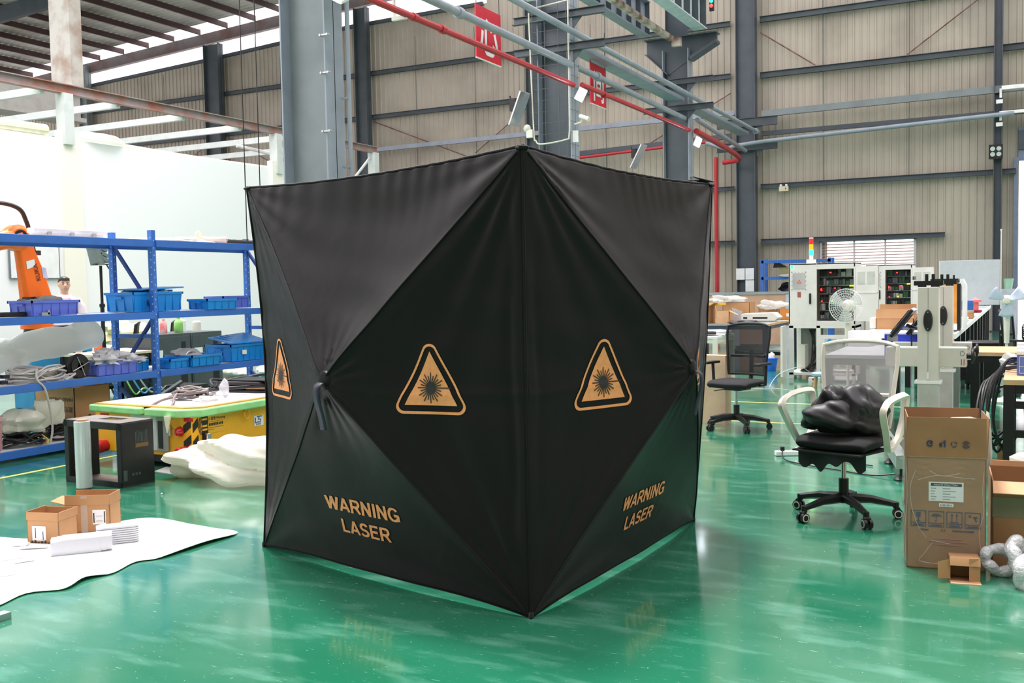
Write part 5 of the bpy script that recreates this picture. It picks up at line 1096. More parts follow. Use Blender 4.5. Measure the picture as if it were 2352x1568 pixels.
for k in range(7): mb.tube([(-.05+.0165*k, -.085, 1.705), (-.056+.0185*k, -.103, 1.672+.004*(k % 2))], [.014, .006], 6)
mb.build('hair', mat('black_hair', (48, 44, 42), .5), pe)
mb = MB()
for s in (-1, 1): mb.blob((s*.03, -.094, 1.622), (.012, .006, .005), 0, 0, 8, m=mat('eye_dark', (50, 36, 30), .4)); mb.box((s*.031, -.098, 1.643), (.03, .006, .005), m=mat('eye_dark', (50, 36, 30)))
mb.box((0, -.094, 1.558), (.04, .008, .007), m=mat('lip', (186, 112, 104), .5)); mb.build('face_features', None, pe)
mb = MB(); mb.box((.25, -.07, .745), (.012, .05, .08), (20, 0, 0)); tag(mb.build('held_tool', chrome, loc=(0, 0, 0)), 'small silver tool in the hand of the person', 'tool').matrix_world = Matrix.Translation((-12.6, 10.1, 0)) @ Matrix.Rotation(radians(62), 4, 'Z')
# ================================================================ office chairs
def office_chair(lab, loc, rz, fm, backm, seatm, armloop, back_top=1.06, seat_z=.47, group=None, ringm=None):
    r = thing('office_chair', lab, 'chair', loc, rz, group)
    for k in range(5):
        a = radians(90+72*k+12); c_, s_ = cos(a), sin(a)
        mb = MB(); mb.tube([(.03*c_, .03*s_, .12), (.16*c_, .16*s_, .115), (.31*c_, .31*s_, .085)], [.032, .026, .018], 6); mb.tube([(.305*c_, .305*s_, .10), (.305*c_, .305*s_, .062)], .018, 8); lg = mb.build('base_leg', blackp, r)
        mb = MB(); mb.mi(blackp); d = Vector((-s_, c_, 0)); cc = Vector((.315*c_, .315*s_, .030))
        for q in (-1, 1):
            mb.tube([cc+d*q*.008, cc+d*q*.026], .030, 14)
            if ringm: mb.tube([cc+d*q*.026, cc+d*q*.028], .024, 14, m=ringm); mb.tube([cc+d*q*.0281, cc+d*q*.029], .017, 14)
        mb.tube([cc+Vector((0, 0, .035)), cc], .014, 8); mb.tube([cc-d*.02+Vector((0, 0, .03)), cc+d*.02+Vector((0, 0, .03))], .012, 8)
        mb.build('castor', blackp, lg)
    mb = MB(); mb.cyl((0, 0, .09), (0, 0, .24), .030, n=16); mb.build('column_sleeve', blackp, r)
    mb = MB(); mb.cyl((0, 0, .24), (0, 0, seat_z-.07), .015, n=14); mb.build('gas_lift', chrome, r)
    mb = MB(); mb.box((0, .02, seat_z-.055), (.18, .22, .05)); mb.tube([(.05, 0, seat_z-.05), (-.24, -.03, seat_z-.10)], .006, 6); mb.build('mechanism', blackp, r, bevel=.008)
    mb = MB()
    def seat(a, b_):
        x = (a-.5)*2; y = (b_-.5)*2; k = 1-.10*abs(x)**4*abs(y)**4
        return (x*.25*(1-.10*abs(y)**4), y*.235*(1-.12*abs(x)**4), seat_z+.035-.03*(abs(x)**6)-.035*(max(0, -y)**5)-.02*max(0, y)**6-.012*cos(x*1.5))
    mb.grid(seat, 20, 20); V0 = mb.bm.verts[:]
    sb = mb.build('seat', seatm, r, smooth=80, fixn=False); so = sb.modifiers.new('s', 'SOLIDIFY'); so.thickness = .055; so.offset = -1; sb.modifiers.new('ss', 'SUBSURF').levels = 1
    H0, H1 = seat_z+.06, back_top
    def bk_(a, b_):
        x = (a-.5)*2; t = b_; wd = .205+.045*t-.06*max(0, t-.8); return (x*wd, .235+.03*t+.05*t*t*.4-.045*(1-x*x)*-1*(.4)-.03*x*x*-1*0-.04*x*x, H0+(H1-H0)*t-.028*abs(x)**3*t)
    mb = MB(); mb.grid(bk_, 14, 14); bk = mb.build('back_mesh', backm, r, smooth=80, fixn=False)
    mb = MB(); path = [bk_(a/12, 0) for a in range(13)]+[bk_(1, b_/14) for b_ in range(1, 14)]+[bk_(1-a/12, 1) for a in range(13)]+[bk_(0, 1-b_/14) for b_ in range(1, 14)]
    mb.tube(path, .013, 8, closed=True); mb.build('back_frame', fm, r)
    mb = MB(); mb.tube(smoothpts([(0, .05, seat_z-.05), (0, .24, seat_z-.04), (0, .29, seat_z+.06), (0, .30, seat_z+.3)], 4), .022, 8); mb.tube([bk_(.06, .38), (0, .30, seat_z+.24), bk_(.94, .38)], .014, 6); mb.build('back_support', fm, r)
    for s in (-1, 1):
        mb = MB()
        if armloop: P = smoothpts([(s*.27, .06, seat_z-.05), (s*.28, -.02, seat_z-.045), (s*.30, -.09, seat_z+.05), (s*.315, -.175, seat_z+.17), (s*.32, -.18, seat_z+.21), (s*.32, -.12, seat_z+.245), (s*.32, .02, seat_z+.262), (s*.31, .17, seat_z+.262), (s*.30, .21, seat_z+.235), (s*.29, .20, seat_z+.12), (s*.28, .14, seat_z+.0)], 3); mb.tube(P, .027, 4, closed=True, flat=.75)
        else:
            mb.tube([(s*.22, .05, seat_z-.03), (s*.29, .05, seat_z-.02), (s*.30, .05, seat_z+.17)], .018, 6); mb.box((s*.29, 0, seat_z+.185), (.07, .24, .025))
        mb.build('armrest', fm if armloop else blackp, r, bevel=.006 if armloop else .01)
    return r
meshg = mat('grey_chair_mesh', (196, 188, 190), .6, 0, 0, alpha=.62); meshk = mat('black_chair_mesh', (26, 27, 30), .6, 0, 0, alpha=.86); seatk = mat('black_seat_fabric', (24, 24, 26), .85, 0, .05, 60)
ch1 = office_chair('white framed office chair with grey mesh back and black seat at the right', (-.985, 6.34, 0), -15, mat('chair_ivory', (236, 232, 218), .4), meshg, seatk, True, 1.07, .49, ringm=mat('castor_ring', (220, 220, 214), .4))
mb = MB(); mb.poly([(-.23, -.22, .42), (.2, -.24, .42), (.24, .1, .42), (.05, .2, .42), (-.22, .1, .42)], (0, 0, .01))
mb.grid(lambda a, b_: (-.2+.42*a, -.20+.02*sin(a*9), .43-b_*(.05+.06*abs(sin(a*4+.5))+.02*sin(a*23))), 40, 4)
mb.build('torn_lining', mat('torn_lining', (44, 46, 48), .8), ch1, fixn=False)
ch2 = office_chair('black mesh office chair standing behind the right edge of the tent', (-2.55, 9.82, 0), -16, blackp, meshk, seatk, False, 1.04, .47)
office_chair('black mesh office chair seen below the middle rack shelf, left one', (-12.05, 10.58, 0), -45, blackp, meshk, seatk, False, 1.03, .47)
office_chair('dark mesh office chair behind the front rack post, right one', (-12.0, 11.25, 0), -45, blackp, mat('brown_mesh', (82, 66, 62), .6, 0, 0, alpha=.86), seatk, False, 1.03, .47)
office_chair('black office chair at the right picture edge by the far fan', (.02, 13.9, 0), 75, blackp, meshk, seatk, False, 1.05, .50)
# bag on the chair
mb = MB(); mb.blob((0, 0, .09), (.21, .17, .12), 31, .20, 60, fr=2.6, flatb=0); mb.blob((.09, .02, .14), (.13, .13, .14), 33, .2, 50, fr=2.8, flatb=0); mb.blob((-.09, .03, .16), (.09, .10, .10), 35, .25, 40, fr=3, flatb=0); mb.blob((-.20, -.03, .055), (.06, .06, .045), 36, .15, 12, flatb=0)
o = mb.build('black_bag', mat('black_poly_bag', (40, 40, 42), .46, 0, .05, bump=1.0, bscale=7), smooth=70); o.location = (-.97, 6.33, .53); tag(o, 'crumpled black cloth bag lying on the white framed chair', 'bag')
# ================================================================ cartons at right
tb = carton('carton', (-.367, 5.527, 0), 8, .365, .34, .564, 'tall kraft carton wrapped in film with its top flaps standing up', (('f', .20, -2), ('b', .21, 2), ('l', .20, -1), ('r', .20, 3)), kraftd, .006, fm=kraftd)
y_ = -.1715
mb = MB()
def ring(cx, cz, r0, r1, a0, a1, m_, sy=1, n=14):
    P = [(cx+r0*cos(a0+(a1-a0)*k/n), y_, cz+r0*sin(a0+(a1-a0)*k/n)) for k in range(n+1)]+[(cx+r1*cos(a1-(a1-a0)*k/n), y_, cz+r1*sin(a1-(a1-a0)*k/n)) for k in range(n+1)]
    mb.poly(P, (0, -.0008, 0), m_)
y_ = -.1675+0; zf = .66
yo = lambda z: -.17-.001
y_ = -.1722
ring(-.075, .635, .010, .016, .4, 5.6, inkb); mb.poly([(-.075+a, y_, .635+b_) for a, b_ in ((-.004, .0), (.010, .012), (.012, -.004))], (0, -.0008, 0), inkb)
for a, b_ in ((.014, .004), (.004, .009)): pass
mb.b2((-.032, y_-.0008, .620), (-.020, y_, .638), inkb); mb.b2((-.010, y_-.0008, .618), (-.004, y_, .645), inkb); mb.b2((-.012, y_-.0008, .646), (-.003, y_, .652), inkb); mb.b2((-.022, y_-.0008, .640), (-.010, y_, .644), inkb)
for k in range(3): a = k*2.094; ring(.035, .633, .011, .015, a, a+1.5, inkb, n=6); 
ring(.09, .633, .014, .018, .3, 2.9, inkb); ring(.09, .633, .014, .018, 3.4, 6.0, inkb); ring(.09, .633, .005, .009, 0, 5.8, inkb, n=8)
for v in mb.bm.verts: v.co.y -= (v.co.z-.564)*.0
mb.xf(Matrix.Translation((0, -.003, .0))); mb.build('recycling_marks', None, tb, smooth=0)
mb = MB(); mb.b2((-.08, -.1725, .345), (.08, -.1705, .442), paper); mb.b2((-.07, -.1735, .422), (.072, -.1725, .436), ink)
mb.text('Industrial Water Chiller', (0, -.1736, .4255), (1, 0, 0), (0, 0, 1), .0115, paper, align='c')
for k in range(5): z = .408-k*.0135; mb.b2((-.07, -.1732, z), (-.045-.004*(k % 3), -.1725, z+.003), inkg); mb.b2((-.015, -.1732, z), (.02+.012*((k*2) % 4), -.1725, z+.003), inkg)
mb.b2((-.032, -.1725, .318), (.034, -.1705, .335), paper)
for k in range(9): mb.b2((-.026+k*.006, -.1732, .322), (-.0225+k*.006, -.1725, .331), inkg)
mb.build('product_label', None, tb, smooth=0)
mb = MB()
for k in range(4):
    x0 = -.163+k*.083; x1 = x0+.072; z0, z1 = .215, .295; t_ = .0028
    for a, b_, c_, d in ((x0, z0, x1, z0+t_), (x0, z1-t_, x1, z1), (x0, z0, x0+t_, z1), (x1-t_, z0, x1, z1), (x0, z0+.017, x1, z0+.017+t_)): mb.b2((a, -.1725, b_), (c_, -.1708, d), inkb)
    mb.b2((x0+.012, -.1725, z0+.006), (x1-.012, -.1708, z0+.011), inkb)
    cx = (x0+x1)/2
    if k == 0: mb.poly([(cx-.011, -.1708, .286), (cx+.011, -.1708, .286), (cx+.009, -.1708, .262), (cx-.009, -.1708, .262)], (0, -.0015, 0), inkb); mb.b2((cx-.0015, -.1725, .243), (cx+.0015, -.1708, .262), inkb); mb.b2((cx-.009, -.1725, .240), (cx+.009, -.1708, .243), inkb)
    if k == 1: mb.poly([(cx+.024*cos(pi*q/10), -.1708, .268+.014*sin(pi*q/10)) for q in range(11)], (0, -.0015, 0), inkb); mb.b2((cx-.001, -.1725, .246), (cx+.001, -.1708, .268), inkb); mb.b2((cx-.007, -.1725, .243), (cx+.001, -.1708, .246), inkb)
    if k == 2:
        for s in (-.011, .011): mb.b2((cx+s-.0015, -.1725, .246), (cx+s+.0015, -.1708, .276), inkb); mb.poly([(cx+s-.006, -.1708, .274), (cx+s+.006, -.1708, .274), (cx+s, -.1708, .285)], (0, -.0015, 0), inkb)
        mb.b2((cx-.02, -.1725, .240), (cx+.02, -.1708, .243), inkb)
    if k == 3:
        for s in (-1, 1): mb.box((cx-.013, -.1717, .276), (.018, .0015, .0035), (0, 45*s, 0), inkb)
        mb.box((cx+.012, -.1717, .262), (.006, .0015, .026), (0, -20, 0), inkb); mb.box((cx+.012, -.1717, .270), (.018, .0015, .008), None, inkb)
mb.text('CE', (-.012, -.1716, .192), (1, 0, 0), (0, 0, 1), .02, inkb, align='c')
for k, (x0, x1) in enumerate(((-.12, -.08), (.03, .13))): mb.b2((x0, -.1725, .196), (x1, -.1708, .202), inkb)
for k in range(3): mb.b2((-.06-.02*(k == 1), -.1725, .155-.015*k), (.07+.03*(k == 1), -.1708, .158-.015*k), mat('pinkish_print', (176, 124, 110), .7, 0, 0))
mb.build('shipping_marks', None, tb, smooth=0)
mb = MB()
rnd = random.Random(2)
def wrap(a, b_):
    x = -.186+.372*a; z = .01+.56*b_; return (x, -.176-.004*abs(sin(a*17+b_*9+3*sin(b_*11)))-.007*abs(sin(b_*60+5*sin(a*7)))*(b_ > .74), z)
mb.grid(wrap, 46, 60); mb.build('wrap_film', mat('wrap_film', (245, 245, 242), .08, 0, 0, alpha=.09, coat=1), tb, fixn=False)
mb = MB()
for P in ([(-.14, .50), (-.165, .42), (-.16, .32), (-.13, .22), (-.09, .16)], [(.17, .50), (.165, .4), (.17, .3), (.15, .2), (.16, .1)], [(-.185, .52), (-.18, .36), (-.19, .2), (-.185, .03)], [(-.13, .45), (-.05, .475), (.05, .47), (.13, .465)], [(-.07, .15), (-.02, .14), (.02, .135)], [(-.08, .5), (-.02, .475), (.06, .49)], [(-.06, .14), (-.1, .08), (-.12, .04), (-.02, .03)]):
    mb.tube(smoothpts([(a, -.182, b_) for a, b_ in P], 6), .0011, 5)
mb.build('film_folds', mat('film_fold', (232, 232, 228), .1, 0, 0, alpha=.5, coat=1), tb)
mb = MB(); mb.grid(lambda a, b_: (-.187-.006*abs(sin(b_*9+a*4)), -.17+.34*a, .02+.72*b_), 8, 30); mb.build('side_film', mat('side_film', (240, 242, 244), .15, 0, 0, alpha=.4, coat=1), tb, fixn=False)
mb = MB(); mb.box((0, 0, 0), (.12, .10, .22), (0, 0, 10)); mb.box((-.02, -.03, .0), (.14, .05, .2), (0, 0, -5)); o = mb.build('foam_block', plasw, loc=(-.27, 5.57, .63), bevel=.01); o.rotation_euler = (0, 0, radians(19)); tag(o, 'white foam blocks inside the tall film wrapped carton', 'foam')
mb = MB(); mb.blob((0, 0, 0), (.02, .08, .14), 41, .2, 20); tag(mb.build('plastic_sheet', plasw, loc=(-.165, 5.62, .60)), 'white plastic hanging at the right side of the tall carton', 'plastic')
lc = carton('carton', (.125, 5.74, 0), 4, .56, .46, .44, 'low wide kraft carton at the right edge with one pale flap folded out', (('f', .095, 118), ('b', .03, 0)), kraftd, .006, fm=kraftl)
mb = MB(); mb.b2((-.28, -.2335, .26), (.28, -.2305, .36)); mb.build('tape', mat('dull_tape', (150, 150, 120), .15, 0, 0, alpha=.35, coat=1), lc)
mb = MB(); mb.blob((0, 0, 0), (.14, .12, .07), 43, .2, 20); tag(mb.build('plastic_bag', plasw, loc=(.08, 6.25, .40)), 'white bag behind the low wide carton', 'plastic bag')
mb = MB(); mb.b2((-.1, -.1, 0), (.1, .1, .39)); mb.b2((-.102, -.102, .3), (.102, .102, .31)); tag(mb.build('closed_carton', kraftd, loc=(.08, 6.25, 0)), 'closed carton under the white bag behind the low wide carton', 'carton')
r = thing('small_carton', 'small open kraft carton on its side before the tall carton', 'carton', (-.255, 5.225, 0), 10)
w_, d_, h_, t_ = .135, .09, .115, .004
mb = MB(); mb.b2((-w_/2, -d_/2, 0), (w_/2, d_/2, t_)); mb.b2((-w_/2, -d_/2, h_-t_), (w_/2, d_/2, h_)); mb.b2((-w_/2, -d_/2, 0), (-w_/2+t_, d_/2, h_)); mb.b2((w_/2-t_, -d_/2, 0), (w_/2, d_/2, h_)); mb.b2((-w_/2, d_/2-t_, 0), (w_/2, d_/2, h_)); mb.build('body', kraftd, r)
mb = MB(); mb.poly([(-w_/2, -d_/2, .01), (-w_/2, -d_/2, h_-.01), (-w_/2-.055, -d_/2-.02, h_-.02), (-w_/2-.055, -d_/2-.02, .015)], (.002, .003, 0)); mb.build('flap', kraft, r)
mb = MB(); mb.poly([(w_/2, -d_/2, 0), (w_/2, -d_/2, h_), (w_/2-.05, -d_/2-.012, h_), (w_/2-.05, -d_/2-.012, 0)], (0, .003, 0)); mb.build('flap', kraft, r)
mb = MB(); mb.poly([(-w_/2, -d_/2, h_), (w_/2, -d_/2, h_), (w_/2, -d_/2-.014, h_-.036), (-w_/2, -d_/2-.014, h_-.036)], (0, .002, .002)); mb.build('flap', kraft, r)
mb = MB(); mb.b2((-w_/2, -d_/2-.05, .0), (w_/2, -d_/2, .003)); mb.build('flap', kraftl, r)
bw = mat('bubble_wrap', (226, 228, 230), .15, 0, .1, 30, bump=1.0, bscale=70, coat=.8, alpha=.85)
for k, (p, R_, rt, rot, lab) in enumerate((((-.10, 5.36, .075), .055, .030, (62, 10, 20), 'looped coil of bubble wrap on the floor before the low carton'), ((.0, 5.30, .10), .07, .036, (20, 60, 0), 'crumpled bubble wrap at the right picture edge, upper piece'), ((.03, 5.22, .06), .07, .034, (80, 0, 60), 'crumpled bubble wrap at the right picture edge, lower piece'))):
    mb = MB(); mb.tube([(R_*(1.25+.1*sin(3*a))*cos(a), R_*sin(a), .01*sin(5*a)) for a in [q*2*pi/30 for q in range(30)]], [rt*(.9+.09*sin(q*1.1)) for q in range(30)], 14, closed=True)
    o = mb.build('bubble_wrap', bw, loc=p, smooth=80); o.rotation_euler = [radians(a) for a in rot]; tag(o, lab, 'bubble wrap')
# power strip and cables
r = thing('power_strip', 'white power strip on the floor left of the white framed chair', 'power strip', (-1.72, 8.45, 0), 28)
mb = MB(); mb.box((0, 0, .022), (.30, .055, .04)); mb.build('strip_body', whitep, r, bevel=.006)
mb = MB(); mb.box((-.09, 0, .055), (.03, .03, .04)); mb.build('plug', blackp, r); mb = MB(); mb.box((.05, 0, .052), (.05, .035, .03)); mb.build('adapter', whitep, r)
mb = MB(); mb.tube(smoothpts([(-1.80, 8.42, .05), (-1.74, 8.2, .01), (-1.55, 8.02, .008), (-1.3, 7.9, .008), (-1.0, 7.75, .008), (-.84, 7.75, .03)], 6), .006, 6); mb.tube(smoothpts([(-1.68, 8.47, .05), (-1.5, 8.6, .01), (-1.3, 8.3, .008), (-1.05, 8.15, .008)], 6), .005, 6); tag(mb.build('power_cable', cable), 'black power cables running from the strip under the white framed chair', 'cable')
mb = MB(); mb.tube(smoothpts([(-3.15, 13.9, .01), (-3.08, 14.2, .16), (-2.9, 14.7, .22), (-2.8, 15.0, .12)], 6), .004, 6); mb.tube(smoothpts([(-3.5, 13.2, .008), (-3.1, 13.7, .008), (-2.7, 13.4, .008), (-2.5, 13.0, .008)], 6), .003, 6)
tag(mb.build('clear_hose', mat('clear_hose', (225, 235, 232), .1, 0, 0, coat=1)), 'clear hose loop on the floor before the cream cabinet', 'hose')
r = thing('red_switch', 'small power box with red switch on the floor by the cream cabinet', 'power box', (-2.72, 14.9, 0)); mb = MB(); mb.box((0, 0, .03), (.16, .1, .06)); mb.build('box', cream, r); mb = MB(); mb.box((0, -.052, .035), (.05, .006, .025)); mb.build('switch', red, r)
# beige board behind black chair
mb = MB(); mb.b2((-.16, -.06, 0), (.12, .06, .71)); mb.b2((-.155, -.062, .0), (-.15, .062, .712)); o = mb.build('flat_carton', mat('beige_board', (212, 182, 152), .8), loc=(-2.83, 10.15, 0)); o.rotation_euler = (0, 0, radians(-14)); tag(o, 'tall beige board box beside the black chair and tent edge', 'carton')
# ================================================================ marking machines
def machine(x, y, lab, wl, wr, zc, zt=1.395):
    r = thing('marking_machine', lab, 'machine', (x, y, 0)); w_ = .072
    mb = MB(); mb.b2((-w_, -.05, .70), (w_, .09, zt)); mb.build('column', beige, r, bevel=.003)
    mb = MB(); mb.b2((-.001, -.052, .74), (.001, -.05, zt-.01)); mb.build('groove', inkg, r)
    mb = MB(); mb.b2((-w_-.02, -.055, .685), (w_+.02, .095, .705)); mb.build('collar_plate', whitep, r)
    mb = MB(); mb.b2((-w_, -.05, .02), (w_, .09, .685))
    for k in range(9): mb.b2((-w_+.01+k*.015, -.053, .03), (-w_+.014+k*.015, -.05, .68))
    mb.build('pedestal', mat('pedestal_ribbed', (212, 208, 202), .4, .2), r)
    mb = MB(); mb.b2((-.09, -.07, 0), (.09, .11, .02)); mb.build('foot_plate', alum, r)
    mb = MB(); mb.lathe([(.002, -.022), (.028, -.018), (.033, 0)], (0, -.05, 1.15), 24, axis='y'); 
    for v in mb.bm.verts: v.co.z = 1.15+(v.co.z-1.15)*2.45
    mb.build('oval_handle', mat('handle_black', (34, 36, 36), .4, 0, .1, 40), r)
    mb = MB()
    for z in (1.09, 1.21): mb.cyl((0, -.075, z), (0, -.068, z), .004, n=8)
    mb.build('screw', alum, r)
    mb = MB(); mb.b2((-.006, -.056, .72), (.006, -.05, .77)); mb.build('slider_tab', whitep, r)
    mb = MB(); mb.b2((-wl, .0, zc-.07), (wr, .14, zc+.07)); hb = mb.build('laser_housing', beige, r, bevel=.004)
    mb = MB(); mb.b2((-wl+.004, -.001, zc+.062), (wr-.002, .141, zc+.072)); mb.build('top_cover', whitep, hb)
    mb = MB(); mb.b2((wr-.035, -.0015, zc-.055), (wr-.03, 0, zc-.01)); mb.b2((wr-.018, -.0015, zc-.055), (wr-.013, 0, zc-.01)); mb.build('red_marks', red, hb)
    mb = MB(); mb.tube([(wr-.028+.014*cos(a*pi/8), -.001, zc+.032+.018*sin(a*pi/8)) for a in range(16)], .0012, 4, closed=True); mb.build('round_logo', ink, hb)
    mb = MB(); mb.cyl((wr, .04, zc+.01), (wr+.03, .04, zc+.01), .02); mb.tube([(wr+.04, .04+.045*cos(a*pi/9), zc+.01+.045*sin(a*pi/9)) for a in range(18)], .010, 8, closed=True); mb.cyl((wr+.03, .04, zc+.01), (wr+.055, .04, zc+.01), .03); mb.build('hand_wheel', blackp, r)
    mb = MB(); mb.b2((-.10, -.03, zt+.012), (.10, .05, zt+.045)); 
    mb.cyl((-.045, 0, zt-.0), (-.045, 0, zt+.02), .03); mb.cyl((.045, 0, zt), (.045, 0, zt+.02), .03); mb.build('top_bracket', blackp, r)
    mb = MB()
    for k, xx in enumerate((-.015, .03)): mb.cyl((xx, .01, zt+.045), (xx, .01, zt+.095), .012)
    mb.build('top_knob', blackp, r)
    return r
m1 = machine(-.632, 7.94, 'beige laser marking machine column with black oval handle, nearer one', .30, .255, .877)
m2 = machine(-.600, 8.98, 'beige laser marking machine column with black oval handle, farther one', .4, .21, .855)
mb = MB(); mb.cyl((-.10, 0, 1.45), (-.10, 0, 1.475), .016, n=14); mb.build('ball_knob', chrome, m1)
# monitors
for k, (x, y, lab) in enumerate(((-.93, 8.6, 'tilted black monitor before the blue laser unit, left one'), (-.845, 9.0, 'tilted black monitor beside the machine column, right one'))):
    r = thing('monitor', lab, 'monitor', (x, y, 1.0), 0); mb = MB(); mb.box((.055, 0, .105), (.028, .30, .27), (0, 37, 0)); mb.build('case', blackp, r, bevel=.006)
    mb = MB(); mb.box((.037, 0, .118), (.002, .27, .23), (0, 37, 0)); mb.build('screen', mat('screen_glass', (70, 78, 92), .1, 0, 0), r)
    mb = MB(); mb.box((.128, 0, .20), (.03, .28, .04), (0, 37, 0)); mb.build('bezel_top', mat('bezel_light', (206, 208, 222), .3), r)
    mb = MB(); mb.tube([(.08, 0, .09), (.12, 0, .07), (.2-.06*k, -.3+.0*k, .07)], .014, 6); mb.tube([(.12, 0, .07), (.12, .0, -.2)], .006, 5); mb.build('arm', blackm, r)
# blue laser units
for k, (x, y, z, lab) in enumerate(((-.90, 9.25, .80, 'blue laser power unit nearest the machine columns'), (-.84, 9.9, .84, 'blue laser power unit behind the first one'))):
    r = thing('laser_unit', lab, 'machine', (x, y, z)); mb = MB(); mb.b2((-.17, -.2, 0), (.17, .2, .19)); mb.build('case', mat('laser_blue', (46, 62, 190), .4, 0, .02), r, bevel=.004)
    mb = MB(); mb.b2((-.15, -.202, .13), (-.06, -.2, .18)); mb.build('name_plate', inkg, r); mb = MB(); mb.b2((-.17, -.2, .19), (.17, .2, .205)); mb.build('top_plate', whitep, r)
    mb = MB(); mb.tube([(-.14, -.21, .012), (.16, -.21, .012)], .004, 5); mb.build('front_rod', blackp, r)
for k, (x, z, y, lab) in enumerate(((-1.47, .88, 10.5, 'lower left white instrument box on the bench'), (-1.31, .90, 10.8, 'middle white instrument box on the bench'), (-1.33, .97, 11.0, 'upper white instrument box on the bench'))):
    r = thing('instrument_box', lab, 'instrument', (x, y, .80 if k < 2 else .955)); mb = MB(); mb.b2((-.10, -.12, 0), (.10, .12, .15 if k < 2 else .11)); mb.build('case', whitep, r, bevel=.004)
    mb = MB(); mb.b2((.02, -.122, .04), (.07, -.12, .065)); mb.build('display', blackp, r)
table('machine_bench', 'cream bench carrying the laser units behind the white framed chair', (-1.1, 10.2, 0), -.48, .5, -1.05, 1.1, .80, mat('bench_grey', (196, 200, 202), .4), alum)
carton('carton', (-1.18, 10.95, .80), 0, .36, .3, .26, 'open kraft carton on the bench left of the monitors', (('f', .10, -20), ('b', .14, 4), ('r', .12, 40)), kraft)
# aluminium base frame
r = thing('profile_frame', 'aluminium profile base frame with black levelling feet on the floor', 'frame', (-.78, 7.62, .09), 12)
mb = MB(); mb.b2((-.04, 0, 0), (.04, 1.4, .10)); mb.b2((-.018, -.002, .02), (.018, 0, .08), m=None); mb.b2((.04, .2, .02), (.5, .28, .10)); mb.b2((.04, .8, .02), (.5, .88, .10)); mb.build('profile', alum, r, bevel=.004)
for y in (.05, .75): mb = MB(); mb.cyl((0, y, -.07), (0, y, 0), .012); mb.lathe([(.05, -.09), (.055, -.08), (.03, -.06), (.015, -.05)], (0, y, 0), 16); mb.build('levelling_foot', blackp, r)
# ================================================================ right: work tables and boxes
t1 = table('work_table', 'wood topped black work table at the right picture edge', (.4, 8.3, 0), -.53, .6, -.65, .9, .75, wood, blackm, .035, .035)
mb = MB(); mb.b2((-.53, -.64, .0), (-.47, -.6, .7)); mb.b2((-.4, -.64, 0), (-.34, -.6, .7))
for z in (.15, .35, .55): mb.b2((-.53, -.64, z), (.6, -.61, z+.05))
mb.build('side_panel', blackm, t1)
t2 = table('work_table', 'wood topped black work table behind the near right table', (-.1, 10.95, 0), -.36, .7, -.5, .45, .75, wood, blackm, .04, .035)
for k, (y, z, lab) in enumerate(((8.15, .75, 'blue and white printed box nearest on the right work table'), (8.55, .75, 'blue and white printed box, middle of the row on the right work table'), (9.0, .75, 'blue and white printed box farthest back on the right work table'))):
    r = thing('printed_box', lab, 'box', (.08, y, z)); mb = MB(); mb.b2((-.13, -.14, 0), (.13, .14, .16)); mb.build('case', mat('box_blue', (92, 118, 190), .5), r, bevel=.004)
    mb = MB(); mb.b2((-.132, -.142, .15), (.132, .142, .175)); mb.build('lid', whitep, r)
    mb = MB()
    for a in ((-.115, .015, .115, .018), (-.115, .065, .115, .067), (-.115, .135, .115, .138), (-.115, .015, -.112, .138), (.112, .015, .115, .138)): mb.b2((a[0], -.1415, a[1]), (a[2], -.14, a[3]))
    mb.build('white_lines', paper, r)
mb = MB()
for k in range(7):
    x = -.10-.02*k; mb.tube(smoothpts([(-.04, 8.2+.2*(k % 3), .86-.02*k), (x-.02, 8.1+.1*k, .84-.03*k), (x-.08, 8.1+.05*k, .6), (x-.10+.02*(k % 2), 8.2, .35), (x-.02, 8.25, .15+.05*(k % 3)), (x+.06, 8.3, .3)], 6), .0095, 6)
tag(mb.build('cable_loom', cable), 'thick black cables drooping off the left side of the right work table', 'cables')
mb = MB(); mb.blob((0, 0, .03), (.07, .09, .05), 50, .3, 18, flatb=0); tag(mb.build('plastic_scrap', plasw, loc=(-.09, 9.0, .75)), 'crumpled white plastic on the right work table', 'plastic')
coil('cable_coil', (-.05, 8.75, .76), .06, .006, 6, cable, 'small coil of black cable on the right work table', 1.2, .04, 21)
mb = MB(); mb.tube([(0, 0, 0), (.02, 0, .22)], .006, 6)
for q in range(5): mb.tube([(.02+.04*cos(a*pi/6), -.02*q, .20+.04*sin(a*pi/6)+.02*q) for a in range(12)], .005, 5, closed=True)
tag(mb.build('tool_rack', blackp, loc=(.0, 9.5, .75)), 'black wire rings behind the blue and white boxes', 'rack')
r = thing('black_chiller', 'black castor mounted chiller box under the farther beige machine', 'machine', (-.50, 14.6, 0)); mb = MB(); mb.b2((-.2, -.2, .06), (.22, .3, .62)); mb.build('body', blackm, r, bevel=.02)
for x in (-.16, .16): mb = MB(); mb.cyl((x-.015, -.12, .03), (x+.015, -.12, .03), .03); mb.build('castor', blackp, r)
mb = MB(); mb.b2((-.16, -.204, .44), (-.1, -.2, .5)); mb.build('display', mat('green_indicator', (40, 120, 60)), r)
mb = MB(); mb.b2((-.06, -.05, 0), (.06, .05, .12)); mb.b2((-.062, -.02, .03), (.062, .02, .09), m=None); tag(mb.build('small_box', kraftd, loc=(-.13, 8.9, 0)), 'small brown box on the floor under the right work table', 'box')
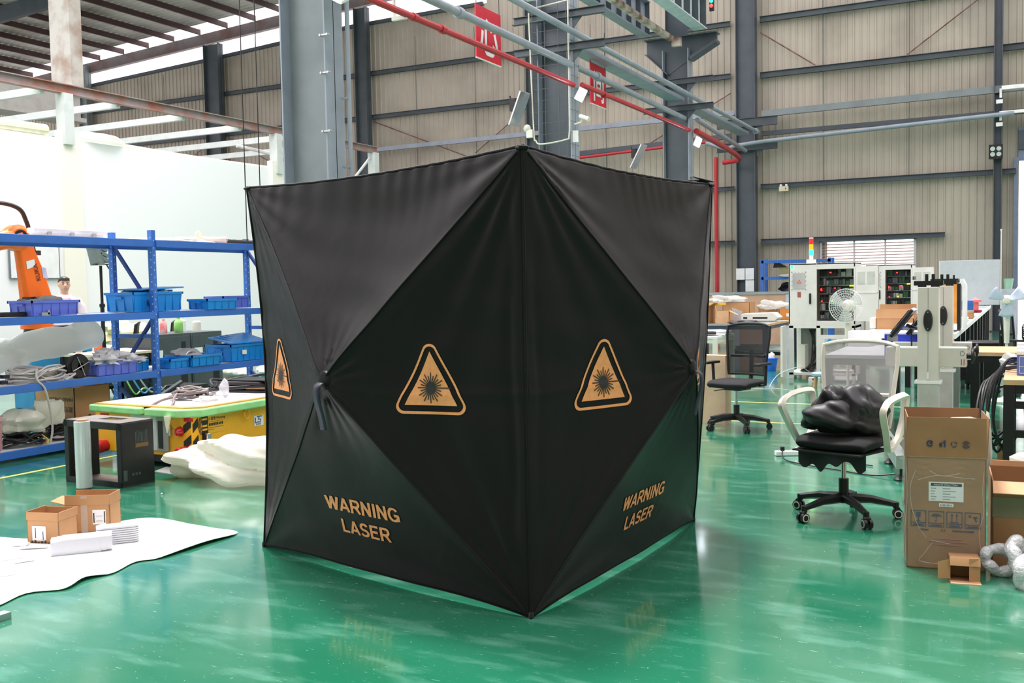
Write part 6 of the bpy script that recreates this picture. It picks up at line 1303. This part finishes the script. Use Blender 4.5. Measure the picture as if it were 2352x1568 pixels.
# long bench run
lbn = thing('long_bench', 'long grey bench with many black legs receding toward the doorway', 'workbench', (-1.1, 19.5, 0))
mb = MB(); mb.b2((-.35, -6.6, .76), (.35, 7, .79)); mb.build('top', mat('bench_grey_top', (172, 188, 190), .4), lbn); mb = MB(); mb.b2((.35, -6.6, .74), (.37, 7, .80)); mb.build('edge_strip', whitep, lbn)
y = -6.4
while y < 7: mb = MB(); mb.b2((.27, y, 0), (.34, y+.12, .76)); mb.build('leg', blackm, lbn); mb = MB(); mb.b2((-.34, y, 0), (-.27, y+.12, .76)); mb.build('leg', blackm, lbn); y += 1.3
om = thing('orange_machine', 'orange and black machine with a white rim on the long bench', 'machine', (-.86, 13.9, .79))
mb = MB(); mb.b2((-.2, -.2, .10), (.10, .25, .62)); mb.build('body', mat('machine_orange', (246, 160, 80), .4), om, bevel=.006)
mb = MB(); mb.b2((-.21, -.21, .62), (.11, .26, .665)); mb.b2((.10, -.2, .02), (.13, .25, .6)); mb.b2((-.2, -.15, 0), (.02, .2, .10)); mb.cyl((.05, 0, .66), (.05, 0, .71), .012); mb.build('black_trim', blackp, om)
mb = MB(); mb.poly([(.13, -.22, .66), (.16, -.22, .66), (.20, -.22, .58), (.20, -.22, .04), (.16, -.22, .02), (.16, -.22, .56), (.13, -.22, .63)], (0, .4, 0)); mb.build('white_rim', whitep, om)
wb = thing('whiteboard', 'large pale grey whiteboard standing at the far end of the long bench', 'whiteboard', (-1.12, 25, 0))
mb = MB(); mb.b2((-.63, 0, .85), (.61, .03, 1.87)); mb.build('board', mat('whiteboard_grey', (204, 208, 214), .35, 0, .02), wb, bevel=.004)
mb = MB(); mb.cyl((.63, 0, 0), (.63, 0, 2.55), .012); mb.cyl((-.63, .03, 0), (-.63, .03, 1.87), .02); mb.tube([(.63, 0, 2.5), (.63, 0, 2.55)], .02, 6); mb.build('stand', whitep, wb)
for k, (x, y, s, m_, lab) in enumerate(((-.86, 18.2, (.2, .3, .13), kraft, 'low brown box on the long bench'), (-.9, 19.2, (.2, .25, .28), mat('box_blue_deep', (44, 104, 176), .5), 'blue box on the long bench'), (-.85, 21.5, (.2, .3, .05), mat('box_red', (214, 70, 80), .5), 'flat red box on the long bench'), (-.95, 17.2, (.3, .4, .06), whitep, 'flat white case on the long bench'))):
    mb = MB(); mb.box((0, 0, s[2]/2), s); mb.box((0, 0, s[2]*.8), (s[0]*1.03, s[1]*1.03, s[2]*.2)); tag(mb.build('bench_box', m_, loc=(x, y, .79), bevel=.006), lab, 'box')
mb = MB(); mb.box((0, 0, .08), (.12, .12, .16)); mb.poly([(-.12, -.12, .16), (.12, -.12, .16), (0, 0, .26)], (0, .02, 0), None); mb.box((0, 0, .18), (.22, .22, .03)); tag(mb.build('red_lantern_box', mat('red_pink_plastic', (236, 110, 110), .5), loc=(-.86, 21.3, .84)), 'small red topped container on the flat red box', 'container')
# fans
def ped_fan(lab, loc, rz, zc, R_, bladem, cage=True, mm=None):
    mm = mm or mat('fan_ivory', (232, 230, 218), .4)
    r = thing('pedestal_fan', lab, 'fan', loc, rz)
    mb = MB(); mb.lathe([(.001, 0), (.2, 0), (.21, .02), (.05, .05), (.03, .07)], (0, 0, 0), 24); mb.build('base', mm, r)
    mb = MB(); mb.cyl((0, 0, .05), (0, 0, zc-.35), .016, n=12); mb.cyl((0, 0, zc-.5), (0, 0, zc-.08), .028, .04, 14); mb.build('pole', mm, r)
    mb = MB(); mb.lathe([(.03, .12), (.06, .1), (.065, 0), (.05, -.03)], (0, 0, zc), 18, axis='y'); mb.build('motor', mm, r)
    mb = MB(); mb.lathe([(.001, -.10), (.035, -.095), (.045, -.06)], (0, 0, zc), 18, axis='y'); mb.build('hub', mm, r)
    for k in range(3):
        a = 2*pi*k/3+.5; mb = MB(); mb.grid(lambda u, v: ((.03+v*R_*.82)*cos(a+(u-.5)*(1.0-.1*v)), -.07+.03*(u-.5), zc+(.03+v*R_*.82)*sin(a+(u-.5)*(1.0-.1*v))), 6, 5); o = mb.build('blade', bladem, r, fixn=False); so = o.modifiers.new('s', 'SOLIDIFY'); so.thickness = .002
    if cage:
        mb = MB()
        for q in range(7):
            rr = R_*(q+1)/7; yy = -.12+.05*(rr/R_)**2; mb.tube([(rr*cos(t*pi/20), yy, zc+rr*sin(t*pi/20)) for t in range(40)], .0022 if q < 6 else .005, 4, closed=True)
        for q in range(40): t = q*pi/20; mb.tube([(.03*cos(t), -.12, zc+.03*sin(t)), (R_*.6*cos(t), -.10, zc+R_*.6*sin(t)), (R_*cos(t), -.07, zc+R_*sin(t)), (R_*.8*cos(t), .02, zc+R_*.8*sin(t)), (.06*cos(t), .05, zc+.06*sin(t))], .0013, 3)
        mb.build('guard', whitep, r)
    return r
ped_fan('white caged pedestal fan standing before the cream cabinets', (-1.74, 11.5, 0), -10, 1.18, .185, mat('clear_blade', (210, 218, 215), .2, 0, 0, alpha=.5))
ped_fan('pedestal fan with bare bluish blades near the bright doorway', (-.19, 13, 0), 0, 1.19, .20, mat('blue_clear_blade', (206, 222, 240), .2, 0, 0, alpha=.8), False)
# stool and blue bin
r = thing('stool', 'tiny stool with blue grey round seat and wooden legs', 'stool', (-2.50, 14.1, 0)); mb = MB(); mb.lathe([(.10, .15), (.115, .16), (.115, .19), (.10, .205), (.001, .21)], (0, 0, 0), 24); mb.build('seat', mat('stool_blue_grey', (146, 176, 190), .6), r)
for a in (.8, 2.4, 3.9, 5.5): mb = MB(); mb.tube([(.07*cos(a), .07*sin(a), .16), (.095*cos(a), .095*sin(a), 0)], .017, 8); mb.build('leg', wood, r)
mb = MB(); mb.lathe([(.09, 0), (.12, .2), (.13, .2), (.13, .215), (.115, .215), (.085, .01)], (0, 0, 0), 20); r = mb.build('waste_bin', mat('waste_blue', (40, 110, 226), .4), loc=(-3.72, 16.5, 0)); tag(r, 'small blue waste bin by the desk leg', 'waste bin')
mb = MB(); mb.blob((0, 0, .22), (.07, .07, .07), 55, .25, 16); mb.build('waste_bag', plasw, r)
# ================================================================ cream electronics cabinets
def ecab(lab, x, y, w_, s, door_w, rz=0, lower=True, tower=False):
    r = thing('electronics_cabinet', lab, 'cabinet', (x, y, 0), rz); d = .62; z0, z1 = .82, 1.72; ox = w_*.43
    cm = mat('cabinet_cream', (236, 233, 228), .4, 0, .02)
    mb = MB(); mb.b2((0, 0, z0), (ox, .02, z1)); mb.b2((ox, 0, z1-.09), (w_, .02, z1)); mb.b2((ox, 0, z0), (w_, .02, z0+.05)); mb.b2((w_-.02, 0, z0), (w_, d, z1)); mb.b2((0, 0, z0), (.02, d, z1)); mb.b2((0, 0, z1-.02), (w_, d, z1)); mb.b2((0, 0, z0-.02), (w_, d, z0)); mb.b2((0, d-.02, z0), (w_, d, z1)); mb.build('shell', cm, r, bevel=.003)
    mb = MB(); mb.b2((.06, -.008, z1-.37), (.24, .0, z1-.14)); dp = mb.build('window_panel', mat('grey_window', (196, 192, 196), .4), r)
    mb = MB()
    for q in range(5):
        for (a, b_) in ((.05+q*.05, z1-.125), (.05+q*.05, z1-.385), (.05, z1-.125-q*.065), (.25, z1-.125-q*.065)): mb.cyl((a, -.014, b_), (a, -.006, b_), .006, n=6)
    mb.build('window_bolts', alum, r)
    mb = MB(); mb.text('△', (.12, -.0085, z1-.29), (1, 0, 0), (0, 0, 1), .07, orange, bold=.03); mb.build('warning_mark', None, r, smooth=0)
    mb = MB(); mb.b2((.13, -.003, z1-.50), (.18, 0, z1-.42)); mb.build('hazard_label', mat('label_brown_red', (170, 90, 88), .5), r)
    mb = MB(); mb.b2((ox-.11, -.02, z0+.30), (ox-.08, 0, z0+.46)); mb.build('handle', blackp, r, bevel=.01)
    mb = MB(); mb.cyl((.05, -.01, z1-.045), (.05, 0, z1-.045), .018, n=12); mb.build('power_button', ledg if tower else mat('button_green', (60, 150, 110)), r)
    # interior electronics
    mb = MB(); mb.b2((ox+.01, .2, z0+.05), (w_-.02, .23, z1-.09)); mb.build('mounting_plate', mat('interior_dark', (44, 50, 50), .6), r)
    rnd = random.Random(int(x*100)); pal = [mat('pcb_green', (40, 88, 62), .4), mat('module_grey', (98, 102, 104), .5), blackp, mat('module_dark_blue', (40, 56, 80), .5), mat('module_light', (160, 162, 158), .5)]
    mb = MB()
    for row in range(6):
        xx = ox+.03
        while xx < w_-.08:
            ww = rnd.uniform(.03, .09); zz = z0+.08+row*.125; mb.b2((xx, .12+rnd.uniform(0, .04), zz), (min(xx+ww, w_-.03), .2, zz+rnd.uniform(.05, .105)), rnd.choice(pal)); xx += ww+.008
        mb.b2((ox+.01, .15, z0+.065+row*.125), (w_-.02, .19, z0+.075+row*.125), pal[4])
    mb.build('circuit_modules', None, r)
    for (a, b_, mm) in ((ox+.18, z1-.14, ledr), (ox+.05, z0+.52, ledr), (ox+.05, z0+.5, ledr), (ox+.05, z0+.34, ledr), (w_-.08, z0+.56, ledy), (w_-.05, z0+.56, ledy), (ox+.2, z0+.34, ledy), (ox+.24, z0+.53, ledr)):
        mb = MB(); mb.box((a, .105, b_), (.022, .012, .016), m=mm); mb.build('indicator_light', None, r)
    mb = MB()
    for q in range(6): mb.tube(smoothpts([(ox+.05+.05*q, .1, z1-.12), (ox+.07+.04*q, .08, z1-.3), (ox+.04+.06*q, .1, z0+.3), (ox+.08+.04*q, .1, z0+.06)], 4), .005, 4)
    mb.build('wiring', cable, r)
    # open door
    if door_w:
        a = radians(38); M_ = Matrix.Translation((w_, 0, 0)) @ Matrix.Rotation(a*0-radians(28), 4, 'Z')
        mb = MB(); mb.b2((0, -.02, z0+.05), (door_w, 0, z1-.06)); mb.b2((0, -.03, z0+.05), (.02, 0, z1-.06)); mb.b2((door_w-.02, -.03, z0+.05), (door_w, 0, z1-.06)); mb.b2((0, -.03, z0+.45), (door_w, 0, z0+.47)); mb.xf(M_); dr = mb.build('open_door', cm, r)
        mb = MB(); mb.b2((.06, -.024, z1-.32), (door_w*.45, -.02, z1-.14)); mb.b2((door_w*.55, -.024, z1-.32), (door_w-.06, -.02, z1-.14)); mb.xf(M_); mb.build('door_vent', mat('vent_grey', (206, 206, 198), .5), dr)
    if lower:
        mb = MB()
        for (a, b_) in ((0, .07), (.40, .46), (w_-.05, w_)): mb.b2((a, 0, 0), (b_, .05, .80)); mb.b2((a, d-.05, 0), (b_, d, .80))
        mb.b2((0, 0, .06), (w_, d, .10)); mb.b2((0, 0, .76), (w_, d, .80)); mb.b2((.46, .0, .16), (w_, .03, .66)); mb.b2((w_-.02, 0, .1), (w_, d, .8)); mb.build('base_frame', cm, r, bevel=.004)
        mb = MB(); mb.b2((-.06, -.3, .05), (-.03, 0, .80)); mb.build('lower_door', cm, r)
        for (a, b_) in ((.52, .44), (.73, .44), (.52, .20), (.73, .20)):
            mb = MB(); mb.b2((a, -.012, b_), (a+.16, 0, b_+.17)); dw = mb.build('drawer_panel', mat('drawer_grey', (200, 204, 198), .5), r)
            mb = MB(); mb.lathe([(.03, -.04), (.026, -.015), (.012, 0)], (a+.08, -.012, b_+.14), 12, axis='y'); mb.b2((a+.065, -.03, b_+.09), (a+.095, -.012, b_+.15)); mb.build('blue_latch', mat('latch_blue', (60, 160, 230), .4), dw)
        mb = MB(); mb.b2((.09, .2, .14), (.2, .45, .5)); mb.build('inner_unit', cream, r)
        mb = MB()
        for q in range(7): mb.tube(smoothpts([(.28+.012*q, .1+.02*q, .74), (.34+.02*sin(q*2), .1, .58), (.37-.03*(q % 3), .12+.02*q, .38), (.3+.04*sin(q*3), .10, .2), (.16+.03*(q % 4), .05+.02*q, .12), (.36, .06+.03*q, .12+.02*q)], 4), .009, 5)
        mb.build('cable_tangle', cable, r)
        mb = MB(); mb.b2((.07, d-.03, .1), (.4, d-.02, .76)); mb.build('rear_panel', mat('grey_rear_panel', (120, 124, 120), .6), r)  # back of the open bay, darker grey than the cream frame
    if tower:
        mb = MB(); mb.b2((.25, .05, z1), (.37, .17, z1+.06)); mb.cyl((.31, .11, z1+.06), (.31, .11, z1+.12), .028); tw = mb.build('signal_tower', whitep, r); mb = MB(); mb.cyl((.31, .11, z1+.37), (.31, .11, z1+.385), .03); mb.build('tower_cap', whitep, tw)
        for q, mm in enumerate((ledg, mat('amber_lens', (255, 160, 30), .3, emit=.6), mat('tower_red', (220, 40, 50), .3, emit=.3))): mb = MB(); mb.cyl((.31, .11, z1+.12+q*.083), (.31, .11, z1+.12+(q+1)*.083), .03); mb.build('tower_lens', mm, tw)
    return r
ecab('near cream electronics cabinet with red amber green signal tower', -3.15, 15.2, .95, 1, .40, 0, True, True)
ecab('farther cream electronics cabinet behind the caged fan', -2.50, 18.5, .76, 1, .42, 0, True, False)
# ================================================================ desk with cartons behind the black chair
dk = table('desk', 'grey topped work desk with dark frame left of the cream cabinets', (-4.75, 18.1, 0), -.95, .9, -1.2, 1.4, .75, mat('desk_grey_top', (150, 156, 156), .4), mat('desk_frame_blue_black', (58, 66, 86), .5), .045, .03)
mb = MB(); mb.b2((.88, -1.2, .72), (.905, 1.4, .755)); mb.build('edge_strip', kraftl, dk)
table('desk', 'low white topped desk half hidden by the tent edge', (-4.2, 13.4, 0), -.7, .58, -.45, .45, .75, whitep, cream, .03, .03)
mb = MB(); mb.blob((0, 0, .03), (.25, .2, .04), 60, .3, 20, flatb=0); tag(mb.build('paper_heap', paper, loc=(-3.85, 13.3, .75)), 'heap of white papers on the low white desk', 'papers')
mb = MB(); mb.cyl((-.12, 0, .02), (.12, .03, .02), .02, n=10); mb.cyl((-.15, 0, .02), (-.12, 0, .02), .012, n=8, m=None); tag(mb.build('glue_gun_handle', blackp, loc=(-3.8, 13.1, .77)), 'black handled tool on the low white desk', 'tool')
cA = carton('carton', (-5.2, 17.35, .75), -8, .55, .3, .30, 'wide kraft carton with orange tape next to the tent edge', (('f', .1, 110), ('r', .12, 60)), kraft)
mb = MB(); mb.b2((-.2, -.153, .02), (-.14, -.1505, .25)); mb.b2((.02, -.153, .02), (.1, -.1505, .25)); mb.build('orange_tape', mat('orange_tape', (232, 178, 84), .4), cA)
carton('carton', (-4.72, 17.3, .75), 10, .22, .25, .22, 'narrow kraft carton with a hanging flap on the grey desk', (('r', .16, 115), ('l', .1, 10)), kraftl)
carton('carton', (-4.75, 18.5, .75), 0, .5, .4, .34, 'plain kraft carton at the back of the grey desk', (), kraft)
mb = MB(); mb.blob((0, 0, .04), (.3, .25, .06), 61, .25, 22); mb.box((.1, 0, 0), (.5, .3, .03)); tag(mb.build('white_packing', plasw, loc=(-4.95, 18.45, 1.12)), 'white packing foam piled above the taped carton', 'packing')
mb = MB(); mb.box((0, 0, 0), (.42, .06, .035)); mb.box((0, 0, -.02), (.4, .05, .01)); tag(mb.build('yellow_strip', mat('bright_yellow', (250, 206, 74), .5), loc=(-4.9, 17.35, 1.09)), 'yellow strip under the white packing foam', 'strip')
r = thing('desktop_device', 'white desktop machine with dark front slots on the grey desk', 'machine', (-4.22, 18.0, .75), 0)
mb = MB(); mb.poly([(-.32, -.2, .02), (.28, -.2, .02), (.36, -.2, .08), (.26, -.2, .17), (-.3, -.2, .15)], (0, .35, 0)); mb.build('case', cream, r, bevel=.01); mb = MB(); mb.b2((-.1, -.205, .06), (.16, -.2, .09)); mb.b2((-.27, -.205, .06), (-.2, -.2, .09)); mb.build('slots', blackp, r)
mb = MB(); mb.poly([(0, 0, 0), (.12, 0, 0), (.16, .0, .2), (-.02, 0, .26)], (0, .01, 0)); tag(mb.build('propped_sheet', mat('grey_sheet', (190, 190, 194), .5), loc=(-4.62, 17.6, .75)), 'grey sheet propped before the white desktop machine', 'sheet')
r = carton('orange_box', (-3.98, 19.0, .75), 0, .22, .2, .2, 'orange brown box beside the near cream cabinet', (), mat('orange_brown_board', (214, 138, 60), .7)); mb = MB(); mb.b2((.02, -.103, .06), (.07, -.1005, .12)); mb.build('label', paper, r)
carton('carton', (-4.35, 19.2, .75), 5, .34, .3, .2, 'kraft carton with white plastic heaped on it', (('l', .1, 30),), kraft)
mb = MB(); mb.blob((0, 0, .05), (.22, .2, .07), 63, .4, 22); tag(mb.build('plastic_heap', plasw, loc=(-4.25, 19.1, .98)), 'white plastic heap near the cream cabinet', 'plastic')
mb = MB(); mb.blob((0, 0, .02), (.2, .12, .03), 64, .3, 18, flatb=0); tag(mb.build('tool_pile', blackp, loc=(-4.35, 17.15, .75)), 'dark pile of small tools at the front of the grey desk', 'tools')
mb = MB(); mb.blob((0, 0, .05), (.4, .3, .06), 65, .3, 22, flatb=0); tag(mb.build('sheet_pile', mat('greyish_white_sheets', (206, 210, 210), .5), loc=(-4.3, 18.0, .2)), 'pile of greyish sheets under the grey desk', 'sheets')
mb = MB(); mb.b2((-.5, -.15, .16), (.5, .15, .2)); tag(mb.build('lower_shelf', blackm, loc=(-4.3, 18.0, 0)), 'dark lower shelf under the grey desk', 'shelf')
pt = thing('partition', 'low plywood partition with grey rail behind the grey desk', 'partition', (-5.4, 22, 0))
mb = MB(); mb.b2((-1.5, 0, .1), (1.2, .03, 1.2)); mb.build('panel', mat('plywood_pink', (206, 164, 140), .6, 0, .08, 1.5), pt); mb = MB(); mb.b2((-1.5, -.02, 1.19), (1.2, .05, 1.25)); mb.build('top_rail', alum, pt)
for x in (-.35, .78): mb = MB(); mb.b2((x, -.02, 0), (x+.12, .05, 1.2)); mb.build('post', mat('bluish_white_block', (196, 204, 220), .5), pt)
# small blue rack against the back wall
br = thing('storage_rack', 'small blue storage rack against the back wall left of the window', 'shelving', (-5.77, 29.1, 0))
for x in (-.97, .9):
    for y in (-.25, .25): mb = MB(); mb.b2((x-.03, y-.03, 0), (x+.06, y+.03, 2.12)); mb.build('upright', blue, br)
for z in (2.05, 1.58, 1.15): mb = MB(); mb.b2((-.97, -.28, z-.05), (.95, -.25, z+.03)); mb.b2((-.97, .25, z-.05), (.95, .28, z+.03)); mb.b2((-.97, -.25, z-.01), (.95, .25, z) if z < 2 else (-.9, .25, z)); mb.build('shelf', blue, br)
mb = MB(); mb.box((0, 0, .13), (.7, .4, .22)); mb.box((0, 0, .25), (.74, .42, .03)); tag(mb.build('olive_case', mat('olive_cloth', (150, 146, 104), .8), loc=(-5.9, 29.1, 1.60), bevel=.02), 'olive coloured case on the small blue rack', 'case')
mb = MB(); mb.blob((0, 0, .05), (.35, .2, .06), 70, .2, 20, flatb=0); tag(mb.build('white_bundle', plasw, loc=(-5.9, 28.95, 1.59)), 'white bundle under the olive case on the small blue rack', 'bundle')
mb = MB(); mb.blob((0, 0, .12), (.4, .2, .16), 71, .3, 24, flatb=0); tag(mb.build('dark_bundle', blackp, loc=(-5.8, 29.1, 1.18)), 'dark bundle on the lower shelf of the small blue rack', 'bundle')
mb = MB(); mb.poly([(-.3, 0, 0), (.1, 0, 0), (-.25, 0, .2)], (0, .2, 0)); tag(mb.build('dark_wedge', blackp, loc=(-6.15, 29.0, 1.87)), 'dark wedge on top of the olive case', 'wedge')
